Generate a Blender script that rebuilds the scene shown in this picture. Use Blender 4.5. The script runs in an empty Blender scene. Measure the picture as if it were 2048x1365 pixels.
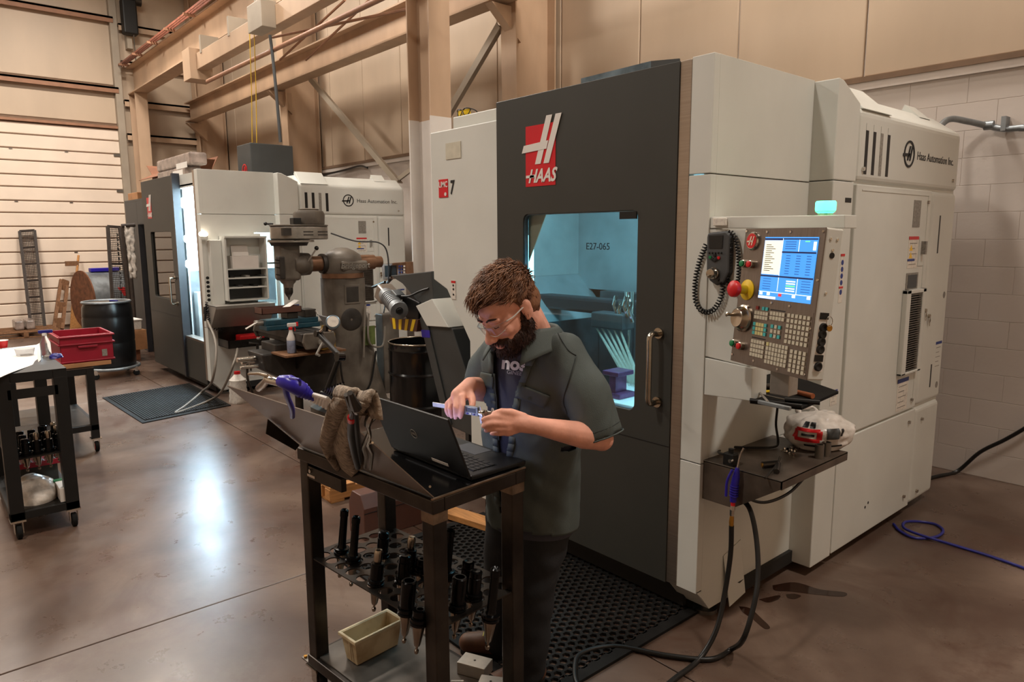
import bpy, bmesh, math, random
from mathutils import Vector, Matrix, Euler, noise
random.seed(7)
S = bpy.context.scene
COL = S.collection
PI = math.pi
V = Vector
# ------------------------------------------------------------------ camera
FPX = 1411.7
YAW, PITCH, ROLL = 0.85893545, 0.14873587, -0.00555681
EYE = V((0, 0, 1.85))
_f = V((-math.sin(YAW)*math.cos(PITCH), math.cos(YAW)*math.cos(PITCH), -math.sin(PITCH)))
_r0 = V((math.cos(YAW), math.sin(YAW), 0))
_u0 = _r0.cross(_f)
_r = math.cos(ROLL)*_r0 + math.sin(ROLL)*_u0
_u = -math.sin(ROLL)*_r0 + math.cos(ROLL)*_u0
cam_d = bpy.data.cameras.new('camera')
cam_d.sensor_width = 36.0
cam_d.lens = 36.0*FPX/2048
cam_d.clip_start = 0.05
cam_d.clip_end = 100
cam = bpy.data.objects.new('camera', cam_d)
COL.objects.link(cam)
cam.matrix_world = Matrix(((_r.x, _u.x, -_f.x, EYE.x), (_r.y, _u.y, -_f.y, EYE.y), (_r.z, _u.z, -_f.z, EYE.z), (0, 0, 0, 1)))
S.camera = cam
# ------------------------------------------------------------------ world, exposure
w = bpy.data.worlds.new('world')
S.world = w
w.use_nodes = True
w.node_tree.nodes['Background'].inputs[0].default_value = (1.0, 0.88, 0.75, 1)
w.node_tree.nodes['Background'].inputs[1].default_value = 0.0
S.view_settings.view_transform = 'Standard'
S.view_settings.look = 'None'
S.view_settings.gamma = 1
S.view_settings.use_curve_mapping = False
S.view_settings.exposure = 0.15
S.cycles.max_bounces = 8
S.cycles.diffuse_bounces = 4
S.cycles.glossy_bounces = 4
S.cycles.transmission_bounces = 8
S.cycles.transparent_max_bounces = 12
S.cycles.use_denoising = True
S.cycles.sample_clamp_indirect = 6
# high-bay lamps under the roof: (x, y, watts, height)
LAMPS = [(-13.2, 0.3, 300, 7.2), (-13.2, 3.0, 200, 7.2), (-8.2, -0.5, 190, 7.2), (-8.2, 3.2, 190, 7.2), (-3.0, 4.9, 190, 7.2), (-3.0, -1.8, 190, 7.2), (1.4, 3.4, 190, 7.2)]
LAMP_AT = ['high before the white sectional door', 'high over the black drum', 'high over the tool cart aisle', 'high over the old knee mill', 'high over the closed door machine', 'high over the open floor before the work cart', 'high over the floor beside the near machine']
LAMP_NAME = ['door', 'drum', 'aisle', 'mill', 'machine', 'floor', 'side']
LAMP_COL = (1.0, 0.93, 0.84)

# ------------------------------------------------------------------ pixels to points
def ray(x, y):
    return _f + _r*((x-1024)/FPX) - _u*((y-682.5)/FPX)
def at(x, y, ax, v):
    """the point where the sight line of a photo pixel meets a plane: ax 0/1/2 = X/Y/Z equal to v"""
    d = ray(x, y)
    return EYE + d*((v-EYE[ax])/d[ax])
def fl(x, y):
    return at(x, y, 2, 0.0)
def dep(x, y, d):
    return EYE + ray(x, y)*d

# ------------------------------------------------------------------ materials
def lin(c):
    return tuple(((v/255)/12.92 if v/255 <= 0.04045 else ((v/255+0.055)/1.055)**2.4) for v in c)
M = {}
def mat(name, rgb, rough=0.5, metal=0.0, var=0.08, scale=6.0, bump=0.0, bscale=40.0, stretch=None, emit=None, estr=0.0,
        spec=0.5, alpha=None, trans=0.0, rgb2=None, lo=0.35, hi=0.65, detail=4.0, rvar=0.0, ior=1.45, coat=0.0):
    m = bpy.data.materials.new(name)
    m.use_nodes = True
    nt = m.node_tree
    b = nt.nodes['Principled BSDF']
    c = lin(rgb)
    b.inputs['Roughness'].default_value = rough
    b.inputs['Metallic'].default_value = metal
    b.inputs['Specular IOR Level'].default_value = spec
    b.inputs['IOR'].default_value = ior
    if coat:
        b.inputs['Coat Weight'].default_value = coat
        b.inputs['Coat Roughness'].default_value = 0.15
    if trans:
        b.inputs['Transmission Weight'].default_value = trans
    if alpha is not None:
        b.inputs['Alpha'].default_value = alpha
    if emit:
        b.inputs['Emission Color'].default_value = (*lin(emit), 1)
        b.inputs['Emission Strength'].default_value = estr
    tc = nt.nodes.new('ShaderNodeTexCoord')
    mp = nt.nodes.new('ShaderNodeMapping')
    nt.links.new(tc.outputs['Object'], mp.inputs[0])
    if stretch:
        mp.inputs['Scale'].default_value = stretch
    if var or rgb2 or rvar:
        nz = nt.nodes.new('ShaderNodeTexNoise')
        nz.inputs['Scale'].default_value = scale
        nz.inputs['Detail'].default_value = detail
        nt.links.new(mp.outputs[0], nz.inputs['Vector'])
        rp = nt.nodes.new('ShaderNodeValToRGB')
        rp.color_ramp.elements[0].position = lo
        rp.color_ramp.elements[1].position = hi
        if rgb2:
            c2 = lin(rgb2)
            rp.color_ramp.elements[0].color = (*c, 1)
            rp.color_ramp.elements[1].color = (*c2, 1)
        else:
            rp.color_ramp.elements[0].color = (*[v*(1-var) for v in c], 1)
            rp.color_ramp.elements[1].color = (*[min(1, v*(1+var)) for v in c], 1)
        nt.links.new(nz.outputs['Fac'], rp.inputs[0])
        nt.links.new(rp.outputs[0], b.inputs['Base Color'])
        if rvar:
            mr = nt.nodes.new('ShaderNodeMapRange')
            mr.inputs[3].default_value = max(0.02, rough-rvar)
            mr.inputs[4].default_value = min(1, rough+rvar)
            nt.links.new(nz.outputs['Fac'], mr.inputs[0])
            nt.links.new(mr.outputs[0], b.inputs['Roughness'])
    else:
        b.inputs['Base Color'].default_value = (*c, 1)
    if bump:
        n2 = nt.nodes.new('ShaderNodeTexNoise')
        n2.inputs['Scale'].default_value = bscale
        n2.inputs['Detail'].default_value = 3
        nt.links.new(mp.outputs[0], n2.inputs['Vector'])
        bp = nt.nodes.new('ShaderNodeBump')
        bp.inputs['Strength'].default_value = bump
        bp.inputs['Distance'].default_value = 0.01
        nt.links.new(n2.outputs['Fac'], bp.inputs['Height'])
        nt.links.new(bp.outputs[0], b.inputs['Normal'])
    M[name] = m
    return m

# ------------------------------------------------------------------ mesh builder
WM = {}
class MB:
    def __init__(self):
        self.v = []
        self.f = []
        self.mi = []
        self.cur = 0
    def add(self, vs, fs):
        n = len(self.v)
        self.v += [V(p) for p in vs]
        self.f += [tuple(i+n for i in q) for q in fs]
        self.mi += [self.cur]*len(fs)
        return self
    def box(self, x0, x1, y0, y1, z0, z1):
        return self.add([(x, y, z) for z in (z0, z1) for y in (y0, y1) for x in (x0, x1)],
                        [(0, 2, 3, 1), (4, 5, 7, 6), (0, 1, 5, 4), (2, 6, 7, 3), (0, 4, 6, 2), (1, 3, 7, 5)])
    def obox(self, c, sx, sy, sz, rot=None):
        """box of full size (sx,sy,sz) about c; rot a 3x3 matrix or z angle"""
        if rot is None:
            rot = Matrix.Identity(3)
        elif not isinstance(rot, Matrix):
            rot = Matrix.Rotation(rot, 3, 'Z')
        c = V(c)
        vs = [c + rot @ V((x*sx/2, y*sy/2, z*sz/2)) for z in (-1, 1) for y in (-1, 1) for x in (-1, 1)]
        return self.add(vs, [(0, 2, 3, 1), (4, 5, 7, 6), (0, 1, 5, 4), (2, 6, 7, 3), (0, 4, 6, 2), (1, 3, 7, 5)])
    def cyl(self, p0, p1, r0, r1=None, n=16, cap0=True, cap1=True):
        p0, p1 = V(p0), V(p1)
        if r1 is None:
            r1 = r0
        d = (p1-p0).normalized()
        a = d.orthogonal().normalized()
        b = d.cross(a)
        vs = []
        for p, r in ((p0, r0), (p1, r1)):
            vs += [p + a*(r*math.cos(2*PI*i/n)) + b*(r*math.sin(2*PI*i/n)) for i in range(n)]
        fs = [(i, (i+1) % n, n+(i+1) % n, n+i) for i in range(n)]
        if cap0:
            fs.append(tuple(range(n-1, -1, -1)))
        if cap1:
            fs.append(tuple(range(n, 2*n)))
        return self.add(vs, fs)
    def lathe(self, prof, o=(0, 0, 0), ax=(0, 0, 1), n=20):
        """prof: (r, h) pairs along axis ax from o"""
        o, d = V(o), V(ax).normalized()
        a = d.orthogonal().normalized()
        b = d.cross(a)
        vs = []
        for r, h in prof:
            vs += [o + d*h + a*(r*math.cos(2*PI*i/n)) + b*(r*math.sin(2*PI*i/n)) for i in range(n)]
        fs = []
        for k in range(len(prof)-1):
            fs += [(k*n+i, k*n+(i+1) % n, (k+1)*n+(i+1) % n, (k+1)*n+i) for i in range(n)]
        if prof[0][0] > 1e-6:
            fs.append(tuple(range(n-1, -1, -1)))
        if prof[-1][0] > 1e-6:
            fs.append(tuple(range((len(prof)-1)*n, len(prof)*n)))
        return self.add(vs, fs)
    def tube(self, pts, r, n=8, closed=False, rs=None):
        pts = [V(p) for p in pts]
        m = len(pts)
        t = []
        for i in range(m):
            a = pts[(i-1) % m] if closed or i > 0 else pts[i]
            b = pts[(i+1) % m] if closed or i < m-1 else pts[i]
            t.append((b-a).normalized())
        nrm = t[0].orthogonal().normalized()
        vs = []
        for i in range(m):
            nrm = (nrm - t[i]*nrm.dot(t[i]))
            nrm = nrm.normalized() if nrm.length > 1e-6 else t[i].orthogonal().normalized()
            b = t[i].cross(nrm)
            rr = rs[i] if rs else r
            vs += [pts[i] + nrm*(rr*math.cos(2*PI*k/n)) + b*(rr*math.sin(2*PI*k/n)) for k in range(n)]
        fs = []
        for i in range(m if closed else m-1):
            j = (i+1) % m
            fs += [(i*n+k, i*n+(k+1) % n, j*n+(k+1) % n, j*n+k) for k in range(n)]
        if not closed:
            fs.append(tuple(range(n-1, -1, -1)))
            fs.append(tuple(range((m-1)*n, m*n)))
        return self.add(vs, fs)
    def prism(self, poly, ax, a0, a1):
        """extrude a 2d polygon along axis ax (0: poly is (y,z), 1: (x,z), 2: (x,y))"""
        def mk(p, a):
            return ((a, p[0], p[1]), (p[0], a, p[1]), (p[0], p[1], a))[ax]
        n = len(poly)
        vs = [mk(p, a0) for p in poly] + [mk(p, a1) for p in poly]
        fs = [(i, (i+1) % n, n+(i+1) % n, n+i) for i in range(n)] + [tuple(range(n-1, -1, -1)), tuple(range(n, 2*n))]
        return self.add(vs, fs)
    def slab(self, pts, nrm, th):
        """planar polygon of 3d points given thickness th along -nrm"""
        nrm = V(nrm).normalized()
        n = len(pts)
        vs = [V(p) for p in pts] + [V(p)-nrm*th for p in pts]
        fs = [tuple(range(n)), tuple(range(2*n-1, n-1, -1))] + [(i, n+i, n+(i+1) % n, (i+1) % n) for i in range(n)]
        return self.add(vs, fs)
    def ball(self, c, rx, ry=None, rz=None, n=14, m=9, rot=None):
        ry = rx if ry is None else ry
        rz = rx if rz is None else rz
        c = V(c)
        rot = rot or Matrix.Identity(3)
        vs = [c + rot @ V((0, 0, -rz))]
        for j in range(1, m):
            a = -PI/2 + PI*j/m
            for i in range(n):
                b = 2*PI*i/n
                vs.append(c + rot @ V((rx*math.cos(a)*math.cos(b), ry*math.cos(a)*math.sin(b), rz*math.sin(a))))
        vs.append(c + rot @ V((0, 0, rz)))
        fs = [(0, 1+(i+1) % n, 1+i) for i in range(n)]
        for j in range(m-2):
            fs += [(1+j*n+i, 1+j*n+(i+1) % n, 1+(j+1)*n+(i+1) % n, 1+(j+1)*n+i) for i in range(n)]
        k = len(vs)-1
        fs += [(k, 1+(m-2)*n+i, 1+(m-2)*n+(i+1) % n) for i in range(n)]
        return self.add(vs, fs)
    def grid(self, fn, nu, nv):
        vs = [fn(i/nu, j/nv) for j in range(nv+1) for i in range(nu+1)]
        fs = [(j*(nu+1)+i, j*(nu+1)+i+1, (j+1)*(nu+1)+i+1, (j+1)*(nu+1)+i) for j in range(nv) for i in range(nu)]
        return self.add(vs, fs)
    def xf(self, mtx, start=0):
        for i in range(start, len(self.v)):
            self.v[i] = mtx @ self.v[i]
        return self
    def build(self, name, m, parent=None, bevel=0.0, smooth=None, world=True, subsurf=0, solid=0.0, seg=2, recalc=True):
        me = bpy.data.meshes.new(name)
        vs = self.v
        if parent is not None:
            if world:
                iw = WM[parent].inverted()
                vs = [iw @ p for p in vs]
            loc = None
        else:
            xs = [p.x for p in vs]; ys = [p.y for p in vs]; zs = [p.z for p in vs]
            loc = V(((min(xs)+max(xs))/2, (min(ys)+max(ys))/2, min(zs)))
            vs = [p-loc for p in vs]
        me.from_pydata([tuple(p) for p in vs], [], self.f)
        if recalc:
            bm = bmesh.new(); bm.from_mesh(me)
            bmesh.ops.recalc_face_normals(bm, faces=bm.faces)
            bm.to_mesh(me); bm.free()
        ms = m if isinstance(m, (list, tuple)) else [m]
        for q in ms:
            me.materials.append(M[q])
        if len(ms) > 1:
            me.polygons.foreach_set('material_index', self.mi)
        if smooth is not None:
            me.polygons.foreach_set('use_smooth', [True]*len(me.polygons))
            if smooth > 0:
                try:
                    me.set_sharp_from_angle(angle=math.radians(smooth))
                except Exception:
                    pass
        o = bpy.data.objects.new(name, me)
        COL.objects.link(o)
        if parent is not None:
            o.parent = parent
            WM[o] = WM[parent].copy()
        else:
            o.location = loc
            WM[o] = Matrix.Translation(loc)
        if solid:
            md = o.modifiers.new('solid', 'SOLIDIFY'); md.thickness = solid; md.offset = 0
        if bevel:
            md = o.modifiers.new('bevel', 'BEVEL'); md.width = bevel; md.segments = seg; md.limit_method = 'ANGLE'; md.angle_limit = math.radians(40)
            md.harden_normals = False
        if subsurf:
            md = o.modifiers.new('sub', 'SUBSURF'); md.levels = subsurf; md.render_levels = subsurf
        return o
def tag(o, label, cat, group=None):
    o['label'] = label
    o['category'] = cat
    if group:
        o['group'] = group
    return o
def struct(o):
    o['kind'] = 'structure'
    return o
def thing(name, label, cat, loc=(0, 0, 0), rz=0.0, group=None):
    o = bpy.data.objects.new(name, None)
    o.empty_display_size = 0.1
    COL.objects.link(o)
    o.location = loc
    o.rotation_euler = (0, 0, rz)
    WM[o] = Matrix.Translation(V(loc)) @ Matrix.Rotation(rz, 4, 'Z')
    tag(o, label, cat, group)
    return o
def copy_tree(o, parent=None):
    c = o.copy()
    COL.objects.link(c)
    c.parent = parent
    for ch in o.children:
        copy_tree(ch, c)
    return c
def inst(src, parent, loc, rz=0.0, scale=None):
    """another object sharing src's mesh, under the same parent"""
    c = bpy.data.objects.new(src.name.split('.')[0], src.data)
    COL.objects.link(c)
    c.parent = parent
    c.location = loc
    c.rotation_euler = (0, 0, rz)
    if scale:
        c.scale = scale
    for md in src.modifiers:
        n = c.modifiers.new(md.name, md.type)
        if md.type == 'BEVEL':
            n.width = md.width; n.segments = md.segments; n.limit_method = 'ANGLE'; n.angle_limit = md.angle_limit
    return c
def text_mesh(txt, size, mtx, depth=0.0008, shear=0.0, bold=0.0, sx=1.0):
    """MB-ready verts/faces of a line of lettering; local x right, y up, z towards the reader"""
    cu = bpy.data.curves.new('txt', 'FONT')
    cu.body = txt
    cu.size = size
    cu.extrude = depth
    cu.shear = shear
    cu.offset = bold
    cu.align_x = 'CENTER'
    cu.align_y = 'CENTER'
    cu.resolution_u = 3
    o = bpy.data.objects.new('txt', cu)
    COL.objects.link(o)
    dg = bpy.context.evaluated_depsgraph_get()
    me = bpy.data.meshes.new_from_object(o.evaluated_get(dg))
    vs = [mtx @ V((v.co.x*sx, v.co.y, v.co.z)) for v in me.vertices]
    fs = [tuple(p.vertices) for p in me.polygons]
    bpy.data.objects.remove(o)
    bpy.data.curves.remove(cu)
    bpy.data.meshes.remove(me)
    return vs, fs
def frame_m(o, xdir, ydir):
    """4x4 with local x,y along the given directions at o"""
    x = V(xdir).normalized(); z = x.cross(V(ydir)).normalized(); y = z.cross(x)
    return Matrix(((x.x, y.x, z.x, o[0]), (x.y, y.y, z.y, o[1]), (x.z, y.z, z.z, o[2]), (0, 0, 0, 1)))
def spline(pts, n=8):
    """Catmull-Rom through the points"""
    P = [V(p) for p in pts]
    P = [P[0]*2-P[1]] + P + [P[-1]*2-P[-2]]
    out = []
    for i in range(1, len(P)-2):
        for k in range(n):
            t = k/n
            a, b, c, d = P[i-1], P[i], P[i+1], P[i+2]
            out.append(0.5*((2*b) + (c-a)*t + (2*a-5*b+4*c-d)*t*t + (3*b-a-3*c+d)*t*t*t))
    out.append(P[-2])
    return out
def helix(path, r, turns, n=10):
    """coiled cord about a path of points"""
    path = [V(p) for p in path]
    L = [0]
    for a, b in zip(path, path[1:]):
        L.append(L[-1]+(b-a).length)
    out = []
    N = int(turns*n)
    t0 = (path[1]-path[0]).normalized()
    nrm = t0.orthogonal().normalized()
    k = 0
    for i in range(N+1):
        s = L[-1]*i/N
        while k < len(path)-2 and L[k+1] < s:
            k += 1
        u = (s-L[k])/max(1e-9, L[k+1]-L[k])
        p = path[k].lerp(path[k+1], u)
        t = (path[k+1]-path[k]).normalized()
        nrm = (nrm - t*nrm.dot(t)).normalized()
        b = t.cross(nrm)
        a = 2*PI*turns*i/N
        out.append(p + nrm*(r*math.cos(a)) + b*(r*math.sin(a)))
    return out
# ------------------------------------------------------------------ materials used
mat('cream', (210, 211, 205), 0.38, var=0.03, scale=3, bump=0.02, bscale=160)
mat('cream_side', (210, 211, 205), 0.36, var=0.04, scale=2.5, rvar=0.06)
mat('door_grey', (54, 54, 50), 0.5, var=0.05, scale=3, bump=0.03, bscale=220)
mat('dark_grey', (58, 60, 60), 0.5, var=0.08, scale=4)
mat('black', (18, 18, 18), 0.45, var=0.1)
mat('black_gloss', (12, 12, 13), 0.18, var=0.1)
mat('rubber', (24, 23, 22), 0.8, var=0.2, scale=12, spec=0.2)
mat('kick_black', (34, 32, 30), 0.7, var=0.1)
mat('stainless', (172, 160, 148), 0.33, 0.9, var=0.06, scale=5, stretch=(1, 1, 30), rvar=0.08)
mat('brushed', (132, 123, 116), 0.32, 0.85, var=0.08, scale=8, stretch=(30, 1, 1), rvar=0.08)
mat('chrome', (215, 212, 205), 0.12, 1.0, var=0.03)
mat('nickel', (180, 170, 155), 0.22, 1.0, var=0.08, scale=20)
mat('steel', (130, 126, 120), 0.35, 0.9, var=0.15, scale=12)
mat('dark_steel', (70, 66, 62), 0.38, 0.85, var=0.25, scale=10, rvar=0.12)
mat('mill_steel', (74, 68, 62), 0.34, 0.8, rgb2=(46, 42, 40), scale=5, rvar=0.14, bump=0.03, bscale=60)
mat('weld', (128, 110, 92), 0.4, 0.8, var=0.3, scale=20)
mat('sheet_brown', (118, 103, 90), 0.38, 0.25, var=0.06, scale=2.5, rvar=0.06)
mat('black_oxide', (22, 22, 23), 0.22, 0.6, var=0.15, scale=20)
mat('taper_steel', (150, 140, 128), 0.25, 1.0, var=0.15, scale=20)
mat('logo_red', (205, 28, 40), 0.4, var=0.02)
mat('logo_white', (226, 222, 216), 0.4, var=0.02)
mat('ink', (22, 22, 24), 0.5, var=0.0)
mat('label_white', (222, 216, 206), 0.5, var=0.05, scale=60, rgb2=(205, 198, 190), lo=0.5, hi=0.62)
mat('label_blue', (44, 60, 130), 0.5, var=0)
mat('label_yellow', (235, 190, 60), 0.5, var=0)
mat('label_grey', (150, 146, 138), 0.5, rgb2=(120, 116, 110), scale=90)
mat('red', (200, 30, 34), 0.35, var=0.04)
mat('green', (20, 120, 70), 0.35, var=0.04)
mat('yellow', (225, 190, 30), 0.4, var=0.05)
mat('blue_plastic', (44, 34, 150), 0.32, var=0.06)
mat('blue_hose', (34, 36, 120), 0.4, var=0.1)
mat('teal_paint', (20, 62, 76), 0.4, var=0.15, scale=20)
mat('orange_grip', (150, 84, 48), 0.5, var=0.15, scale=30)
mat('grey_plastic', (70, 72, 74), 0.5, var=0.05)
mat('key_beige', (188, 180, 160), 0.5, var=0.05)
mat('key_yellow', (196, 186, 130), 0.5, var=0.05)
mat('key_cyan', (70, 170, 170), 0.5, var=0.05)
mat('key_red', (140, 50, 44), 0.5, var=0.05)
mat('cardboard', (176, 128, 88), 0.8, var=0.12, scale=8)
mat('cardboard_dark', (122, 78, 54), 0.8, var=0.15, scale=8)
mat('wood', (182, 128, 74), 0.7, var=0.22, scale=5, stretch=(1, 9, 9))
mat('wood_dark', (120, 84, 56), 0.75, var=0.22, scale=5, stretch=(1, 9, 9))
mat('shrink_wrap', (140, 126, 118), 0.25, var=0.35, scale=9, detail=8, bump=0.4, bscale=18)
mat('bubble_wrap', (205, 196, 186), 0.25, var=0.3, scale=16, bump=0.5, bscale=30)
mat('paper', (228, 222, 216), 0.7, var=0.03)
mat('crate_red', (150, 28, 48), 0.4, var=0.1, scale=10)
mat('drum_black', (20, 20, 21), 0.28, var=0.2, scale=4)
mat('drum_steel', (16, 16, 17), 0.16, var=0.15)
mat('galv', (140, 146, 150), 0.4, 0.6, var=0.25, scale=8)
mat('galv_blue', (110, 128, 140), 0.35, 0.6, var=0.35, scale=8)
mat('rust', (112, 70, 46), 0.6, 0.3, var=0.35, scale=12)
mat('toolbox_brown', (88, 56, 46), 0.45, var=0.1, scale=6)
mat('bin_tan', (196, 182, 150), 0.55, rgb2=(140, 112, 76), scale=7, lo=0.45, hi=0.75)
mat('aluminium', (185, 180, 172), 0.38, 0.9, var=0.06, scale=30)
mat('rag', (172, 156, 138), 0.95, rgb2=(84, 72, 62), scale=60, lo=0.3, hi=0.75, bump=0.6, bscale=120)
mat('mill_grey', (112, 104, 94), 0.5, 0.15, rgb2=(78, 70, 62), scale=4, rvar=0.1, bump=0.05, bscale=50)
mat('mill_dark', (62, 57, 52), 0.5, 0.2, rgb2=(40, 36, 33), scale=5, rvar=0.12)
mat('mill_bright', (150, 144, 136), 0.35, 0.7, var=0.2, scale=10)
mat('ram_brown', (120, 88, 66), 0.38, 0.5, var=0.2, scale=10)
mat('oil_amber', (196, 160, 84), 0.12, var=0.1, trans=0.55)
mat('bottle_white', (210, 204, 198), 0.4, var=0.03)
mat('bottle_blue', (130, 138, 160), 0.3, var=0.25, scale=20)
mat('clear_plastic', (225, 225, 225), 0.12, var=0.0, trans=0.9, ior=1.2)
mat('white_plastic', (226, 222, 216), 0.4, var=0.03)
mat('bag_film', (200, 192, 184), 0.22, rgb2=(232, 226, 220), scale=14, detail=6, bump=0.5, bscale=22)
mat('hose_black', (22, 21, 20), 0.4, var=0.1)
mat('hose_grey', (120, 112, 102), 0.5, var=0.1)
mat('brass', (190, 140, 60), 0.3, 0.9, var=0.1)
mat('tan_steel', (180, 152, 126), 0.55, var=0.12, scale=2.0, stretch=(1, 1, 0.4))
mat('tan_grey', (158, 146, 130), 0.55, var=0.1, scale=2.0)
mat('column_white', (214, 208, 202), 0.5, var=0.05, scale=2.0)
mat('rail_red', (126, 76, 60), 0.5, var=0.25, scale=10)
mat('yellow_rope', (200, 164, 40), 0.6, var=0.1)
mat('lamp_glow', (255, 230, 205), 0.5, var=0, emit=(255, 226, 196), estr=14)
mat('green_glow', (120, 255, 200), 0.4, var=0, emit=(70, 255, 170), estr=3.2)
mat('led_white', (255, 255, 255), 0.4, var=0, emit=(200, 232, 255), estr=16)
mat('led_strip', (255, 255, 255), 0.4, var=0, emit=(150, 225, 240), estr=5)
mat('amber_glow', (255, 240, 220), 0.4, var=0, emit=(255, 238, 215), estr=5)
mat('screen_blue', (60, 140, 215), 0.3, var=0, emit=(70, 150, 228), estr=0.85)
mat('screen_cream', (240, 235, 205), 0.3, var=0, emit=(246, 240, 212), estr=0.85)
mat('screen_white', (240, 245, 250), 0.3, var=0, emit=(235, 245, 255), estr=0.85)
mat('screen_ink', (20, 34, 70), 0.3, var=0, emit=(24, 40, 90), estr=0.6)
mat('screen_text', (36, 84, 150), 0.3, var=0, emit=(40, 92, 165), estr=0.8)
mat('screen_green', (120, 240, 160), 0.3, var=0, emit=(110, 245, 150), estr=0.9)
mat('screen_red', (220, 50, 60), 0.3, var=0, emit=(225, 50, 60), estr=0.9)
mat('lcd_dark', (30, 32, 34), 0.2, var=0)
mat('laptop_screen', (190, 200, 255), 0.3, var=0, emit=(176, 190, 255), estr=1.4)
mat('interior_cyan', (190, 192, 190), 0.35, 0.35, var=0.12, scale=4, rvar=0.1)
mat('interior_blue', (172, 175, 176), 0.32, 0.4, var=0.12, scale=4, rvar=0.1)
mat('interior_dark', (84, 86, 88), 0.4, 0.3, var=0.3, scale=6)
mat('fixture_purple', (118, 74, 118), 0.3, 0.4, var=0.25, scale=20)
mat('coolant', (225, 222, 200), 0.2, var=0.0, alpha=0.28)
mat('white_wall', (206, 196, 188), 0.6, var=0.05, scale=1.2, bump=0.12, bscale=30)
mat('mortar', (202, 192, 184), 0.8, var=0.08)
mat('wall_tan', (188, 168, 146), 0.5, var=0.08, scale=1.3, stretch=(1, 1, 0.3), rvar=0.08)
mat('wall_seam', (120, 96, 76), 0.7, var=0.1)
mat('wall_left_tan', (188, 168, 146), 0.42, var=0.1, scale=1.0, stretch=(1, 1, 0.3), rvar=0.08)
mat('girt_brown', (150, 108, 82), 0.55, var=0.12)
mat('roll_white', (232, 214, 196), 0.5, var=0.04, scale=2)
mat('roll_groove', (130, 108, 92), 0.6, var=0.1)
mat('roof_dark', (120, 105, 90), 0.8, var=0.1)
mat('smoke_dark', (20, 19, 18), 0.5, var=0.1)
mat('tape_tan', (200, 194, 176), 0.5, var=0.06, scale=20)
mat('shelf_steel', (104, 92, 82), 0.4, 0.4, rgb2=(74, 64, 56), scale=6, rvar=0.12)
mat('plate_steel', (104, 98, 92), 0.42, 0.5, rgb2=(78, 72, 66), scale=6, rvar=0.12)
mat('steel_light', (150, 145, 138), 0.42, 0.4, var=0.1, scale=4)
mat('interior_white', (232, 232, 230), 0.4, var=0.03)
mat('mesh_dark', (52, 42, 36), 0.6, var=0.2, scale=20)
mat('navy', (38, 38, 42), 0.4, var=0.1)
mat('olive', (84, 96, 46), 0.6, var=0.25, scale=12)
def glass(name, tint, rough=0.02):
    m = bpy.data.materials.new(name)
    m.use_nodes = True
    nt = m.node_tree
    for n in list(nt.nodes):
        nt.nodes.remove(n)
    out = nt.nodes.new('ShaderNodeOutputMaterial')
    tr = nt.nodes.new('ShaderNodeBsdfTransparent')
    tr.inputs[0].default_value = (*lin(tint), 1)
    gl = nt.nodes.new('ShaderNodeBsdfGlossy')
    gl.inputs['Roughness'].default_value = rough
    lw = nt.nodes.new('ShaderNodeLayerWeight')
    lw.inputs[0].default_value = 0.5
    pw = nt.nodes.new('ShaderNodeMath'); pw.operation = 'POWER'; pw.inputs[1].default_value = 4.0
    nt.links.new(lw.outputs['Facing'], pw.inputs[0])
    fr = nt.nodes.new('ShaderNodeMath'); fr.operation = 'MULTIPLY_ADD'; fr.inputs[1].default_value = 0.8; fr.inputs[2].default_value = 0.035
    nt.links.new(pw.outputs[0], fr.inputs[0])
    mx = nt.nodes.new('ShaderNodeMixShader')
    nt.links.new(fr.outputs[0], mx.inputs[0])
    nt.links.new(tr.outputs[0], mx.inputs[1])
    nt.links.new(gl.outputs[0], mx.inputs[2])
    nt.links.new(mx.outputs[0], out.inputs[0])
    M[name] = m
glass('window_glass', (228, 236, 236))
glass('smoked_glass', (150, 140, 128))
glass('clear_lens', (240, 240, 240))
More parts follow.
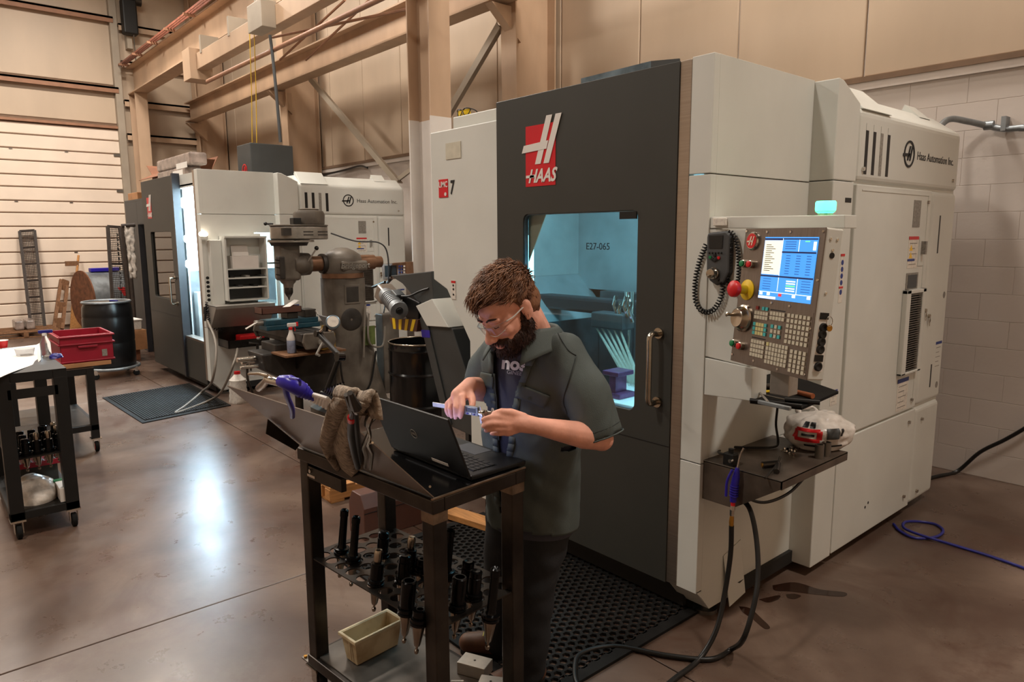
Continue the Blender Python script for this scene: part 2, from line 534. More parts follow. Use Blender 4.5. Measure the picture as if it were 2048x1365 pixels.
def floor_mat():
    m = bpy.data.materials.new('concrete')
    m.use_nodes = True
    nt = m.node_tree
    b = nt.nodes['Principled BSDF']
    geo = nt.nodes.new('ShaderNodeNewGeometry')
    def nz(scale, detail=6, rough=0.6, dist=0.0):
        n = nt.nodes.new('ShaderNodeTexNoise')
        n.inputs['Scale'].default_value = scale; n.inputs['Detail'].default_value = detail
        n.inputs['Roughness'].default_value = rough; n.inputs['Distortion'].default_value = dist
        nt.links.new(geo.outputs['Position'], n.inputs['Vector'])
        return n
    def ramp(src, stops):
        r = nt.nodes.new('ShaderNodeValToRGB')
        e = r.color_ramp.elements
        while len(e) < len(stops):
            e.new(0.5)
        for q, (p, c) in zip(e, stops):
            q.position = p; q.color = (*c, 1)
        nt.links.new(src.outputs['Fac'], r.inputs[0])
        return r
    base = ramp(nz(0.9, 8, 0.62, 0.6), [(0.30, lin((70, 54, 45))), (0.5, lin((98, 80, 69))), (0.72, lin((122, 104, 91)))])
    stain = ramp(nz(1.7, 8, 0.7, 1.2), [(0.50, (0, 0, 0)), (0.66, (1, 1, 1))])
    mix = nt.nodes.new('ShaderNodeMix'); mix.data_type = 'RGBA'
    mul = nt.nodes.new('ShaderNodeMath'); mul.operation = 'MULTIPLY'; mul.inputs[1].default_value = 0.7
    nt.links.new(stain.outputs[0], mul.inputs[0])
    nt.links.new(mul.outputs[0], mix.inputs[0])
    nt.links.new(base.outputs[0], mix.inputs[6])
    mix.inputs[7].default_value = (*lin((80, 54, 42)), 1)
    # worn, oily patches of reddish stain all over the slabs
    oil = nz(0.8, 7, 0.65, 0.8)
    ml2 = nt.nodes.new('ShaderNodeMath'); ml2.operation = 'MULTIPLY'
    mo = nt.nodes.new('ShaderNodeMapRange'); mo.inputs[1].default_value = 0.45; mo.inputs[2].default_value = 0.70
    nt.links.new(oil.outputs['Fac'], mo.inputs[0])
    nt.links.new(mo.outputs[0], ml2.inputs[0]); ml2.inputs[1].default_value = 0.6
    ml3 = nt.nodes.new('ShaderNodeMath'); ml3.operation = 'MULTIPLY'; ml3.inputs[1].default_value = 0.9
    nt.links.new(ml2.outputs[0], ml3.inputs[0])
    mix2 = nt.nodes.new('ShaderNodeMix'); mix2.data_type = 'RGBA'
    nt.links.new(ml3.outputs[0], mix2.inputs[0])
    nt.links.new(mix.outputs[2], mix2.inputs[6])
    mix2.inputs[7].default_value = (*lin((62, 37, 26)), 1)
    nt.links.new(mix2.outputs[2], b.inputs['Base Color'])
    rr = nt.nodes.new('ShaderNodeMapRange'); rr.inputs[3].default_value = 0.18; rr.inputs[4].default_value = 0.42
    nt.links.new(nz(3.5, 6, 0.7).outputs['Fac'], rr.inputs[0])
    nt.links.new(rr.outputs[0], b.inputs['Roughness'])
    bp = nt.nodes.new('ShaderNodeBump'); bp.inputs['Strength'].default_value = 0.12; bp.inputs['Distance'].default_value = 0.004
    nt.links.new(nz(14, 4).outputs['Fac'], bp.inputs['Height'])
    nt.links.new(bp.outputs[0], b.inputs['Normal'])
    M['concrete'] = m
floor_mat()
# ------------------------------------------------------------------ lamps
def high_bay(x, y, watts, LAMP_Z, where, nm):
    t = thing('ceiling_lamp_'+nm+'_fixture_offscreen', 'long suspended shop light '+where, 'lamp', (x, y, LAMP_Z), 0, 'high bay lamps')
    MB().prism([(-0.30, 0), (0.30, 0), (0.2, 0.12), (-0.2, 0.12)], 1, -0.6, 0.6).build('housing', 'white_plastic', t, world=False)
    MB().box(-0.27, 0.27, -0.57, 0.57, -0.012, 0.0).build('diffuser_'+nm+'_offscreen', 'lamp_glow', t, world=False)
    for s in (-1, 1):
        MB().cyl((0, s*0.5, 0.12), (0, s*0.5, ROOF-LAMP_Z+0.02), 0.006, n=6).build('hanger', 'steel', t, world=False)
    L = bpy.data.lights.new('ceiling_lamp_'+nm+'_offscreen', 'AREA')
    L.shape = 'RECTANGLE'; L.size = 0.5; L.size_y = 1.1
    L.energy = watts; L.color = LAMP_COL
    lo = bpy.data.objects.new('ceiling_lamp_'+nm+'_offscreen', L)
    COL.objects.link(lo)
    lo.parent = t
    lo.location = (0, 0, -0.03)
ROOF = 8.6
for (x, y, e, z), where, nm in zip(LAMPS, LAMP_AT, LAMP_NAME):
    high_bay(x, y, e, z, where, nm)
# ------------------------------------------------------------------ floor, walls, roof
XL, XR, YF, YB = -17.4, 4.0, -6.0, 6.08
fo = struct(MB().box(XL-0.4, XR+0.3, YF-0.3, YB+0.3, -0.2, -0.02).build('floor', 'kick_black'))
jx = [XL-0.4, -14.54, -9.04, -3.54, 1.96, XR+0.3]
jy = [YF-0.3, -3.16, 2.34, YB+0.3]
for i in range(len(jx)-1):
    for j in range(len(jy)-1):
        MB().box(jx[i]+0.004, jx[i+1]-0.004, jy[j]+0.004, jy[j+1]-0.004, -0.05, 0.0).build('slab', 'concrete', fo, bevel=0.003, seg=1)
struct(MB().box(XL-0.4, XR+0.3, YF-0.3, YB+0.3, ROOF, ROOF+0.2).build('ceiling', 'roof_dark'))
struct(MB().box(XR, XR+0.2, YF-0.2, YB+0.2, 0, ROOF).build('wall_right', 'wall_tan'))
struct(MB().box(XL, XR, YF-0.2, YF, 0, ROOF).build('wall_front', 'wall_tan'))
# back wall: painted block below, ribbed metal sheets above
WT = 3.08
wb = struct(MB().box(XL-0.2, XR, YB+0.02, YB+0.2, 0, ROOF).build('wall_back', 'mortar'))
blk = None
def block_row(x0, x1, z, off):
    global blk
    x = x0 + off
    while x < x1:
        if blk is None:
            m = MB().box(-0.1992, 0.1992, 0.017, 0.03, 0.0008, 0.1992)
            blk = m.build('block', 'white_wall', wb, bevel=0.002, seg=1, world=False)
            iw = WM[wb].inverted() @ V((x, YB, z))
            blk.location = iw
        else:
            inst(blk, wb, WM[wb].inverted() @ V((x, YB, z)))
        x += 0.4
for k in range(15):
    block_row(-2.9 if k > 11 else -2.3, 0.1, 0.0 + k*0.2, 0.2*(k % 2))
for k in (12, 13, 14):
    block_row(-13.3, -6.6, k*0.2, 0.2*(k % 2))
wall_fill = MB()
wall_fill.box(XL, -13.1, YB, YB+0.03, 0, WT-0.08).box(-13.1, -2.7, YB, YB+0.03, 0, 2.399).box(-6.8, -2.7, YB, YB+0.03, 2.4, WT-0.08).box(0.3, XR, YB, YB+0.03, 0, WT-0.08)
wall_fill.build('wall_face', 'white_wall', wb)
MB().box(XL, XR, YB-0.02, YB+0.03, WT-0.08, WT-0.02).build('top_course', 'white_wall', wb)
MB().box(XL, XR, YB-0.035, YB+0.03, WT-0.02, WT+0.02).build('flashing', 'wall_seam', wb)
pan = None
for k in range(19):
    x = -0.34 - 1.16*k + 1.16*3
    if x < XL: continue
    if pan is None:
        m = MB().box(-0.574, 0.574, -0.005, 0.025, WT+0.02, ROOF)
        pan = m.build('wall_panel', 'wall_tan', wb, bevel=0.012, seg=2, world=False)
        pan.location = WM[wb].inverted() @ V((x-0.58, YB, 0))
    else:
        inst(pan, wb, WM[wb].inverted() @ V((x-0.58, YB, 0)))
# left wall with the sectional door
wl = struct(MB().box(XL-0.2, XL-0.02, YF-0.2, YB+0.2, 0, ROOF).build('wall_left', 'wall_seam'))
for y0, y1, z0, z1 in [(-6, -2.4, 0, 4.2), (3.95, 6.08, 0, 4.7), (-6, 3.85, 4.26, 4.94), (-6, 3.85, 5.06, 6.36), (-6, 3.85, 6.46, ROOF), (3.95, 6.08, 4.75, ROOF)]:
    n = max(1, round((y1-y0)/3.2))
    for i in range(n):
        a = y0+(y1-y0)*i/n; b = y0+(y1-y0)*(i+1)/n
        MB().box(XL-0.03, XL, a+0.003, b-0.003, z0, z1).build('wall_panel', 'wall_left_tan', wl, bevel=0.01, seg=1)
for i, z in enumerate((4.98, 6.40, 7.6)):
    m = MB().box(XL, XL+0.16, YF, 3.9, z-0.02, z+0.02).box(XL+0.14, XL+0.16, YF, 3.9, z-0.1, z+0.02)
    struct(m.build('trim_%d' % (i+1), 'girt_brown'))
for i, z in enumerate((4.05, 4.75, 5.55, 6.3)):
    m = MB().box(XL, XL+0.14, 4.0, 6.06, z-0.02, z+0.02).box(XL+0.12, XL+0.14, 4.0, 6.06, z-0.12, z+0.02)
    struct(m.build('trim_%d' % (i+5), 'tan_steel'))
struct(MB().box(XL, XL+0.14, 3.84, 3.98, 0, ROOF-0.02).build('trim_4', 'tan_grey', bevel=0.008))
struct(MB().box(XL, XL+0.1, YF, 3.84, 4.15, 4.2).build('trim_9', 'girt_brown'))
dr = struct(MB().box(XL-0.019, XL+0.005, -2.4, 3.9, 0, 4.16).build('door_1', 'roll_groove'))
z = 0.02
k = 0
while z < 4.1:
    h = 0.24 if k % 2 else 0.275
    h = min(h, 4.15-z)
    MB().prism([(XL, z+0.008), (XL+0.035, z+0.02), (XL+0.035, z+h-0.02), (XL, z+h-0.008)], 1, -2.38, 3.88).build('door_section', 'roll_white', dr, bevel=0.004, seg=1)
    if k % 4 == 1:
        for y in (-0.2, 1.9, 2.85):
            MB().box(XL+0.03, XL+0.05, y-0.03, y+0.03, z+h-0.025, z+h-0.01).build('hinge', 'steel', dr)
    if k % 3 == 1:
        MB().box(XL+0.03, XL+0.06, 3.72, 3.88, z+h-0.05, z+h).build('roller_bracket', 'steel', dr)
    z += h
    k += 1
MB().box(XL+0.04, XL+0.08, 3.86, 3.92, 0, 4.3).build('track', 'galv', dr)
# ------------------------------------------------------------------ steel frame
def ibeam_x(mb, x0, x1, y, z0, z1, wf, tf=0.02, tw=0.014):
    mb.box(x0, x1, y-wf/2, y+wf/2, z0, z0+tf).box(x0, x1, y-wf/2, y+wf/2, z1-tf, z1).box(x0, x1, y-tw/2, y+tw/2, z0+tf-0.002, z1-tf+0.002)
    return mb
def tilt(p0, p1, w, h, up=(0, 0, 1)):
    """rectangular bar from p0 to p1"""
    p0, p1 = V(p0), V(p1)
    d = (p1-p0); L = d.length; d.normalize()
    s = d.cross(V(up)).normalized(); u = s.cross(d)
    R = Matrix((d, s, u)).transposed()
    return MB().obox((p0+p1)/2, L, w, h, R)
def frame(x, label):
    t = thing('frame_column', label, 'column', (x, 5.8, 0), 0, 'tapered wall frames')
    MB().prism([(5.52, 0), (6.055, 0), (6.055, ROOF-0.02), (5.36, ROOF-0.02)], 0, x-0.008, x+0.008).build('web', 'tan_steel', t)
    f = MB()
    f.add([(x-0.13, 5.50, 0), (x+0.13, 5.50, 0), (x+0.13, 5.52, 0), (x-0.13, 5.52, 0), (x-0.13, 5.34, ROOF-0.02), (x+0.13, 5.34, ROOF-0.02), (x+0.13, 5.36, ROOF-0.02), (x-0.13, 5.36, ROOF-0.02)],
          [(0, 1, 5, 4), (1, 2, 6, 5), (2, 3, 7, 6), (3, 0, 4, 7), (0, 3, 2, 1), (4, 5, 6, 7)])
    f.build('flange', 'tan_steel', t)
    MB().box(x-0.13, x+0.13, 6.02, 6.04, 0, ROOF-0.02).build('flange', 'tan_steel', t)
    MB().box(x-0.12, x+0.12, 5.51, 5.535, 0.0, 3.0).build('painted_base', 'column_white', t)
    return t
frame(-6.32, 'deep tan steel frame column behind the large dark door machine')
frame(-12.44, 'deep tan steel frame column behind the machine with the open door')
frame(-17.2, 'deep tan steel frame column in the corner by the white sectional door')
def hcol(x0, x1, y0, y1, z1, label, paint=True):
    t = thing('runway_column', label, 'column', ((x0+x1)/2, (y0+y1)/2, 0))
    for a in (x0, x1-0.016):
        MB().box(a, a+0.016, y0, y1, 3.03 if paint else 0, z1).build('flange', 'tan_steel', t)
        if paint:
            MB().box(a-0.001, a+0.017, y0-0.001, y1+0.001, 0, 3.03).build('flange', 'column_white', t)
    ym = (y0+y1)/2
    MB().box(x0+0.014, x1-0.014, ym-0.006, ym+0.006, 3.0 if paint else 0, z1).build('web', 'tan_steel', t)
    if paint:
        MB().box(x0+0.014, x1-0.014, ym-0.008, ym+0.008, 0, 3.02).build('web', 'column_white', t)
    MB().box(x0-0.05, x1+0.05, y0-0.05, y1+0.05, 0, 0.02).build('base_plate', 'tan_steel', t)
    return t
hcol(-6.40, -6.0, 4.13, 4.38, 4.87, 'tan steel column painted white below, beside the black steel drum')
hcol(-17.22, -16.75, 4.08, 4.32, 4.87, 'plain tan steel column under the far end of the crane beam', False)
t = thing('crane_beam', 'long tan crane runway beam with red conductor bars', 'beam', (-11, 4.2, 4.85))
ibeam_x(MB(), -17.2, 0.5, 4.2, 4.86, 5.42, 0.28, 0.025).build('girder', 'tan_steel', t)
MB().box(-17.2, 0.5, 4.17, 4.23, 5.42, 5.47).build('rail', 'rust', t)
for k in range(3):
    MB().box(-17.3, 0.5, 3.93+0.045*k, 3.945+0.045*k, 5.44, 5.475).build('conductor_bar', 'rail_red', t)
br = None
for k in range(14):
    MB().box(-17.0+1.1*k, -16.96+1.1*k, 3.88, 4.10, 5.40, 5.44).build('bar_bracket', 'girt_brown', t)
t = thing('wall_beam', 'tan steel beam carried along the back wall frames', 'beam', (-9, 5.3, 4.4))
ibeam_x(MB(), -17.1, 1.0, 5.28, 4.39, 4.80, 0.24, 0.022).build('girder', 'tan_steel', t)
for xx in (-12.44, -6.32, -17.0):
    MB().prism([(5.14, 4.36), (5.56, 4.36), (5.56, 4.0)], 0, xx-0.06, xx+0.06).build('bracket', 'tan_steel', t)
# crane end truck below the runway
t = thing('crane_truck', 'tan crane end truck with boxed ends under the runway beam', 'crane', (-10, 3.88, 4.4))
MB().box(-12.0, -3.5, 3.80, 3.96, 4.42, 4.66).build('truck_beam', 'tan_steel', t, bevel=0.006)
MB().box(-12.2, -11.85, 3.70, 4.04, 4.28, 4.74).build('end_box', 'tan_steel', t, bevel=0.006)
MB().box(-9.25, -8.8, 3.62, 3.8, 4.38, 4.70).build('junction_box', 'tan_grey', t, bevel=0.006)
for xx in (-11.6, -10.4, -9.4, -7.6):
    MB().box(xx-0.03, xx+0.03, 3.79, 4.06, 4.62, 4.88).build('hanger_plate', 'tan_grey', t)
a, b = at(415, 163, 1, 3.75), at(756, 0, 1, 3.75)
m = MB().tube([a, a.lerp(b, 0.5), b + (b-a)*0.4], 0.028, 10).build('air_pipe', 'girt_brown', smooth=40)
tag(m, 'long brown pipe running below the crane truck', 'pipe')
# diagonal braces and tie rods
def brace(p, q, y, label, w=0.09):
    a, b = at(*p, 1, y), at(*q, 1, y)
    t = thing('wall_brace', label, 'brace', a.lerp(b, 0.5))
    d = (b-a).normalized()
    tilt(a, b, 0.012, w, (0, 1, 0)).build('leg', 'tan_grey', t)
    m = tilt(a+V((0, -w/2, 0)), b+V((0, -w/2, 0)), w, 0.012, (0, 1, 0))
    m.build('leg', 'tan_grey', t)
brace((624, 158), (800, 366), 5.44, 'tan angle brace falling from the wall beam towards the white column')
brace((1003, 52), (880, 262), 5.44, 'tan angle brace rising from the white column to the near frame')
brace((798, 360), (850, 320), 5.46, 'short tan angle brace low behind the white column', 0.06)
for k, (p, q) in enumerate([((545, 75), (830, 15)), ((560, 120), (690, 0)), ((612, 120), (760, -20))]):
    a, b = at(*p, 1, 4.72+0.08*k), at(*q, 1, 4.72+0.08*k)
    tag(MB().tube([a, b], 0.018 if k < 4 else 0.03, 6).build('tie_rod', 'girt_brown', smooth=30), ['thin brown tie rod reaching level towards the white column', 'thin brown tie rod crossing steeply behind the power cable', 'thin brown tie rod rising from the wall beam end', 'thin brown tie rod below the long brown pipe'][k], 'rod', 'tie rods by the crane runway')
m = tilt(at(395, 165, 1, 5.0), at(500, 250, 1, 5.0), 0.1, 0.1)
# power drop, chain, hoist operator
pts = [at(540, 70, 1, 3.7), at(545, 110, 1, 3.72), at(553, 190, 1, 3.72), at(561, 284, 1, 3.72)]
tag(MB().tube(spline(pts, 6), 0.020, 8).build('power_cable', 'grey_plastic', smooth=40), 'dark grey cable hanging from the crane truck to the machine below', 'cable')
for dx in (0, 9):
    pts = [at(499+dx, 58, 1, 3.72), at(503+dx, 180, 1, 3.72), at(505+dx, 330, 1, 3.72)]
    tag(MB().tube(pts, 0.006, 6).build('pull_rope', 'yellow_rope', smooth=40), 'thin yellow pull rope hanging from the crane truck, '+('farther from the dark cable' if dx == 0 else 'nearer the dark cable'), 'rope', 'yellow pull ropes')
t = thing('door_operator', 'black chain hoist operator above the sectional door', 'hoist', at(258, 60, 0, XL+0.3))
p = at(258, 35, 0, XL+0.3)
MB().box(p.x-0.12, p.x+0.12, p.y-0.14, p.y+0.14, p.z-0.35, p.z+0.35).build('motor', 'smoke_dark', t, bevel=0.03)
MB().cyl(p+V((0.0, -0.1, 0.36)), p+V((0.0, 0.25, 0.36)), 0.10, n=16).build('gear_drum', 'dark_steel', t, smooth=40)
MB().box(p.x-0.3, p.x-0.1, p.y-0.05, p.y+0.05, p.z-0.6, p.z+0.8).build('mount', 'tan_grey', t)
MB().tube([p+V((0.05, 0.05, -0.34)), p+V((0.05, 0.06, -3.6))], 0.012, 6).build('chain', 'steel', t)
# pipes and cables on the back wall
pts = [V((-1.95, 5.25, 2.47)), V((-1.93, 5.5, 2.50)), at(1895, 240, 1, 5.75), at(1935, 243, 1, 5.9), at(1975, 252, 1, 6.03), at(2010, 258, 1, 6.03), at(2048, 255, 1, 6.03), at(2130, 248, 1, 6.03), V((1.0, 6.03, 2.62)), V((3.95, 6.03, 2.62))]
t = thing('wall_conduit', 'grey metal conduit bending along the white block wall', 'conduit', at(1990, 253, 1, 6.03))
MB().tube(spline(pts, 6), 0.022, 10).build('pipe', 'galv', t, smooth=40)
p = at(1978, 251, 1, 6.03)
MB().cyl(p+V((-0.03, 0, 0)), p+V((0.03, 0, 0)), 0.032, n=12).build('coupling', 'galv', t, smooth=40)
MB().box(p.x+0.08, p.x+0.11, 6.0, 6.09, p.z-0.05, p.z+0.05).build('clamp', 'galv', t)
pts = [fl(1850, 962)+V((0, 0, .012)), fl(1880, 955)+V((0, 0, .012)), at(1915, 943, 1, 6.04), at(1960, 905, 1, 6.04), at(2010, 880, 1, 6.04), at(2060, 850, 1, 6.04), at(2120, 800, 1, 6.04), V((-0.6, 6.04, 1.0)), V((0.5, 6.04, 1.25)), V((2.0, 6.04, 1.3))]
tag(MB().tube(spline(pts, 6), 0.014, 8).build('extension_cable', 'hose_black', smooth=40), 'dark brown cord climbing the white block wall', 'cord')
pts = [at(640, 352, 1, 6.03), at(690, 340, 1, 6.03), at(720, 332, 1, 6.03), at(735, 336, 1, 6.03)]
tag(MB().tube(spline(pts, 5), 0.016, 6).build('ledge_cable', 'hose_black', smooth=40), 'black cable lying along the ledge of the back wall', 'cable')
# ------------------------------------------------------------------ the machining centres
def haas_logo(root, o, s, name='logo'):
    """red square badge with the white emblem, facing -Y; o = lower left corner of the red square, s = its width"""
    y = o[1]
    rd = MB().box(o[0], o[0]+s, y-0.002, y, o[2], o[2]+s*1.38).build('logo_badge', 'logo_red', root)
    def bar(pts):
        return [(o[0]+p[0]*s, y-0.0045, o[2]+p[1]*s) for p in pts]
    m = MB()
    for pts in ([(0.33, 0.50), (0.52, 0.50), (0.90, 1.55), (0.71, 1.55)],
                [(0.62, 0.50), (0.80, 0.50), (1.20, 1.55), (1.01, 1.55)],
                [(-0.12, 0.78), (0.72, 0.82), (0.78, 1.0), (-0.05, 0.95)]):
        m.slab([(q[0], q[1]-0.0007*len(m.v)/8, q[2]) for q in bar(pts)], (0, -1, 0), 0.002)
    vs, fs = text_mesh('HAAS', s*0.42, frame_m((o[0]+s*0.55, y-0.0035, o[2]+s*0.22), (1, 0, 0), (0, 0, 1)), 0.001, 0.35, s*0.012, 0.86)
    m.add(vs, fs)
    m.slab(bar([(0.02, 0.20), (0.30, 0.20), (0.30, 0.26), (0.02, 0.26)]), (0, -1, 0), 0.002)
    m.build('emblem', 'logo_white', rd)
def ring_logo(root, c, r, m_, xdir=(0, 1, 0), parent=None):
    """circled emblem; c centre, facing xdir x up"""
    F = frame_m(c, xdir, (0, 0, 1))
    m = MB()
    n = 28
    vs, fs = [], []
    for rr in (r, r*0.84):
        for zz in (0.0, 0.003):
            vs += [F @ V((rr*math.cos(2*PI*i/n), rr*math.sin(2*PI*i/n), zz)) for i in range(n)]
    for i in range(n):
        j = (i+1) % n
        fs += [(n+i, n+j, 3*n+j, 3*n+i), (i, j, n+j, n+i), (2*n+j, 2*n+i, 3*n+i, 3*n+j)]
    m.add(vs, fs)
    for pts in ([(-0.38, -0.5), (-0.18, -0.5), (0.22, 0.6), (0.02, 0.6)], [(0.05, -0.5), (0.25, -0.5), (0.62, 0.6), (0.42, 0.6)], [(-1.2, -0.22), (0.25, -0.16), (0.3, 0.06), (-1.15, 0.0)]):
        q = [F @ V((a*r, b*r, 0.0032)) for a, b in pts]
        m.slab(q, F.to_3x3() @ V((0, 0, 1)), 0.003)
    return m.build('emblem', m_, parent or root)
def latch(root, x, y, z):
    o = MB().cyl((x-0.004, y, z), (x+0.012, y, z), 0.014, 0.011, 10).build('latch', 'chrome', root, smooth=40)
    return o
def sticker(root, x, y0, y1, z0, z1, head='label_blue', hh=0.16, body='label_white', lines=4):
    o = MB().box(x-0.001, x+0.0015, y0, y1, z0, z1).build('sticker', body, root)
    h = z1-z0
    if head:
        MB().box(x, x+0.0025, y0, y1, z1-h*hh, z1).build('sticker_heading', head, o)
    if lines:
        m = MB()
        for k in range(lines):
            zz = z1-h*hh-(h*(1-hh))*(k+0.7)/(lines+0.4)
            m.box(x, x+0.0022, y0+(y1-y0)*0.12, y1-(y1-y0)*(0.15+0.2*(k % 2)), zz-h*0.012, zz+h*0.012)
        m.build('print', 'label_grey', o)
    return o
def machine(dx, dy, second, label):
    root = thing('machining_center', label, 'machine', (-2.9+dx, 4.0+dy, 0))
    start = len(bpy.data.objects)
    T = Matrix.Translation((dx, dy, 0))
    def P(mb, name, m_, parent=None, **k):
        mb.xf(T)
        return mb.build(name, m_, parent or root, **k)
    XS, XC, Y0, Y1, YR = -1.80, -1.675, 2.69, 3.57, 5.33
    # base and feet
    P(MB().box(-3.45, -1.87, 2.92, 5.2, 0.045, 0.42), 'base_casting', 'kick_black')
    P(MB().box(-3.9, -1.78, 3.0, 5.2, 0.05, 0.12), 'drip_pan', 'kick_black')
    for fx in (-3.3, -1.92):
        for fy in (2.98, 5.0):
            P(MB().cyl((fx, fy, 0), (fx, fy, 0.018), 0.065, n=16).cyl((fx, fy, 0.018), (fx, fy, 0.06), 0.02, n=10), 'levelling_foot', 'steel', smooth=40)
    P(MB().cyl((-1.86, 2.865, 0), (-1.86, 2.865, 0.02), 0.06, n=16).cyl((-1.86, 2.865, 0.02), (-1.86, 2.865, 0.14), 0.018, n=10), 'levelling_foot', 'steel', smooth=40)
    # left front panel with its stepped lower corner
    if not second:
        P(MB().prism([(-3.955, 2.515), (-3.24, 2.515), (-3.24, 0.16), (-3.56, 0.16), (-3.56, 1.18), (-3.80, 1.50), (-3.95, 1.56)], 1, 2.715, 2.74), 'front_panel', 'cream', bevel=0.006)
        P(MB().box(-3.79, -3.2, 2.78, 2.86, 2.50, 2.60), 'top_rail', 'cream', bevel=0.006)
        P(MB().box(-3.78, -3.62, 2.7105, 2.716, 2.33, 2.43), 'tape_residue', 'tape_tan')
        P(MB().box(-3.55, -3.24, 2.73, 2.8, 0.16, 0.2), 'panel_return', 'cream')
    else:
        P(MB().box(-4.15, -3.05, 2.74, 2.765, 0.12, 2.5), 'front_panel', 'dark_grey', bevel=0.006)
    # left side and rear skin, roof
    P(MB().prism([(2.73, 0.12 if second else 1.56), (YR, 0.12), (YR, 2.45), (2.73, 2.5)] if second else [(2.735, 1.58), (3.2, 1.2), (3.2, 0.14), (YR, 0.14), (YR, 2.45), (2.735, 2.5)], 0, -4.12 if second else -3.95, -4.09 if second else -3.92), 'side_panel', 'cream', bevel=0.004)
    P(MB().box(-3.95, XC-0.06, YR-0.03, YR, 0.12, 2.45), 'rear_panel', 'cream')
    P(MB().box(-3.93, -1.83, 2.87, YR-0.02, 2.44, 2.46), 'roof_panel', 'cream')
    # kick plate below the door
    P(MB().box(-3.5, -1.93, 2.78, 2.80, 0.02, 0.2), 'kick_plate', 'kick_black')
    # right front post, stainless edge, corner kick
    P(MB().box(-1.972, -1.912, 2.69, 2.735, 0.165, 2.604), 'edge_strip', 'stainless', bevel=0.003)
    P(MB().box(-1.912, XS, 2.692, 2.735, 0.165, 0.80), 'front_post', 'cream_side', bevel=0.002, seg=1)
    P(MB().box(-1.912, XS, 2.692, 2.735, 0.805, 2.107), 'front_post', 'cream_side', bevel=0.002, seg=1)
    P(MB().box(-1.912, XS, 2.692, 2.735, 2.113, 2.61), 'front_post', 'cream_side', bevel=0.002, seg=1)
    P(MB().add([(-1.97, 2.70, 0.172), (XS-0.004, 2.70, 0.172), (XS-0.004, 2.81, 0.05), (-1.97, 2.81, 0.05)], [(0, 1, 2, 3)]), 'corner_kick', 'cream_side', solid=0.004)
    # right side panels up to the step
    P(MB().prism([(2.734, 0.135), (2.806, 0.05), (Y1, 0.05), (Y1, 0.80), (2.734, 0.80)], 0, XS-0.02, XS), 'side_panel', 'cream_side', bevel=0.001, seg=1)
    P(MB().prism([(2.694, 0.172), (2.736, 0.132), (2.736, 0.172)], 0, XS-0.02, XS), 'kick_return', 'cream_side')
    hole = second
    if not hole:
        P(MB().box(XS-0.02, XS, 2.734, Y1, 0.805, 2.107), 'side_panel', 'cream_side', bevel=0.001, seg=1)
    else:
        for a in ((2.734, 3.30, 0.805, 2.107), (3.30, Y1, 0.805, 0.80+0.02), (3.30, Y1, 1.90, 2.107), (Y1-0.03, Y1, 0.82, 1.90)):
            P(MB().box(XS-0.02, XS, *a), 'side_panel', 'cream_side')
        P(MB().box(XS-0.014, XS-0.008, 3.30, Y1-0.03, 0.82, 1.90), 'side_window', 'window_glass')
    P(MB().prism([(2.734, 2.113), (Y1, 2.113), (Y1, 2.61), (2.734, 2.61)], 0, XS-0.02, XS), 'side_panel', 'cream_side', bevel=0.001, seg=1)
    P(MB().box(XS-0.05, XS-0.021, 2.72, Y1, 2.08, 2.14), 'seam_light_block', 'cream')  # added strip, stops chamber light leaking through the panel seam
    P(MB().box(XS-0.05, XS-0.021, 2.72, Y1, 0.77, 0.818), 'seam_light_block', 'cream')  # same added light stop behind the lower seam
    P(MB().box(-1.95, XS-0.01, 2.71, Y1, 2.585, 2.607), 'top_cap', 'cream')
    P(MB().box(-1.99, -1.97, 2.76, Y1+0.03, 2.40, 2.60), 'cap_light_block', 'cream')  # added plate, keeps chamber light from escaping under the top cap
    P(MB().box(-1.97, XS-0.02, 2.735, 2.88, 2.40, 2.42), 'cap_floor_light_block', 'cream')  # added plate closing the same light gap from below
    # step column
    st = P(MB().prism([(Y1, 0.055), (3.80, 0.055), (3.80, 2.113), (Y1, 2.113)], 0, XS-0.1, XC), 'side_post', 'cream_side', bevel=0.005)
    P(MB().prism([(Y1, 2.117), (3.82, 2.117), (3.82, 2.51), (3.62, 2.60), (Y1, 2.605)], 0, XS-0.1, XC), 'post_cap', 'cream_side', bevel=0.005)
    # rear electrical cabinet
    P(MB().box(-2.3, XC-0.02, 3.81, YR, 0.08, 2.44), 'cabinet_body', 'cream')
    lp = P(MB().box(XC-0.03, XC, 3.812, 4.912, 0.06, 0.72), 'lower_panel', 'cream_side', bevel=0.006)
    rp = P(MB().box(XC-0.08, XC, 4.922, YR, 0.06, 0.72), 'lower_panel', 'cream_side', bevel=0.03, seg=4)
    dp = P(MB().box(XC-0.03, XC, 3.84, 4.90, 0.733, 2.108), 'cabinet_door', 'cream_side', bevel=0.007)
    P(MB().box(XC-0.004, XC+0.003, 3.90, 4.84, 2.075, 2.081).box(XC-0.004, XC+0.003, 4.838, 4.844, 0.77, 2.08), 'door_bead', 'cream_side', dp)
    rr = P(MB().box(XC-0.08, XC, 4.912, YR, 0.733, 2.108), 'rear_panel', 'cream_side', bevel=0.03, seg=4)
    tb = P(MB().prism([(XC-0.75, 2.118), (XC, 2.118), (XC, 2.48), (XC-0.17, 2.60), (XC-0.75, 2.60)], 1, 3.83, YR), 'cabinet_top', 'cream', bevel=0.03, seg=3)
    P(MB().prism([(XC+0.003, 2.49), (XC-0.02, 2.49), (XC-0.20, 2.615), (XC-0.17, 2.645)], 1, 3.86, 4.22), 'top_hatch', 'cream', bevel=0.004)
    P(MB().prism([(XC-0.12, 2.57), (XC-0.25, 2.60), (XC-0.22, 2.66)], 1, 4.95, 5.12), 'top_hatch', 'cream')
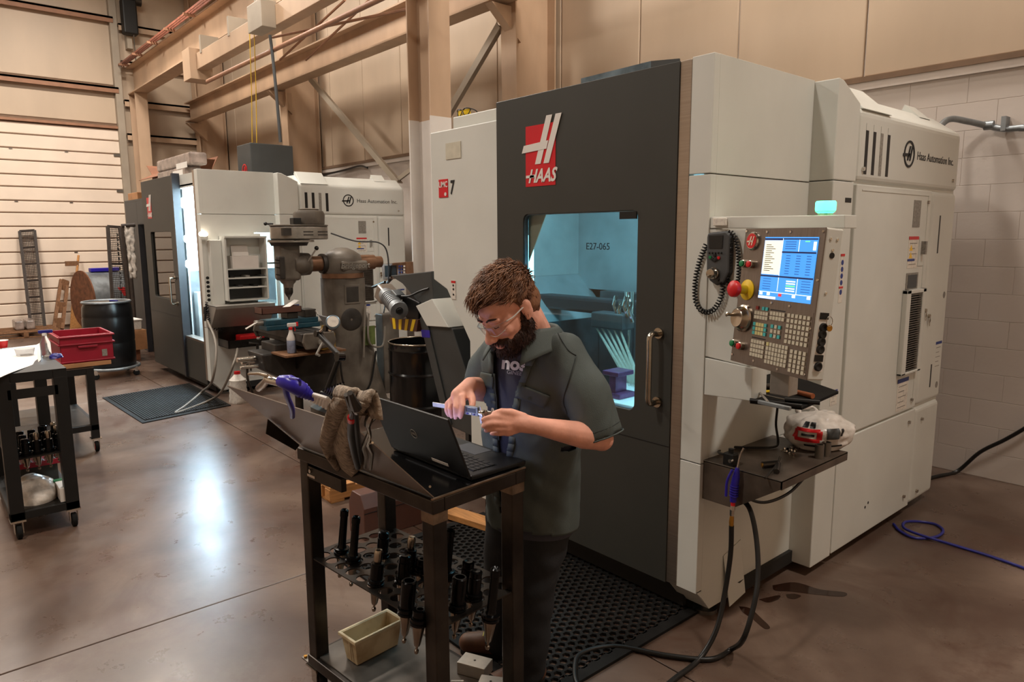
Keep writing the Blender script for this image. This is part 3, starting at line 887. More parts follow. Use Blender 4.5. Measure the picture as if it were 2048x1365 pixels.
    for k in range(4):
        y = 3.92+0.092*k
        P(MB().box(XC-0.008, XC+0.0008, y-0.018, y+0.018, 2.16, 2.42), 'vent_slot', 'black' if k != 2 else 'label_grey', tb)
        P(MB().box(XC-0.006, XC+0.0014, y-0.018, y+0.018, 2.385, 2.42), 'slot_baffle', 'cream', tb)
    # wordmark
    ring_logo(root, V((XC+0.001, 4.49, 2.303))+V((dx, dy, 0)), 0.076, 'ink')
    vs, fs = text_mesh('Haas Automation Inc.', 0.068, frame_m(V((XC+0.0005, 4.915, 2.30))+V((dx, dy, 0)), (0, 1, 0), (0, 0, 1)), 0.0012, 0, 0.0, 1.02)
    MB().add(vs, fs).build('lettering', 'ink', root)
    for y, z in ((3.89, 2.186), (5.231, 2.184), (4.84, 2.037), (4.82, 0.793), (4.81, 0.647), (5.03, 0.63), (4.816, 0.147), (5.04, 0.129)):
        latch(root, XC+dx, y+dy, z)
    # nameplate, warning stickers, window
    P(MB().box(XC-0.001, XC+0.002, 4.62, 4.73, 1.885, 2.045), 'nameplate', 'label_grey', dp)
    s_ = sticker(root, XC+dx, 4.585+dy, 4.735+dy, 1.64, 1.83, 'red', 0.1, lines=5)
    for z in (1.745, 1.70):
        MB().prism([(4.60+dy, z), (4.65+dy, z), (4.625+dy, z+0.035)], 0, XC+dx, XC+dx+0.0028).build('warning_sign', 'label_yellow', s_)
    MB().box(XC+dx, XC+dx+0.003, 4.585+dy, 4.69+dy, 1.682, 1.695).build('warning_band', 'label_blue', s_)
    sw = P(MB().box(XC-0.002, XC+0.004, 4.745, 4.83, 1.65, 1.825), 'power_switch', 'cream')
    P(MB().box(XC, XC+0.03, 4.775, 4.80, 1.72, 1.80), 'switch_lever', 'label_grey', sw)
    P(MB().box(XC-0.002, XC+0.004, 4.585, 4.765, 1.505, 1.61), 'inspection_window', 'label_grey', dp)
    P(MB().box(XC, XC+0.0055, 4.605, 4.745, 1.517, 1.598), 'window_pane', 'grey_plastic', dp)
    sticker(root, XC+dx, 4.58+dy, 4.75+dy, 0.75, 0.955, 'label_blue', 0.12, lines=5)
    P(MB().box(XC-0.004, XC+0.0012, 5.058, 5.076, 1.72, 1.96), 'slot', 'black', rr)
    P(MB().box(XC-0.004, XC+0.0012, 5.122, 5.14, 0.83, 0.985), 'slot', 'black', rr)
    for z in (1.441, 0.83):
        P(MB().lathe([(0.0, 0.004), (0.022, 0.004), (0.026, 0.0)], (XC-0.003, 5.255, z), (1, 0, 0), 16), 'grommet', 'label_grey', rr, smooth=40)
    sticker(root, XC+dx-0.002, 5.18+dy, 5.29+dy, 0.94, 1.13, 'label_blue', 0.1, lines=5)
    for y, z in ((4.93, 1.36), (5.0, 1.32)):
        kk = P(MB().cyl((XC, y, z), (XC+0.012, y, z), 0.013, n=12), 'key_lock', 'nickel', smooth=40)
        P(MB().lathe([(0.010, 0), (0.016, 0.002), (0.010, 0.004)], (XC+0.010, y, z-0.03), (1, 0, 0), 12).box(XC+0.011, XC+0.014, y-0.003, y+0.003, z-0.065, z-0.01), 'key', 'nickel', kk)
    # air filter with louvres
    fr = P(MB().box(XC, XC+0.03, 4.55, 4.85, 0.985, 1.0).box(XC, XC+0.03, 4.55, 4.85, 1.485, 1.51).box(XC, XC+0.03, 4.55, 4.61, 0.985, 1.51).box(XC, XC+0.03, 4.80, 4.85, 0.985, 1.51), 'filter_frame', 'cream', bevel=0.004)
    P(MB().box(XC-0.002, XC+0.004, 4.61, 4.80, 1.0, 1.485), 'filter_mat', 'black', fr)
    for k in range(34):
        z = 1.006+k*0.0142
        P(MB().box(XC+0.002, XC+0.024, 4.608, 4.802, z, z+0.0055), 'louvre', 'steel', fr)
    for y, z in ((4.23, 0.227), (4.27, 0.245)):
        P(MB().cyl((XC-0.003, y, z), (XC+0.001, y, z), 0.009, n=10), 'plug_hole', 'black', lp)
    # pictogram stickers on the step post
    ps = sticker(root, XC+dx, 3.70+dy, 3.745+dy, 1.49, 1.745, 'red', 0.05, lines=0)
    for k, z in enumerate((1.70, 1.665, 1.63, 1.595, 1.545)):
        MB().cyl((XC+dx, 3.722+dy, z), (XC+dx+0.0026, 3.722+dy, z), 0.014, n=12).build('pictogram', 'label_blue', ps)
    MB().box(XC+dx, XC+dx+0.0026, 3.70+dy, 3.745+dy, 1.565, 1.575).build('pictogram_band', 'red', ps)
    for z in (2.02, 1.93):
        P(MB().box(XC-0.003, XC+0.0012, 3.71, 3.78, z-0.012, z+0.012), 'post_slot', 'black', st)
    sticker(root, XC+dx, 3.68+dy, 3.76+dy, 0.94, 1.02, 'label_blue', 0.2, lines=2)
    return root, P
def plate_hole(mb, x0, x1, z0, z1, hx0, hx1, hz0, hz1, r, y0, y1, n=6):
    """flat plate in XZ with a round-cornered opening"""
    inner = []
    for cx, cz, a0 in ((hx1-r, hz1-r, 0), (hx0+r, hz1-r, 90), (hx0+r, hz0+r, 180), (hx1-r, hz0+r, 270)):
        for k in range(n+1):
            a = math.radians(a0+90*k/n)
            inner.append((cx+r*math.cos(a), cz+r*math.sin(a)))
    outer = []
    for i, (x, z) in enumerate(inner):
        q, k = divmod(i, n+1)
        c = ((x1, z1), (x0, z1), (x0, z0), (x1, z0))[q]
        if k == n//2:
            outer.append(c)
        elif (k < n//2) == (q % 2 == 0):
            outer.append((c[0], z))
        else:
            outer.append((x, c[1]))
    N = len(inner)
    vs = [(x, y, z) for y in (y0, y1) for lst in (inner, outer) for x, z in lst]
    fs = []
    for i in range(N):
        j = (i+1) % N
        fs += [(i, j, N+j, N+i), (2*N+i, 3*N+i, 3*N+j, 2*N+j), (i, 2*N+i, 2*N+j, j), (N+i, N+j, 3*N+j, 3*N+i)]
    return mb.add(vs, fs)
def light_in(root, name, loc, size, sy, energy, col, rot):
    L = bpy.data.lights.new(name, 'AREA')
    L.shape = 'RECTANGLE'; L.size = size; L.size_y = sy; L.energy = energy; L.color = col
    o = bpy.data.objects.new(name, L)
    COL.objects.link(o)
    o.parent = root
    o.location = WM[root].inverted() @ V(loc)
    o.rotation_euler = rot
    return o
def grab_handle(P, x, z0, z1, y, parent, r=0.014):
    p = [(x, y, z1), (x, y-0.05, z1+0.005), (x, y-0.075, z1-0.03), (x, y-0.075, z0+0.03), (x, y-0.05, z0-0.005), (x, y, z0)]
    pts = [V(p[0]), V(p[1])]
    for k in range(5):
        a = PI/2*k/4
        pts.append(V((x, y-0.05-0.025*math.sin(a), z1-0.025+0.03*math.cos(a))))
    for k in range(5):
        a = PI/2*k/4
        pts.append(V((x, y-0.05-0.025*math.cos(a), z0+0.025-0.03*math.sin(a))))
    pts += [V(p[5])]
    h = P(MB().tube(pts, r, 10), 'handle', 'nickel', parent, smooth=40)
    for z in (z0-0.004, z1+0.004):
        P(MB().cyl((x, y+0.001, z), (x, y-0.012, z), 0.026, n=14), 'handle_foot', 'nickel', parent, smooth=40)
    return h
# --- first machine: closed door, lit chamber
haas1, P1 = machine(0, 0, False, 'large pale machining center with a closed dark door and lit window')
d1 = P1(plate_hole(MB(), -3.24, -1.972, 0.16, 2.604, -3.01, -2.19, 0.985, 1.965, 0.035, 2.685, 2.725), 'door', 'door_grey', bevel=0.002, seg=1)
P1(MB().box(-3.24, -1.975, 2.6835, 2.687, 0.846, 0.850), 'door_seam', 'ink', d1)
P1(MB().box(-3.03, -2.17, 2.716, 2.722, 0.965, 1.985), 'door_window', 'window_glass', d1)
P1(MB().box(-2.30, -2.195, 2.680, 2.688, 1.925, 1.96), 'tape_patch', 'black', d1)
P1(plate_hole(MB(), -3.018, -2.182, 0.977, 1.973, -3.006, -2.194, 0.989, 1.961, 0.033, 2.694, 2.716), 'window_seal', 'galv_blue', d1)
grab_handle(P1, -2.045, 1.06, 1.385, 2.685, d1)
vs, fs = text_mesh('E27-065', 0.05, frame_m((-2.47, 2.714, 1.79), (1, 0, 0), (0, 0, 1)), 0.0006)
MB().add(vs, fs).build('marker_note', 'ink', d1)
haas_logo(haas1, (-2.985, 2.685, 2.115), 0.235)
# UMC 7 badge
ub = MB().box(-3.865, -3.765, 2.711, 2.715, 2.095, 2.21).build('model_badge', 'logo_red', haas1)
vs, fs = text_mesh('UMC', 0.052, frame_m((-3.815, 2.7105, 2.175), (1, 0, 0), (0, 0, 1)), 0.001, 0, 0.001, 0.85)
MB().add(vs, fs).build('badge_lettering', 'logo_white', ub)
MB().cyl((-3.79, 2.7105, 2.115), (-3.79, 2.709, 2.115), 0.012, n=12).build('badge_mark', 'logo_white', ub)
vs, fs = text_mesh('7', 0.12, frame_m((-3.722, 2.713, 2.15), (1, 0, 0), (0, 0, 1)), 0.001, 0.1, 0.003, 0.7)
MB().add(vs, fs).build('model_number', 'ink', haas1)
st1 = MB().box(-3.745, -3.70, 2.711, 2.715, 1.44, 1.56).build('door_sticker', 'label_white', haas1)
MB().box(-3.745, -3.70, 2.710, 2.712, 1.545, 1.56).build('sticker_heading', 'red', st1)
for z in (1.47, 1.505, 1.53):
    MB().box(-3.73, -3.715, 2.7095, 2.712, z-0.006, z+0.006).build('print', 'ink', st1)
# working chamber
P1(MB().box(-3.86, -3.84, 2.76, 4.02, 1.55, 2.42), 'chamber_wall', 'interior_cyan')
P1(MB().box(-3.54, -3.52, 2.76, 4.02, 0.5, 1.25), 'chamber_wall', 'interior_dark')
P1(MB().add([(-3.85, 2.76, 1.55), (-3.85, 4.02, 1.55), (-3.53, 4.02, 1.24), (-3.53, 2.76, 1.24)], [(0, 1, 2, 3)]), 'chamber_wall', 'interior_blue', solid=0.01)
P1(MB().box(-3.86, -1.88, 4.0, 4.02, 1.44, 2.42), 'chamber_wall', 'interior_blue')
P1(MB().box(-3.52, -1.88, 3.90, 4.0, 0.5, 1.44), 'way_cover', 'interior_dark')
for k in range(5):
    P1(MB().box(-3.51+0.33*k, -3.20+0.33*k, 3.885, 3.90, 0.62, 1.40), 'way_leaf', 'interior_dark')
P1(MB().box(-1.90, -1.88, 2.76, 4.0, 0.5, 2.42), 'chamber_wall', 'interior_blue')
P1(MB().box(-3.86, -1.88, 2.76, 4.0, 2.40, 2.42), 'chamber_roof', 'interior_cyan')
P1(MB().box(-3.53, -1.88, 2.76, 4.0, 0.48, 0.5), 'chamber_floor', 'interior_cyan')
P1(MB().box(-3.86, -3.3, 2.745, 2.765, 1.58, 2.42).box(-3.53, -3.3, 2.745, 2.765, 0.5, 1.58).box(-3.3, -3.02, 2.745, 2.765, 0.5, 0.95).box(-3.3, -3.02, 2.745, 2.765, 2.0, 2.42), 'chamber_front', 'interior_cyan')
hd = P1(MB().box(-3.80, -2.86, 3.46, 3.60, 1.33, 1.43), 'head_beam', 'navy', bevel=0.02)
P1(MB().cyl((-2.84, 3.42, 1.50), (-2.84, 3.42, 1.36), 0.034, 0.030, 14).cyl((-2.84, 3.42, 1.36), (-2.84, 3.42, 1.12), 0.012, 0.009, 10), 'tool', 'chrome', hd, smooth=40)
for k in range(4):
    p = V((-2.90+0.04*k, 3.36, 1.47-0.03*(k % 2)))
    P1(MB().tube([p, p+V((0.01, -0.03, -0.05)), p+V((0.025, -0.01, -0.12))], 0.012, 8), 'coolant_nozzle', 'chrome', hd, smooth=40)
P1(MB().prism([(-3.02, 1.975), (-2.87, 1.975), (-3.02, 1.70)], 1, 2.735, 2.74), 'corner_triangle', 'wall_tan')  # flat tan triangle in the upper left corner of the window
P1(MB().cyl((-2.55, 3.6, 1.36), (-2.45, 3.45, 1.30), 0.018, n=12), 'wash_nozzle', 'chrome', smooth=40)
jp, kp1 = at(1212, 643, 1, 3.3), at(1238, 772, 1, 3.12)
sn = P1(MB().box(jp.x-0.13, jp.x+0.13, 3.3, 3.42, jp.z-0.05, jp.z+0.05), 'shower_bar', 'interior_dark', bevel=0.01)
for k in range(5):
    a = jp+V((-0.10+0.05*k, 0.02, -0.05)); b = kp1+V((0.02+0.02*k, 0.08, 0.0))
    P1(MB().cyl(a, b, 0.006, 0.016, 8), 'coolant_jet', 'coolant', sn)
tr = P1(MB().lathe([(0.0, 0.0), (0.30, 0.0), (0.30, 0.06), (0.0, 0.06)], (-2.55, 3.3, 0.72), (0, 0, 1), 24), 'trunnion_table', 'steel', smooth=40)
P1(MB().box(-3.1, -2.0, 3.2, 3.5, 0.5, 0.73), 'trunnion_bed', 'interior_dark', bevel=0.03)
kx_, kz_ = kp1.x, kp1.z-0.06
P1(MB().box(kx_-0.25, kx_+0.3, 2.98, 3.45, 0.5, kz_), 'fixture_block', 'interior_white', tr, bevel=0.01)
P1(MB().box(kx_-0.075, kx_+0.075, 3.04, 3.18, kz_, kz_+0.03).box(kx_-0.025, kx_+0.025, 3.06, 3.16, kz_+0.029, kz_+0.13).box(kx_-0.06, kx_+0.06, 3.04, 3.18, kz_+0.129, kz_+0.155), 'workpiece', 'fixture_purple', tr, bevel=0.004)
P1(MB().box(-3.12, -3.09, 2.80, 2.84, 1.1, 1.85), 'light_bar', 'led_strip')
light_in(haas1, 'chamber_light', (-2.2, 3.3, 2.29), 0.25, 0.7, 28, (0.36, 0.80, 1.0), (0, math.radians(-40), 0))
light_in(haas1, 'chamber_light', (-2.8, 3.25, 2.385), 1.2, 0.3, 20, (0.36, 0.80, 1.0), (0, 0, 0))
# roof furniture behind the door top
ga_, gb_, gc_ = at(1162, 157, 1, 2.98), at(1302, 122, 1, 2.98), at(1358, 117, 1, 2.98)
P1(MB().prism([(ga_.x, 2.45), (gb_.x, 2.45), (gb_.x, gb_.z), (ga_.x, ga_.z)], 1, 2.98, 2.99), 'splash_guard', 'galv_blue')
P1(MB().prism([(gb_.x, 2.45), (gc_.x, 2.45), (gc_.x, gc_.z), (gb_.x, gb_.z)], 1, 2.98, 2.99), 'splash_guard', 'dark_grey')
# loose access flap on the lower side
P1(MB().add([(-1.797, 2.91, 0.29), (-1.797, 3.06, 0.33), (-1.776, 3.09, 0.045), (-1.765, 2.93, 0.03)], [(0, 1, 2, 3)]), 'access_flap', 'cream_side', solid=0.003)
# --- second machine: door slid open, bright chamber
DX2, DY2 = -6.65, -0.06
haas2, P2 = machine(DX2, DY2, True, 'farther pale machining center with its dark door slid open on a bright chamber')
d2 = P2(plate_hole(MB(), -4.17, -2.74, 0.10, 2.60, -3.87, -2.92, 1.05, 1.92, 0.03, 2.68, 2.72), 'door', 'door_grey', bevel=0.003, seg=1)
P2(MB().box(-3.89, -2.90, 2.706, 2.71, 1.03, 1.94), 'door_window', 'smoked_glass', d2)
P2(MB().box(-3.9, -2.89, 2.725, 2.73, 1.02, 1.95), 'window_backing', 'cream', d2)  # flat cream panel behind the pane, crossed by thin dark lines
for k in range(5):
    P2(MB().box(-3.9, -2.89, 2.7225, 2.727, 1.13+0.19*k, 1.137+0.19*k), 'backing_line', 'dark_grey', d2)
for k in range(3):
    P2(MB().box(-3.7+0.3*k, -3.69+0.3*k, 2.7225, 2.727, 1.03, 1.94), 'backing_line', 'dark_grey', d2)
P2(MB().box(-2.74, -2.69, 2.67, 2.76, 0.10, 2.62), 'door_edge', 'navy', d2)
grab_handle(P2, -2.86, 1.02, 1.34, 2.68, d2)
P2(MB().box(-4.17, -2.75, 2.6785, 2.682, 0.846, 0.850), 'door_seam', 'ink', d2)
haas_logo(haas2, (-3.93+DX2, 2.68+DY2, 2.10), 0.20)
# opening: sill, lower front, header
P2(MB().box(-2.74, -1.97, 2.70, 2.73, 0.10, 0.60), 'front_panel', 'door_grey', bevel=0.003)
P2(MB().box(-2.74, -1.97, 2.70, 2.80, 0.60, 0.625), 'sill', 'stainless')
P2(MB().box(-4.1, -1.97, 2.76, 2.80, 2.50, 2.60), 'header', 'cream')
P2(MB().box(-2.70, -1.97, 2.76, 4.4, 2.46, 2.48), 'chamber_roof', 'interior_cyan')
P2(MB().box(-3.86, -3.84, 2.8, 4.4, 0.5, 2.44), 'chamber_wall', 'interior_cyan')
P2(MB().box(-3.86, -1.95, 4.38, 4.40, 0.5, 2.44), 'chamber_wall', 'galv')
P2(MB().box(-1.90, -1.88, 3.72, 4.4, 0.5, 2.44), 'chamber_wall', 'galv')
P2(MB().box(-3.86, -1.88, 2.8, 4.4, 0.46, 0.5), 'chamber_floor', 'interior_blue')
P2(MB().box(-3.86, -2.75, 2.80, 2.82, 0.5, 2.44), 'chamber_front', 'interior_cyan')
P2(MB().prism([(2.85, 0.5), (3.6, 0.5), (4.2, 1.1), (4.2, 0.5)], 0, -2.94, -2.0), 'chip_slope', 'interior_blue')
P2(MB().box(-2.93, -2.0, 3.2, 3.9, 0.9, 1.0), 'work_table', 'steel', bevel=0.006)
P2(MB().box(-2.6, -2.1, 2.95, 3.2, 1.02, 1.42), 'tool_carousel', 'interior_dark', bevel=0.02)
hd = P2(MB().box(-2.60, -2.25, 3.5, 4.3, 1.5, 2.2), 'spindle_head', 'cream', bevel=0.03)
for z, r in ((2.27, 0.07), (1.83, 0.05), (1.52, 0.055)):
    P2(MB().lathe([(0, 0.03), (r*0.8, 0.025), (r, 0)], (-2.69, 2.80, z), (0.75, -0.6, 0.1), 16), 'work_lamp', 'led_white', smooth=40)
P2(MB().box(-2.97, -2.95, 2.83, 4.3, 1.42, 2.44), 'chamber_wall', 'interior_white')  # inner wall added in white so the open chamber looks brightly lit
P2(MB().box(-2.96, -2.94, 2.83, 4.3, 0.5, 1.42), 'chamber_wall', 'interior_dark')
P2(MB().box(-2.93, -2.78, 2.9, 3.4, 0.55, 1.15), 'chip_guard', 'interior_cyan')
for z in (2.30, 2.0, 1.7):
    P2(MB().box(-2.948, -2.93, 2.86, 3.5, z-0.07, z+0.07), 'light_bar', 'led_white')
P2(MB().box(-4.1, -1.97, 2.76, 2.9, 2.44, 2.5), 'header', 'cream')  # added closer, keeps chamber light off the packs on the roof
light_in(haas2, 'chamber_light', (-2.92+DX2, 3.18+DY2, 2.0), 0.6, 0.7, 160, (0.58, 0.82, 1.0), (math.radians(90), 0, math.radians(-90)))
light_in(haas2, 'chamber_light', (-2.45+DX2, 3.3+DY2, 2.43), 0.6, 0.7, 240, (0.58, 0.82, 1.0), (0, 0, 0))
# head cover standing above the roof
hc = P2(MB().box(-3.18, -2.70, 3.66, 4.24, 2.46, 3.06), 'head_cover', 'dark_grey', bevel=0.01)
ring_logo(haas2, V((-2.93+DX2, 3.657+DY2, 2.72)), 0.085, 'red', (1, 0, 0), hc)
# rolled-back pendant with its shelves
t = thing('control_cabinet', 'pale control box with open shelves on the side of the farther machine', 'control', (-8.2, 2.72, 1.15))
X2 = XS2 = -8.45
def Q(n, m_, *boxes, bevel=0.0, parent=None):
    mb = MB()
    for b_ in boxes:
        mb.box(*b_)
    return mb.build(n, m_, parent or t, bevel=bevel)
ya = at(450, 480, 0, -8.30).y; yb = at(527, 480, 0, -8.30).y
z1 = at(490, 476, 0, -8.30).z; z0 = at(490, 600, 0, -8.30).z
Q('back_plate', 'cream', (-8.452, -8.44, ya-0.02, yb+0.02, z0-0.02, z1+0.05))
Q('side_plate', 'cream', (-8.45, -8.27, ya-0.02, ya, z0, z1))
Q('side_plate', 'cream', (-8.45, -8.27, yb, yb+0.02, z0, z1))
Q('top_plate', 'cream', (-8.45, -8.25, ya-0.02, yb+0.02, z1, z1+0.02))
zs = [at(490, y, 0, -8.30).z for y in (538, 556, 575)]
for z in [zs[0], zs[1], zs[2], z0]:
    Q('shelf', 'cream', (-8.45, -8.27, ya, yb, z-0.008, z+0.008))
Q('cubby_back', 'dark_grey', (-8.44, -8.435, ya, yb, z0, zs[0]))
for k in range(5):
    y = ya + (yb-ya)*(k+0.3)/5
    Q('manual', ('black', 'dark_grey', 'label_grey')[k % 3], (-8.43, -8.29, y, y+0.05, zs[2]+0.008 if k % 2 else zs[1]+0.008, (zs[2] if k % 2 else zs[1])+0.03))
pb0 = at(415, 470, 1, 2.55)
Q('pendant_head', 'cream', (-8.45, -8.36, at(420, 500, 0, -8.36).y, ya-0.02, z0-0.06, z1-0.02), bevel=0.01)
for k in range(6):
    z = z0+0.02+0.05*k
    MB().cyl((-8.362, 2.64, z), (-8.352, 2.64, z), 0.018, n=10).build('button', 'black', t, smooth=40)
Q('lamp_base', 'cream', (-8.44, -8.37, 2.60, 2.68, z1-0.02, z1+0.02))
MB().ball((-8.40, 2.64, z1+0.045), 0.05, 0.05, 0.035).build('work_lamp', 'amber_glow', t, smooth=0)
e = MB().box(-8.437, -8.28, ya+0.06, yb-0.08, zs[0]+0.008, zs[0]+0.15).build('paper_tray', 'paper')
tag(e, 'sheaf of white paper propped on the open machine shelves', 'paper')
e = MB().slab([(-8.40, ya+0.10, zs[0]+0.15), (-8.40, yb-0.15, zs[0]+0.15), (-8.43, yb-0.15, zs[0]+0.27), (-8.43, ya+0.10, zs[0]+0.27)], (1, 0, 0.2), 0.004).build('envelope', 'paper')
tag(e, 'white envelope standing above the paper on the machine shelves', 'envelope')
pts = [(-8.33, 2.60, z0), (-8.31, 2.62, z0-0.25), (-8.30, 2.72, z0-0.33), (-8.31, 2.78, z0-0.24), (-8.37, 2.80, z0-0.1)]
MB().tube(helix(spline(pts, 8), 0.014, 26, 6), 0.005, 5).build('coiled_cord', 'black', t, smooth=60)
# ------------------------------------------------------------------ control pendant of the first machine
PN = V((-0.37, -0.929, 0)).normalized()
PX = V((0.929, -0.37, 0)).normalized()
PU = (V((0, 0, 0.6)) - PN*0.055).normalized()
PF = PX.cross(PU).normalized()
if PF.dot(PN) < 0: PF = -PF
PO = EYE + (V((-1.526, 2.78, 1.575))-EYE)*0.915
PW, PH = 0.444, 0.549
def pp(t, v, d=0.0):
    """point on the pendant face: t across 0..1, v down 0..1, d out"""
    return PO + PX*((t-0.5)*PW) + PU*((0.5-v)*PH) + PF*d
PR = Matrix((PX, PF, PU)).transposed()
def on_pend(px, py, d=0.0):
    """where a photo pixel's sight line meets a plane parallel to the pendant face"""
    o = PO + PF*d
    r_ = ray(px, py)
    return EYE + r_*((o-EYE).dot(PF)/r_.dot(PF))
pend = thing('control_pendant', 'steel faced control pendant with lit screen and keypad on the near machine', 'control', (PO.x, PO.y, 0.0))
def pbox(mb, t0, t1, v0, v1, d0, d1):
    c = (pp(t0, v0, d0)+pp(t1, v1, d1))/2
    return mb.obox(c, abs(t1-t0)*PW, abs(d1-d0), abs(v1-v0)*PH, PR)
pbox(MB(), 0, 1, 0, 1, -0.08, -0.004).build('housing', 'cream', pend, bevel=0.006)
pbox(MB(), 0, 1, 0, 1, -0.004, 0).build('face_plate', 'brushed', pend, bevel=0.001, seg=1)
pbox(MB(), -0.03, 0.0, 0.0, 1.0, -0.05, -0.01).build('side_seal', 'black', pend)
scr = pbox(MB(), 0.29, 0.937, 0.062, 0.50, 0, 0.002).build('screen', 'screen_blue', pend)
def sc(t0, t1, v0, v1, m_, d=0.003, name='screen_panel'):
    T0 = 0.29+0.647*t0; T1 = 0.29+0.647*t1
    V0 = 0.062+0.438*v0; V1 = 0.062+0.438*v1
    return pbox(MB(), T0, T1, V0, V1, 0.002, d).build(name, m_, scr)
sc(0.01, 0.36, 0.055, 0.60, 'screen_cream')
sc(0.005, 0.36, 0.02, 0.05, 'screen_ink')
sc(0.37, 0.995, 0.02, 0.04, 'screen_ink')
sc(0.37, 0.995, 0.225, 0.25, 'screen_ink')
sc(0.0, 0.995, 0.615, 0.64, 'screen_ink')
sc(0.36, 0.37, 0.02, 0.86, 'screen_white', 0.0025)
sc(0.67, 0.68, 0.02, 0.23, 'screen_white', 0.0025)
sc(0.72, 0.73, 0.64, 0.88, 'screen_white', 0.0025)
sc(0.0, 1.0, 0.235, 0.24, 'screen_white', 0.0026)
sc(0.0, 1.0, 0.88, 0.89, 'screen_white', 0.0025)
for k in range(5):
    sc(0.52, 0.69, 0.68+0.037*k, 0.70+0.037*k, 'screen_white' if k != 2 else 'screen_green')
for k in range(4):
    sc(0.42, 0.62, 0.07+0.035*k, 0.082+0.035*k, 'screen_text', 0.0026, 'screen_text')
for k in range(14):
    sc(0.05, 0.15+0.09*((k*7) % 5)/4, 0.12+0.032*k, 0.132+0.032*k, 'label_grey', 0.0034, 'screen_text')
for c_ in range(3):
    for k in range(8):
        sc(0.46+0.19*c_, 0.54+0.19*c_, 0.285+0.04*k, 0.297+0.04*k, 'screen_text', 0.0026, 'screen_text')
for c_ in (0.06, 0.80):
    for k in range(5):
        sc(c_, c_+0.16, 0.67+0.04*k, 0.68+0.04*k, 'screen_text', 0.0026, 'screen_text')
sc(0.0, 0.35, 0.955, 0.995, 'screen_white')
for t_, m_ in ((0.02, 'screen_white'), (0.17, 'screen_cream'), (0.40, 'screen_red'), (0.66, 'screen_white'), (0.93, 'screen_white')):
    sc(t_, t_+0.06, 0.895, 0.94, m_, 0.003, 'screen_icon')
sc(0.78, 0.86, 0.06, 0.075, 'screen_green')
sc(0.93, 0.98, 0.07, 0.20, 'screen_white')
# badge, buttons, emergency stop, jog dial
b_ = MB().lathe([(0, 0.012), (0.032, 0.011), (0.037, 0.006), (0.037, 0)], pp(0.13, 0.092), PF, 24).build('badge', 'chrome', pend, smooth=40)
MB().lathe([(0, 0.0135), (0.030, 0.0125)], pp(0.13, 0.092), PF, 24).build('badge_disc', 'red', b_, smooth=40)
F = frame_m(pp(0.13, 0.092, 0.0135), PX, PU)
m = MB()
for pts in ([(-0.45, -0.6), (-0.2, -0.6), (0.15, 0.6), (-0.1, 0.6)], [(0.1, -0.6), (0.3, -0.6), (0.65, 0.6), (0.45, 0.6)], [(-0.8, -0.2), (0.3, -0.15), (0.35, 0.08), (-0.75, 0.02)]):
    m.slab([F @ V((a*0.03, b*0.03, 0.001)) for a, b in pts], PF, 0.002)
m.build('badge_emblem', 'chrome', b_)
def button(t_, v_, m_, r=0.013):
    o = MB().lathe([(r*1.25, 0), (r*1.25, 0.016), (r, 0.018)], pp(t_, v_), PF, 16).build('button_collar', 'nickel', pend, smooth=40)
    MB().lathe([(r, 0.012), (r, 0.024), (r*0.7, 0.026), (0, 0.026)], pp(t_, v_), PF, 16).build('button', m_, o, smooth=40)
button(0.055, 0.26, 'green'); button(0.155, 0.262, 'red')
button(0.05, 0.862, 'green'); button(0.15, 0.872, 'red')
es = MB().lathe([(0.042, 0), (0.042, 0.004), (0.030, 0.007), (0.018, 0.010), (0.018, 0.05), (0, 0.05)], pp(0.125, 0.452), PF, 24).build('stop_collar', 'yellow', pend, smooth=40)
MB().lathe([(0.018, 0.045), (0.028, 0.05), (0.034, 0.06), (0.033, 0.074), (0.024, 0.082), (0, 0.084)], pp(0.125, 0.452), PF, 24).build('stop_button', 'red', es, smooth=40)
jd = MB().lathe([(0.056, 0), (0.056, 0.008), (0.048, 0.012), (0.040, 0.035), (0.036, 0.038), (0, 0.036)], pp(0.12, 0.665), PF, 28).build('jog_dial', 'nickel', pend, smooth=40)
MB().lathe([(0.007, 0.0), (0.007, 0.03), (0.010, 0.035), (0, 0.04)], pp(0.07, 0.645, 0.034), PF, 12).build('dial_knob', 'nickel', jd, smooth=40)
# screws
for t_, v_ in ((0.015, 0.02), (0.30, 0.025), (0.60, 0.027), (0.975, 0.025), (0.98, 0.34), (0.97, 0.66), (0.97, 0.965), (0.33, 0.958), (0.65, 0.975), (0.02, 0.95), (0.47, 0.525), (0.70, 0.53)):
    MB().lathe([(0.006, 0), (0.005, 0.003), (0, 0.003)], pp(t_, v_), PF, 8).build('screw', 'chrome', pend)
# keypad
kp = pbox(MB(), 0.25, 0.985, 0.555, 0.985, 0, 0.0008).build('keypad', 'brushed', pend)
KM = {}
def key(t_, v_, w_, h_, m_):
    k_ = (m_, round(w_, 4), round(h_, 4))
    if k_ not in KM:
        o = MB().obox((0, 0, 0.002), w_, h_, 0.004).build('key', m_, kp, world=False)
        KM[k_] = o
    else:
        o = bpy.data.objects.new('key', KM[k_].data); COL.objects.link(o); o.parent = kp
    R = Matrix((PX, PU, PF)).transposed().to_4x4()
    o.matrix_local = WM[kp].inverted() @ Matrix.Translation(pp(t_, v_, 0.0008)) @ R
def keys(t0, t1, v0, v1, nc, nr, mf):
    for j in range(nr):
        for i in range(nc):
            tt = t0+(t1-t0)*(i+0.5)/nc; vv = v0+(v1-v0)*(j+0.5)/nr
            key(tt, vv, 0.014 if nc < 7 else 0.0135, 0.0135, mf(i, j))
be = lambda i, j: 'key_beige'
keys(0.27, 0.33, 0.56, 0.585, 1, 1, lambda i, j: 'key_red')
keys(0.36, 0.45, 0.56, 0.585, 2, 1, lambda i, j: 'key_cyan')
keys(0.27, 0.455, 0.592, 0.655, 5, 2, be)
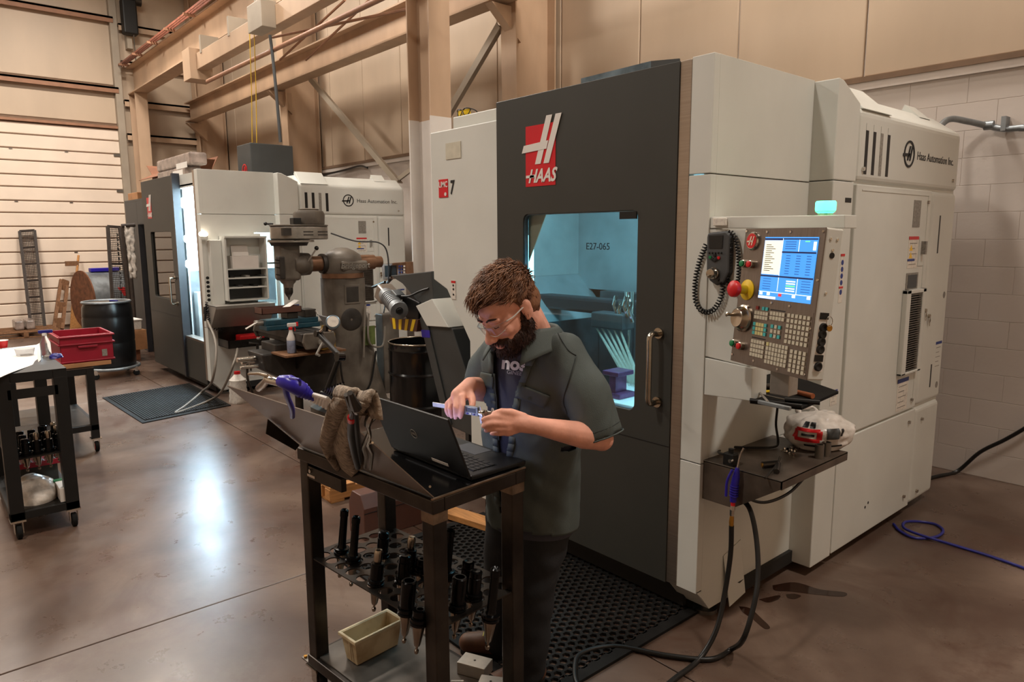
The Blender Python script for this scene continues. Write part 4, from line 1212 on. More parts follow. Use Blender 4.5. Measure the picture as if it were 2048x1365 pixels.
keys(0.475, 0.665, 0.58, 0.645, 5, 2, be)
keys(0.69, 0.97, 0.575, 0.79, 6, 6, be)
keys(0.27, 0.455, 0.675, 0.77, 5, 3, lambda i, j: 'key_cyan' if i in (0, 4) else 'key_yellow')
keys(0.50, 0.64, 0.67, 0.77, 3, 3, lambda i, j: 'key_cyan' if (i+j) % 2 == 0 and (i, j) != (1, 1) else 'key_beige')
keys(0.27, 0.455, 0.80, 0.93, 5, 4, be)
keys(0.475, 0.755, 0.80, 0.955, 7, 5, lambda i, j: 'key_yellow' if (i, j) == (0, 0) else 'key_beige')
keys(0.775, 0.975, 0.815, 0.975, 4, 5, be)
for t0, t1, v_ in ((0.47, 0.66, 0.572), (0.27, 0.455, 0.79)):
    pbox(MB(), t0, t1, v_-0.004, v_+0.004, 0, 0.0014).build('key_heading', 'ink', kp)
# right flank: connector bay, key ring
def ps(d, v, out=0.0):
    return pp(1, v, d) + PX*out
def flank(mb, d0, d1, v0, v1, o0, o1):
    c = (ps(d0, v0, o0)+ps(d1, v1, o1))/2
    return mb.obox(c, abs(o1-o0), abs(d1-d0), abs(v1-v0)*PH, PR)
bay = flank(MB(), -0.065, -0.02, 0.55, 0.94, -0.002, 0.001).build('connector_bay', 'white_plastic', pend)
for k, v_ in enumerate((0.57, 0.645, 0.69, 0.74, 0.79, 0.85, 0.905)):
    if k in (0, 5):
        flank(MB(), -0.06, -0.022, v_-0.022, v_+0.022, 0.0, 0.004).build('socket', 'black', bay)
    else:
        MB().lathe([(0.017, 0), (0.017, 0.006), (0.013, 0.008), (0, 0.004)], ps(-0.042, v_, 0.001), PX, 14).build('socket', 'black', bay, smooth=40)
kr = MB().tube([ps(-0.05, 0.60, 0.02)+PF*(0.014*math.cos(a))+V((0, 0, 0.018*math.sin(a))) for a in [2*PI*i/14 for i in range(14)]], 0.0015, 5, True).build('key_ring', 'chrome', pend)
MB().lathe([(0, 0), (0.012, 0), (0.012, 0.003), (0, 0.003)], ps(-0.055, 0.645, 0.018), PX, 12).build('key_tag', 'brass', pend)
for v_, d_ in ((0.07, -0.025), (0.07, -0.055), (0.14, -0.04), (0.42, -0.035)):
    MB().lathe([(0.006, 0), (0.005, 0.003), (0, 0.003)], ps(d_, v_), PX, 8).build('screw', 'chrome', pend)
MB().lathe([(0.011, 0), (0.011, 0.002), (0, 0.002)], ps(-0.04, 0.175), PX, 12).build('port', 'black', pend)
# mounting arm: upper panel, lower box, top bar
AY = 2.70
def on_arm(x, y, d=0.0):
    return at(x, y, 1, AY-d)
def panel_px(c4, d, th, name, m_, bevel=0.003):
    pts = [on_arm(x, y, d) for x, y in c4]
    return MB().slab(pts, (0, -1, 0), th).build(name, m_, pend, bevel=bevel)
panel_px([(1413, 459), (1500, 459), (1500, 735), (1410, 713)], 0.0, 0.06, 'arm_panel', 'cream_side')
panel_px([(1410, 716), (1505, 737), (1503, 803), (1408, 790)], 0.006, 0.12, 'arm_box', 'cream_side')
panel_px([(1421, 434), (1690, 430), (1690, 457), (1420, 457)], 0.002, 0.10, 'arm_bar', 'cream_side')
panel_px([(1425, 436), (1450, 436), (1450, 452), (1425, 452)], 0.02, 0.02, 'hook_block', 'label_white')
cpx = on_pend(1570, 745, -0.05)
MB().box(cpx.x-0.05, cpx.x+0.03, cpx.y-0.02, cpx.y+0.05, cpx.z-0.09, cpx.z+0.05).build('tray_bracket', 'aluminium', pend, bevel=0.003)
# beacon
bc = at(1649, 455, 1, 2.745)
bz = 0.022
bt = thing('beacon_lamp', 'glowing green status beacon standing on the control pendant', 'lamp', bc)
MB().lathe([(0.035, 0), (0.035, 0.008), (0.028, 0.010), (0.028, 0.055), (0.036, 0.06), (0.036, 0.064), (0, 0.064)], bc, (0, 0, 1), 18).build('base', 'clear_plastic', bt, smooth=40)
MB().lathe([(0.037, 0.064), (0.038, 0.07), (0.038, 0.095), (0.034, 0.101), (0, 0.102)], bc, (0, 0, 1), 20).build('lens', 'green_glow', bt, smooth=40)
# tray below the pendant
tz = at(1503, 801, 1, AY).z+0.004
tp = [at(x, y, 2, tz) for x, y in ((1500, 802), (1507, 757), (1560, 742), (1677, 783), (1604, 815))]
tr_ = thing('tool_tray', 'thin black tool tray hung below the control pendant', 'tray', (tp[0].x, tp[0].y, tz))
MB().slab(tp, (0, 0, 1), 0.012).build('tray_mat', 'rubber', tr_)
MB().tube([tp[0]+V((0, 0, .004)), tp[4]+V((0, 0, .004))], 0.008, 8).build('tray_lip', 'black', tr_, smooth=40)
def tz_at(x, y, h=0.0):
    return at(x, y, 2, tz+h)
t = thing('hammer', 'hammer with an orange brown wooden handle lying in the tool tray', 'hammer', tz_at(1585, 790))
a, b = tz_at(1545, 772, 0.012), tz_at(1626, 793, 0.012)
MB().tube([a, a.lerp(b, 0.5), b], 0.010, 10, rs=[0.007, 0.010, 0.012]).build('handle', 'orange_grip', t, smooth=40)
dv = (b-a).normalized(); sv = dv.cross(V((0, 0, 1)))
MB().cyl(a-sv*0.045, a+sv*0.045, 0.013, n=12).build('head', 'dark_steel', t, smooth=40)
t = thing('squeegee', 'grey T shaped scraper leaning on the tool tray lip', 'scraper', tz_at(1540, 812))
a, b = on_pend(1512, 765, -0.02), tz_at(1536, 804, 0.02)
MB().tube([tz_at(1517, 783, 0.02), b], 0.005, 8).build('shaft', 'aluminium', t, smooth=40)
tilt(tz_at(1517, 804, 0.012), tz_at(1581, 818, 0.012), 0.016, 0.016).build('blade', 'galv', t, bevel=0.003)
t = thing('screwdriver', 'black screwdriver lying in the tool tray by the hammer', 'screwdriver', tz_at(1560, 795))
MB().tube([tz_at(1570, 800, 0.010), tz_at(1640, 806, 0.010)], 0.010, 8).build('grip', 'black', t, smooth=40)
MB().tube([tz_at(1525, 790, 0.008), tz_at(1570, 800, 0.010)], 0.004, 8).build('blade', 'steel', t, smooth=40)
t = thing('allen_wrench', 'bent hex wrench with a yellow sleeve in the tool tray', 'wrench', tz_at(1535, 785))
MB().tube([tz_at(1520, 780, 0.006), tz_at(1528, 784, 0.006), tz_at(1555, 782, 0.006)], 0.0035, 6).build('bar', 'steel', t)
MB().tube([tz_at(1528, 784, 0.007), tz_at(1542, 783, 0.007)], 0.006, 8).build('sleeve', 'yellow', t)
# handheld jog remote with its coiled cord
AN = V((0, -1, 0))
jr = thing('jog_handle', 'grey handheld jog remote hung on the pendant arm', 'remote', on_arm(1432, 570, 0.03))
jc = [on_arm(x, y, 0.03) for x, y in ((1415, 466), (1452, 462), (1460, 470), (1458, 545), (1447, 566), (1432, 572), (1418, 562), (1412, 540), (1413, 475))]
MB().slab(jc, AN, 0.045).build('housing', 'grey_plastic', jr, bevel=0.008)
jf = lambda c4, d: MB().slab([on_arm(x, y, d) for x, y in c4], AN, 0.004)
jf([(1418, 472), (1446, 471), (1444, 497), (1418, 497)], 0.033).build('display', 'lcd_dark', jr)
for x, y, m_ in ((1421, 515, 'green'), (1438, 516, 'red'), (1430, 511, 'black'), (1430, 521, 'black'), (1426, 519, 'black'), (1434, 518, 'black')):
    MB().lathe([(0.007, 0), (0.007, 0.005), (0, 0.006)], on_arm(x, y, 0.03), AN, 10).build('button', m_, jr, smooth=40)
for k in range(5):
    MB().lathe([(0.004, 0), (0.004, 0.004), (0, 0.005)], on_arm(1419+6*k, 506, 0.03), AN, 8).build('soft_key', 'black', jr)
wh = MB().lathe([(0.026, 0), (0.026, 0.012), (0.022, 0.016), (0.020, 0.034), (0.016, 0.036), (0, 0.034)], on_arm(1429, 547, 0.03), AN, 20).build('jog_wheel', 'nickel', jr, smooth=40)
MB().lathe([(0.005, 0), (0.005, 0.014), (0, 0.016)], on_arm(1420, 552, 0.062), AN, 8).build('wheel_knob', 'nickel', wh)
c1 = spline([on_arm(x, y, 0.02) for x, y in ((1412, 490), (1400, 520), (1391, 560), (1391, 600), (1404, 622), (1424, 622), (1440, 600), (1446, 572), (1440, 560))], 6)
MB().tube(helix(c1, 0.010, 38, 8), 0.0032, 5).build('coiled_cord', 'black', jr, smooth=60)
c2 = spline([on_arm(x, y, 0.016) for x, y in ((1456, 462), (1462, 500), (1456, 560), (1464, 580), (1474, 572), (1478, 530), (1472, 480), (1460, 462))], 6)
MB().tube(helix(c2, 0.008, 42, 8), 0.0030, 5).build('coiled_cord', 'black', jr, smooth=60)
# ------------------------------------------------------------------ steel side shelf and what lies on it
SZ = 0.82
shf = thing('side_shelf', 'bent steel shelf bolted to the side of the near machine', 'shelf', (-1.6, 3.02, SZ-0.2))
MB().box(-1.80, -1.415, 2.715, 3.33, SZ-0.006, SZ).build('top_plate', 'shelf_steel', shf)
MB().box(-1.42, -1.415, 2.715, 3.33, SZ-0.04, SZ-0.001).build('front_lip', 'shelf_steel', shf)
MB().prism([(-1.80, SZ), (-1.415, SZ), (-1.415, SZ-0.035), (-1.64, SZ-0.185), (-1.80, SZ-0.185)], 1, 2.715, 2.72).build('end_gusset', 'shelf_steel', shf)
MB().prism([(-1.80, SZ), (-1.415, SZ), (-1.415, SZ-0.035), (-1.64, SZ-0.185), (-1.80, SZ-0.185)], 1, 3.325, 3.33).build('end_gusset', 'shelf_steel', shf)
MB().box(-1.80, -1.415, 2.7145, 2.7155, SZ-0.002, SZ+0.001).build('cut_edge', 'aluminium', shf)
def sz(x, y, h=0.0):
    return at(x, y, 2, SZ+h)
# crumpled carrier bag
bg = thing('carrier_bag', 'white crumpled carrier bag with red and black print on the side shelf', 'bag', sz(1620, 905))
bc_ = sz(1624, 890, 0.0) + V((0.02, 0.02, 0))
def bagf(u, v):
    a = 2*PI*u; h = v
    prof = [0.82, 1.0, 1.08, 1.08, 1.02, 0.88, 0.6, 0.02]
    k = h*(len(prof)-1); i = min(int(k), len(prof)-2); rr = prof[i]*(1-(k-i))+prof[i+1]*(k-i)
    p = V((math.cos(a)*0.135*rr, math.sin(a)*0.165*rr, 0.175*h+0.003))
    n_ = noise.noise(p*14+V((3, 1, 7)))*0.022 + noise.noise(p*32)*0.016
    d = V((math.cos(a), math.sin(a), 0.3))
    if v < 0.05: n_ *= 0.2
    return bc_ + p + d*n_
MB().grid(bagf, 56, 26).build('film', 'bag_film', bg, smooth=0)
kt = spline([bc_+V((-0.06, -0.05, 0.13)), bc_+V((-0.10, -0.02, 0.17)), bc_+V((-0.05, 0.03, 0.175)), bc_+V((-0.0, 0.0, 0.145))], 6)
MB().tube(kt, 0.018, 7, rs=[0.012+0.012*noise.noise(p*40) for p in kt]).build('knotted_handle', 'bag_film', bg, smooth=0)
def bag_print(u0, u1, v0, v1, m_, nm='print', push=0.004):
    def fn(a, b):
        p = bagf((u0+(u1-u0)*a) % 1.0, v0+(v1-v0)*b)
        c = bc_+V((0, 0, 0.05))
        return p + (p-c).normalized()*push
    MB().grid(fn, 10, 6).build(nm, m_, bg, smooth=0)
bag_print(0.72, 0.84, 0.56, 0.64, 'red')
bag_print(0.71, 0.735, 0.38, 0.60, 'red')
bag_print(0.825, 0.85, 0.38, 0.60, 'red')
bag_print(0.72, 0.84, 0.30, 0.40, 'red')
bag_print(0.745, 0.775, 0.66, 0.78, 'ink')
bag_print(0.785, 0.815, 0.66, 0.78, 'ink')
bag_print(0.755, 0.815, 0.45, 0.51, 'ink')
bag_print(0.87, 0.93, 0.40, 0.66, 'dark_grey')
bag_print(0.94, 0.955, 0.46, 0.64, 'ink')
bag_print(0.76, 0.96, 0.18, 0.23, 'ink')
for k, (x, y) in enumerate(((1638, 917), (1652, 912))):
    c = sz(x, y)
    o = MB().lathe([(0.020, 0), (0.020, 0.066), (0.016, 0.066), (0.016, 0.05), (0, 0.05)], c, (0, 0, 1), 18).build('steel_sleeve', 'steel', smooth=40)
    tag(o, ('short grey steel sleeve standing at the shelf edge before the bag', 'short grey steel sleeve standing against the carrier bag')[k], 'sleeve', 'steel sleeves')
for k in range(26):
    c = sz(1575+random.uniform(-12, 26), 905+random.uniform(-7, 8))
    if k < 14:
        o = MB().lathe([(0.006, 0), (0.006, 0.008), (0.003, 0.008), (0.003, 0.0)], c+V((0, 0, 0.0005+0.002*(k % 3))), V((random.uniform(-.5, .5), random.uniform(-.5, .5), 1)), 6).build('hex_nut', 'chrome')
        tag(o, 'tiny bright hex nut in the loose pile on the side shelf', 'nut', 'loose nuts on the shelf')
gn = thing('air_nozzle', 'dark pistol shaped nozzle lying on the side shelf', 'nozzle', sz(1545, 940))
a, b = sz(1525, 931, 0.02), sz(1556, 928, 0.025)
MB().tube([a, b], 0.016, 12).build('barrel', 'dark_steel', gn, smooth=40)
MB().cyl(a, a-(b-a).normalized()*0.004, 0.010, n=12).build('muzzle', 'brass', gn)
MB().tube([b, sz(1553, 944, 0.012)], 0.013, 10).build('grip', 'dark_steel', gn, smooth=40)
MB().tube([sz(1560, 915, 0.03), b, sz(1530, 957, 0.006)], 0.005, 8).build('trigger', 'dark_steel', gn, smooth=40)
vb = thing('air_valve', 'small black air valve block clamped on the side shelf corner', 'valve', sz(1460, 925))
c = sz(1461, 930)
MB().obox(c+V((0, 0, 0.028)), 0.055, 0.045, 0.056).build('body', 'black', vb, bevel=0.005)
MB().cyl(c+V((0, 0, 0.055)), c+V((0, 0, 0.075)), 0.012, n=12).build('knob', 'black', vb, smooth=40)
MB().cyl(c+V((0.02, -0.024, 0.03)), c+V((0.02, -0.04, 0.03)), 0.009, n=10).build('fitting', 'chrome', vb, smooth=40)
pts = [c+V((-0.02, 0.0, 0.04)), sz(1437, 905, 0.02), sz(1455, 895, 0.01), sz(1500, 896, 0.008), sz(1545, 895, 0.008), sz(1556, 885, 0.02), at(1552, 850, 1, 3.22), at(1555, 815, 1, 3.1)]
tag(MB().tube(spline(pts, 6), 0.006, 7).build('air_line', 'hose_black', smooth=40), 'thin black air line looping over the side shelf up to the pendant', 'hose')
pts = [c+V((0.02, 0.02, 0.03)), at(1485, 985, 1, 2.80), at(1530, 1004, 1, 2.9), at(1580, 990, 1, 3.0), at(1620, 945, 1, 3.2)]
pts = [at(1490, 985, 0, -1.60), at(1502, 1000, 0, -1.60), at(1535, 1005, 0, -1.58), at(1580, 985, 0, -1.56), at(1619, 944, 0, -1.55)]
tag(MB().tube(spline(pts, 6), 0.007, 7).build('air_line', 'hose_black', smooth=40), 'thin black air line hanging in an arc under the side shelf', 'hose')
# blue air gun hanging on the shelf
gy = 2.69
ag = thing('air_gun', 'blue air gun hanging nozzle up on the front of the side shelf', 'air gun', at(1468, 1000, 1, gy))
A_ = lambda x, y: at(x, y, 1, gy)
MB().tube(spline([A_(1474, 942), A_(1479, 918), A_(1482, 908), A_(1488, 896)], 4), 0.0045, 8).build('nozzle', 'chrome', ag, smooth=40)
MB().tube([A_(1475, 936), A_(1472, 955), A_(1468, 975), A_(1466, 1004)], 0.015, 12, rs=[0.008, 0.017, 0.018, 0.014]).build('body', 'blue_plastic', ag, smooth=60)
for k in range(5):
    MB().lathe([(0.0195, -0.002), (0.0205, 0), (0.0195, 0.002)], A_(1469-0.4*k, 972+5*k), (0.05, 0, 1), 14).build('grip_rib', 'blue_plastic', ag)
MB().tube(spline([A_(1470, 938)+V((0, -0.02, 0)), A_(1462, 960)+V((0, -0.03, 0)), A_(1459, 990)+V((0, -0.028, 0))], 4), 0.006, 8).build('lever', 'blue_plastic', ag, smooth=60)
MB().cyl(A_(1466, 1003), A_(1466, 1012), 0.010, n=12).build('collar', 'red', ag, smooth=40)
MB().tube([A_(1466, 1011), A_(1465, 1020), A_(1464, 1032)], 0.009, 6, rs=[0.010, 0.012, 0.010]).build('coupling', 'chrome', ag)
MB().tube([A_(1464, 1032), A_(1463, 1044), A_(1463, 1056)], 0.009, 6, rs=[0.009, 0.011, 0.010]).build('hose_barb', 'brass', ag)
# black hose: from the gun to the floor and round the mat
f0 = lambda x, y: fl(x, y)+V((0, 0, 0.013))
pts = [A_(1463, 1052), A_(1461, 1110), at(1449, 1190, 1, 2.66), at(1432, 1262, 1, 2.58), f0(1398, 1325), f0(1352, 1362), f0(1300, 1400), f0(1215, 1420), f0(1160, 1385), f0(1150, 1340), f0(1165, 1312), f0(1230, 1299), f0(1330, 1317), f0(1420, 1325), f0(1462, 1305), at(1487, 1278, 1, 2.56), at(1508, 1210, 1, 2.62), at(1516, 1150, 1, 2.68), at(1513, 1080, 1, 2.73), at(1500, 1020, 1, 2.76), at(1478, 994, 1, 2.78)]
tag(MB().tube(spline(pts, 7), 0.0115, 10).build('air_hose', 'hose_black', smooth=40), 'black rubber air hose trailing from the hanging blue gun across the floor', 'hose')
# blue hose on the floor behind
f1 = lambda x, y: fl(x, y)+V((0, 0, 0.010))
pts = [f1(1787, 1052), f1(1800, 1066), f1(1830, 1080), f1(1870, 1078), f1(1886, 1066), f1(1872, 1053), f1(1840, 1047), f1(1810, 1052), f1(1808, 1064), f1(1840, 1078), f1(1900, 1092), f1(1975, 1115), f1(2060, 1145), f1(2150, 1180), V((0.4, 3.75, 0.01)), V((1.6, 3.5, 0.01)), V((3.2, 3.9, 0.01))]
for i in (7, 8, 9):
    pts[i] = pts[i]+V((0, 0, 0.014))
tag(MB().tube(spline(pts, 7), 0.0085, 9).build('air_hose', 'blue_hose', smooth=40), 'blue air hose with one loop on the floor beside the near machine', 'hose')
# loose safety glasses on the machine roof
sg = thing('safety_glasses', 'yellow safety glasses with black frame on top of the near machine', 'glasses', at(930, 222, 1, 2.82))
gx = at(930, 222, 1, 2.82); gx.z = 2.60
for s in (-1, 1):
    MB().grid(lambda u, v, s=s: gx+V((s*0.035+(u-0.5)*0.062, -0.02*math.cos((u-0.5)*1.6+s*0.5), 0.004+0.036*v)), 6, 4).build('lens', 'yellow', sg, smooth=0, solid=0.002)
    MB().tube(spline([gx+V((s*0.004, -0.02, 0.036)), gx+V((s*0.035, -0.024, 0.044)), gx+V((s*0.070, -0.008, 0.038)), gx+V((s*0.072, 0.03, 0.030)), gx+V((s*0.06, 0.07, 0.008))], 5), 0.0035, 6).build('temple', 'black', sg, smooth=40)
    MB().tube(spline([gx+V((s*0.004, -0.02, 0.03)), gx+V((s*0.02, -0.022, 0.005)), gx+V((s*0.05, -0.018, 0.003)), gx+V((s*0.069, -0.006, 0.034))], 5), 0.003, 6).build('rim', 'black', sg, smooth=40)
# ------------------------------------------------------------------ floor mats
mt = thing('rubber_mat', 'black rubber mat full of drain holes in front of the closed machine', 'mat', (-2.7, 2.28, 0))
mx0, mx1, my0, my1 = -3.55, -1.86, 1.74, 2.80
MB().prism([(mx0, 0), (mx1, 0), (mx1-0.05, 0.014), (mx0+0.05, 0.014)], 1, my0, my0+0.05).build('edge_ramp', 'rubber', mt)
MB().prism([(my0, 0), (my1, 0), (my1, 0.014), (my0+0.05, 0.014)], 0, mx1-0.06, mx1).build('edge_ramp', 'rubber', mt)
MB().prism([(my0, 0), (my1, 0), (my1, 0.014), (my0+0.05, 0.014)], 0, mx0, mx0+0.05).build('edge_ramp', 'rubber', mt)
m = MB()
s = 0.027
ny = int((my1-my0-0.06)/(1.5*s)); nx = int((mx1-mx0-0.11)/(math.sqrt(3)*s))
for j in range(ny+1):
    for i in range(nx+1):
        cx = mx0+0.05+s*0.9+math.sqrt(3)*s*(i+0.5*(j % 2)); cy = my0+0.055+s*0.6+1.5*s*j
        if cx > mx1-0.06: continue
        vs = []
        for rr, zz in ((s*1.002, 0.014), (s*0.72, 0.014), (s*0.66, 0.002)):
            vs += [(cx+rr*math.sin(2*PI*k/6), cy+rr*math.cos(2*PI*k/6), zz) for k in range(6)]
        fs = [(k, (k+1) % 6, 6+(k+1) % 6, 6+k) for k in range(6)] + [(6+k, 6+(k+1) % 6, 12+(k+1) % 6, 12+k) for k in range(6)]
        m.add(vs, fs)
o = m.build('hole_grid', 'rubber', mt, recalc=False)
o['kind'] = 'stuff'
mq = [fl(*p) for p in ((205, 797), (285, 848), (462, 812), (378, 768))]
m2 = thing('ribbed_mat', 'long black ribbed mat in front of the open machine', 'mat', sum(mq, V())/4)
MB().slab([p+V((0, 0, 0.009)) for p in mq], (0, 0, 1), 0.009).build('base_sheet', 'rubber', m2)
m = MB()
n = 34
for k in range(n):
    u = 0.05+0.93*k/n
    a = mq[0].lerp(mq[3], u); b = mq[1].lerp(mq[2], u)
    a, b = a.lerp(b, 0.03), a.lerp(b, 0.95)
    m.v and None
    w_ = (mq[3]-mq[0]).normalized()*0.018
    m.slab([a+V((0, 0, 0.017)), b+V((0, 0, 0.017)), b+w_+V((0, 0, 0.017)), a+w_+V((0, 0, 0.017))], (0, 0, 1), 0.010)
o = m.build('ribs', 'rubber', m2)
o['kind'] = 'stuff'
# ------------------------------------------------------------------ the work cart in front
CZ = 1.03
CA, CB, CD = at(593, 894, 2, CZ), at(865, 1002, 2, CZ), at(1053, 937, 2, CZ)
CX = (CB-CA).normalized(); CY = V((-CX.y, CX.x, 0)); CL = (CB-CA).length; CW = (CD-CB).dot(CY)
CR = math.atan2(CX.y, CX.x)
def cp(x, y, z):
    """cart coordinates: x along the near edge, y towards the machine"""
    return V((CA.x, CA.y, 0)) + CX*x + CY*y + V((0, 0, z))
cart = thing('work_cart', 'welded steel cart with sloped sheet and perforated tool shelf', 'cart', cp(CL/2, CW/2, 0), CR)
def cbox(mb, x0, x1, y0, y1, z0, z1):
    return mb.obox(cp((x0+x1)/2, (y0+y1)/2, (z0+z1)/2), x1-x0, y1-y0, z1-z0, CR)
LG = 0.058
for x0 in (0.006, CL-LG-0.006):
    for y0 in (0.006, CW-LG-0.006):
        lg = cbox(MB(), x0, x0+LG, y0, y0+LG, 0.115, CZ-0.05).build('leg', 'mill_steel', cart, bevel=0.004)
        if x0 > 0.1:
            cbox(MB(), x0-0.0015, x0+LG+0.0015, y0-0.0015, y0+LG+0.0015, CZ-0.085, CZ-0.048).build('weld_patch', 'weld', lg)
for a in ((0, CL, 0, 0.05), (0, CL, CW-0.05, CW), (0, 0.05, 0.05, CW-0.05), (CL-0.05, CL, 0.05, CW-0.05)):
    cbox(MB(), a[0], a[1], a[2], a[3], CZ-0.05, CZ-0.002).build('top_rail', 'mill_steel', cart, bevel=0.004)
cbox(MB(), 0.02, CL-0.02, 0.02, CW-0.02, CZ-0.012, CZ).build('top_plate', 'black_gloss', cart)
cbox(MB(), CL-0.008, CL, 0, CW, CZ-0.001, CZ+0.004).build('weld_bead', 'weld', cart)
for a in ((0, CL, 0, 0.045), (0, CL, CW-0.045, CW), (0, 0.045, 0.045, CW-0.045), (CL-0.045, CL, 0.045, CW-0.045)):
    cbox(MB(), a[0], a[1], a[2], a[3], 0.10, 0.145).build('base_rail', 'mill_steel', cart, bevel=0.004)
cbox(MB(), 0.02, CL-0.02, 0.02, CW-0.02, 0.145, 0.15).build('base_plate', 'plate_steel', cart)
for x0 in (0.03, CL-0.03):
    for y0 in (0.03, CW-0.03):
        c = cp(x0, y0, 0)
        cs = MB().obox(c+V((0, 0, 0.097)), 0.08, 0.07, 0.006, CR).build('caster_plate', 'chrome', cart)
        MB().lathe([(0.04, 0), (0.042, 0.01), (0.042, 0.022), (0.04, 0.03)], c+V((0.01, -0.015, 0.042)), (0, 1, 0), 20).build('wheel', 'rubber', cs, smooth=40)
        for s in (-1, 1):
            MB().box(c.x-0.015, c.x+0.03, c.y+s*0.021-0.003, c.y+s*0.021+0.003, 0.03, 0.095).build('fork', 'chrome', cs)
cbox(MB(), -0.05, 0.02, 0.0, 0.05, 0.103, 0.109).build('foot_plate', 'steel', cart)
for y0 in (0.01, 0.04):
    MB().lathe([(0.008, 0), (0.008, 0.008), (0, 0.008)], cp(-0.035, y0, 0.109), (0, 0, 1), 6).build('bolt', 'brass', cart)
# perforated middle shelf
SHZ = 0.580
sh_ = thing  # alias kept short
m = MB()
nxh, nyh = 11, 6
cw_, ch_ = (CL-0.06)/nxh, (CW-0.05)/nyh
holes = []
for j in range(nyh):
    for i in range(nxh):
        x = 0.03+cw_*(i+0.5); y = 0.025+ch_*(j+0.5)
        holes.append((x, y))
        n = 12
        rr = 0.0275
        inner = [(x+rr*math.cos(2*PI*k/n+PI/4), y+rr*math.sin(2*PI*k/n+PI/4)) for k in range(n)]
        outer = []
        for k in range(n):
            a = 2*PI*k/n+PI/4
            c_, s_ = math.cos(a), math.sin(a)
            q = max(abs(c_), abs(s_))
            outer.append((x+c_/q*cw_/2, y+s_/q*ch_/2))
        vs = [cp(p[0], p[1], SHZ) for p in outer] + [cp(p[0], p[1], SHZ) for p in inner] + [cp(p[0], p[1], SHZ-0.005) for p in inner] + [cp(p[0], p[1], SHZ-0.005) for p in outer]
        fs = []
        for k in range(n):
            l = (k+1) % n
            fs += [(k, l, n+l, n+k), (n+k, n+l, 2*n+l, 2*n+k), (2*n+k, 2*n+l, 3*n+l, 3*n+k)]
        m.add(vs, fs)
m.build('perforated_shelf', 'mill_steel', cart, recalc=False)
for a in ((0.03, CL-0.03, 0.012, 0.025), (0.03, CL-0.03, CW-0.025, CW-0.012), (0.012, 0.03, 0.012, CW-0.012), (CL-0.03, CL-0.012, 0.012, CW-0.012)):
    cbox(MB(), *a, SHZ-0.005, SHZ).build('shelf_edge', 'mill_steel', cart)
# drawer slide under the top at the left
cbox(MB(), 0.07, 0.30, 0.008, 0.03, CZ-0.115, CZ-0.065).build('slide_rail', 'dark_steel', cart)
cbox(MB(), 0.065, 0.12, 0.004, 0.012, CZ-0.105, CZ-0.095).cyl(cp(0.09, 0.0, CZ-0.08), cp(0.09, 0.02, CZ-0.08), 0.008, n=8).build('slide_bolt', 'chrome', cart)
# sloped sheet along the near edge
SA, SB_ = 0.275, 0.285
def sheet(s, t, d=0.0):
    """point on the sloped sheet: s along the cart edge in m, t up the slope 0..1, d off the face (towards the room)"""
    n_ = (-CY*SB_ - V((0, 0, 1))*SA).normalized()
    return cp(s, 0.014, CZ+0.002) + (-CY*SA + V((0, 0, SB_)))*t + n_*d
MB().slab([sheet(0.02, 0), sheet(CL-0.01, 0), sheet(CL-0.02, 1.0), sheet(0.0, 1.0)], (-CY*SB_-V((0, 0, 1))*SA), 0.003).build('sloped_sheet', 'sheet_brown', cart)
MB().slab([sheet(0.03, 0.05, 0.004), sheet(0.03, 0.50, 0.004), sheet(0.03, 0.42, 0.05), sheet(0.03, 0.05, 0.03)], CX, 0.004).build('sheet_gusset', 'dark_steel', cart)
NS = (-CY*SB_ - V((0, 0, 1))*SA).normalized()
def on_sheet(x, y, d=0.0):
    o = sheet(0, 0, d); r_ = ray(x, y)
    return EYE + r_*((o-EYE).dot(NS)/r_.dot(NS))
MB().cyl(on_sheet(860, 974, 0.001), on_sheet(860, 974, 0.005), 0.004, n=8).build('rivet', 'nickel', cart)
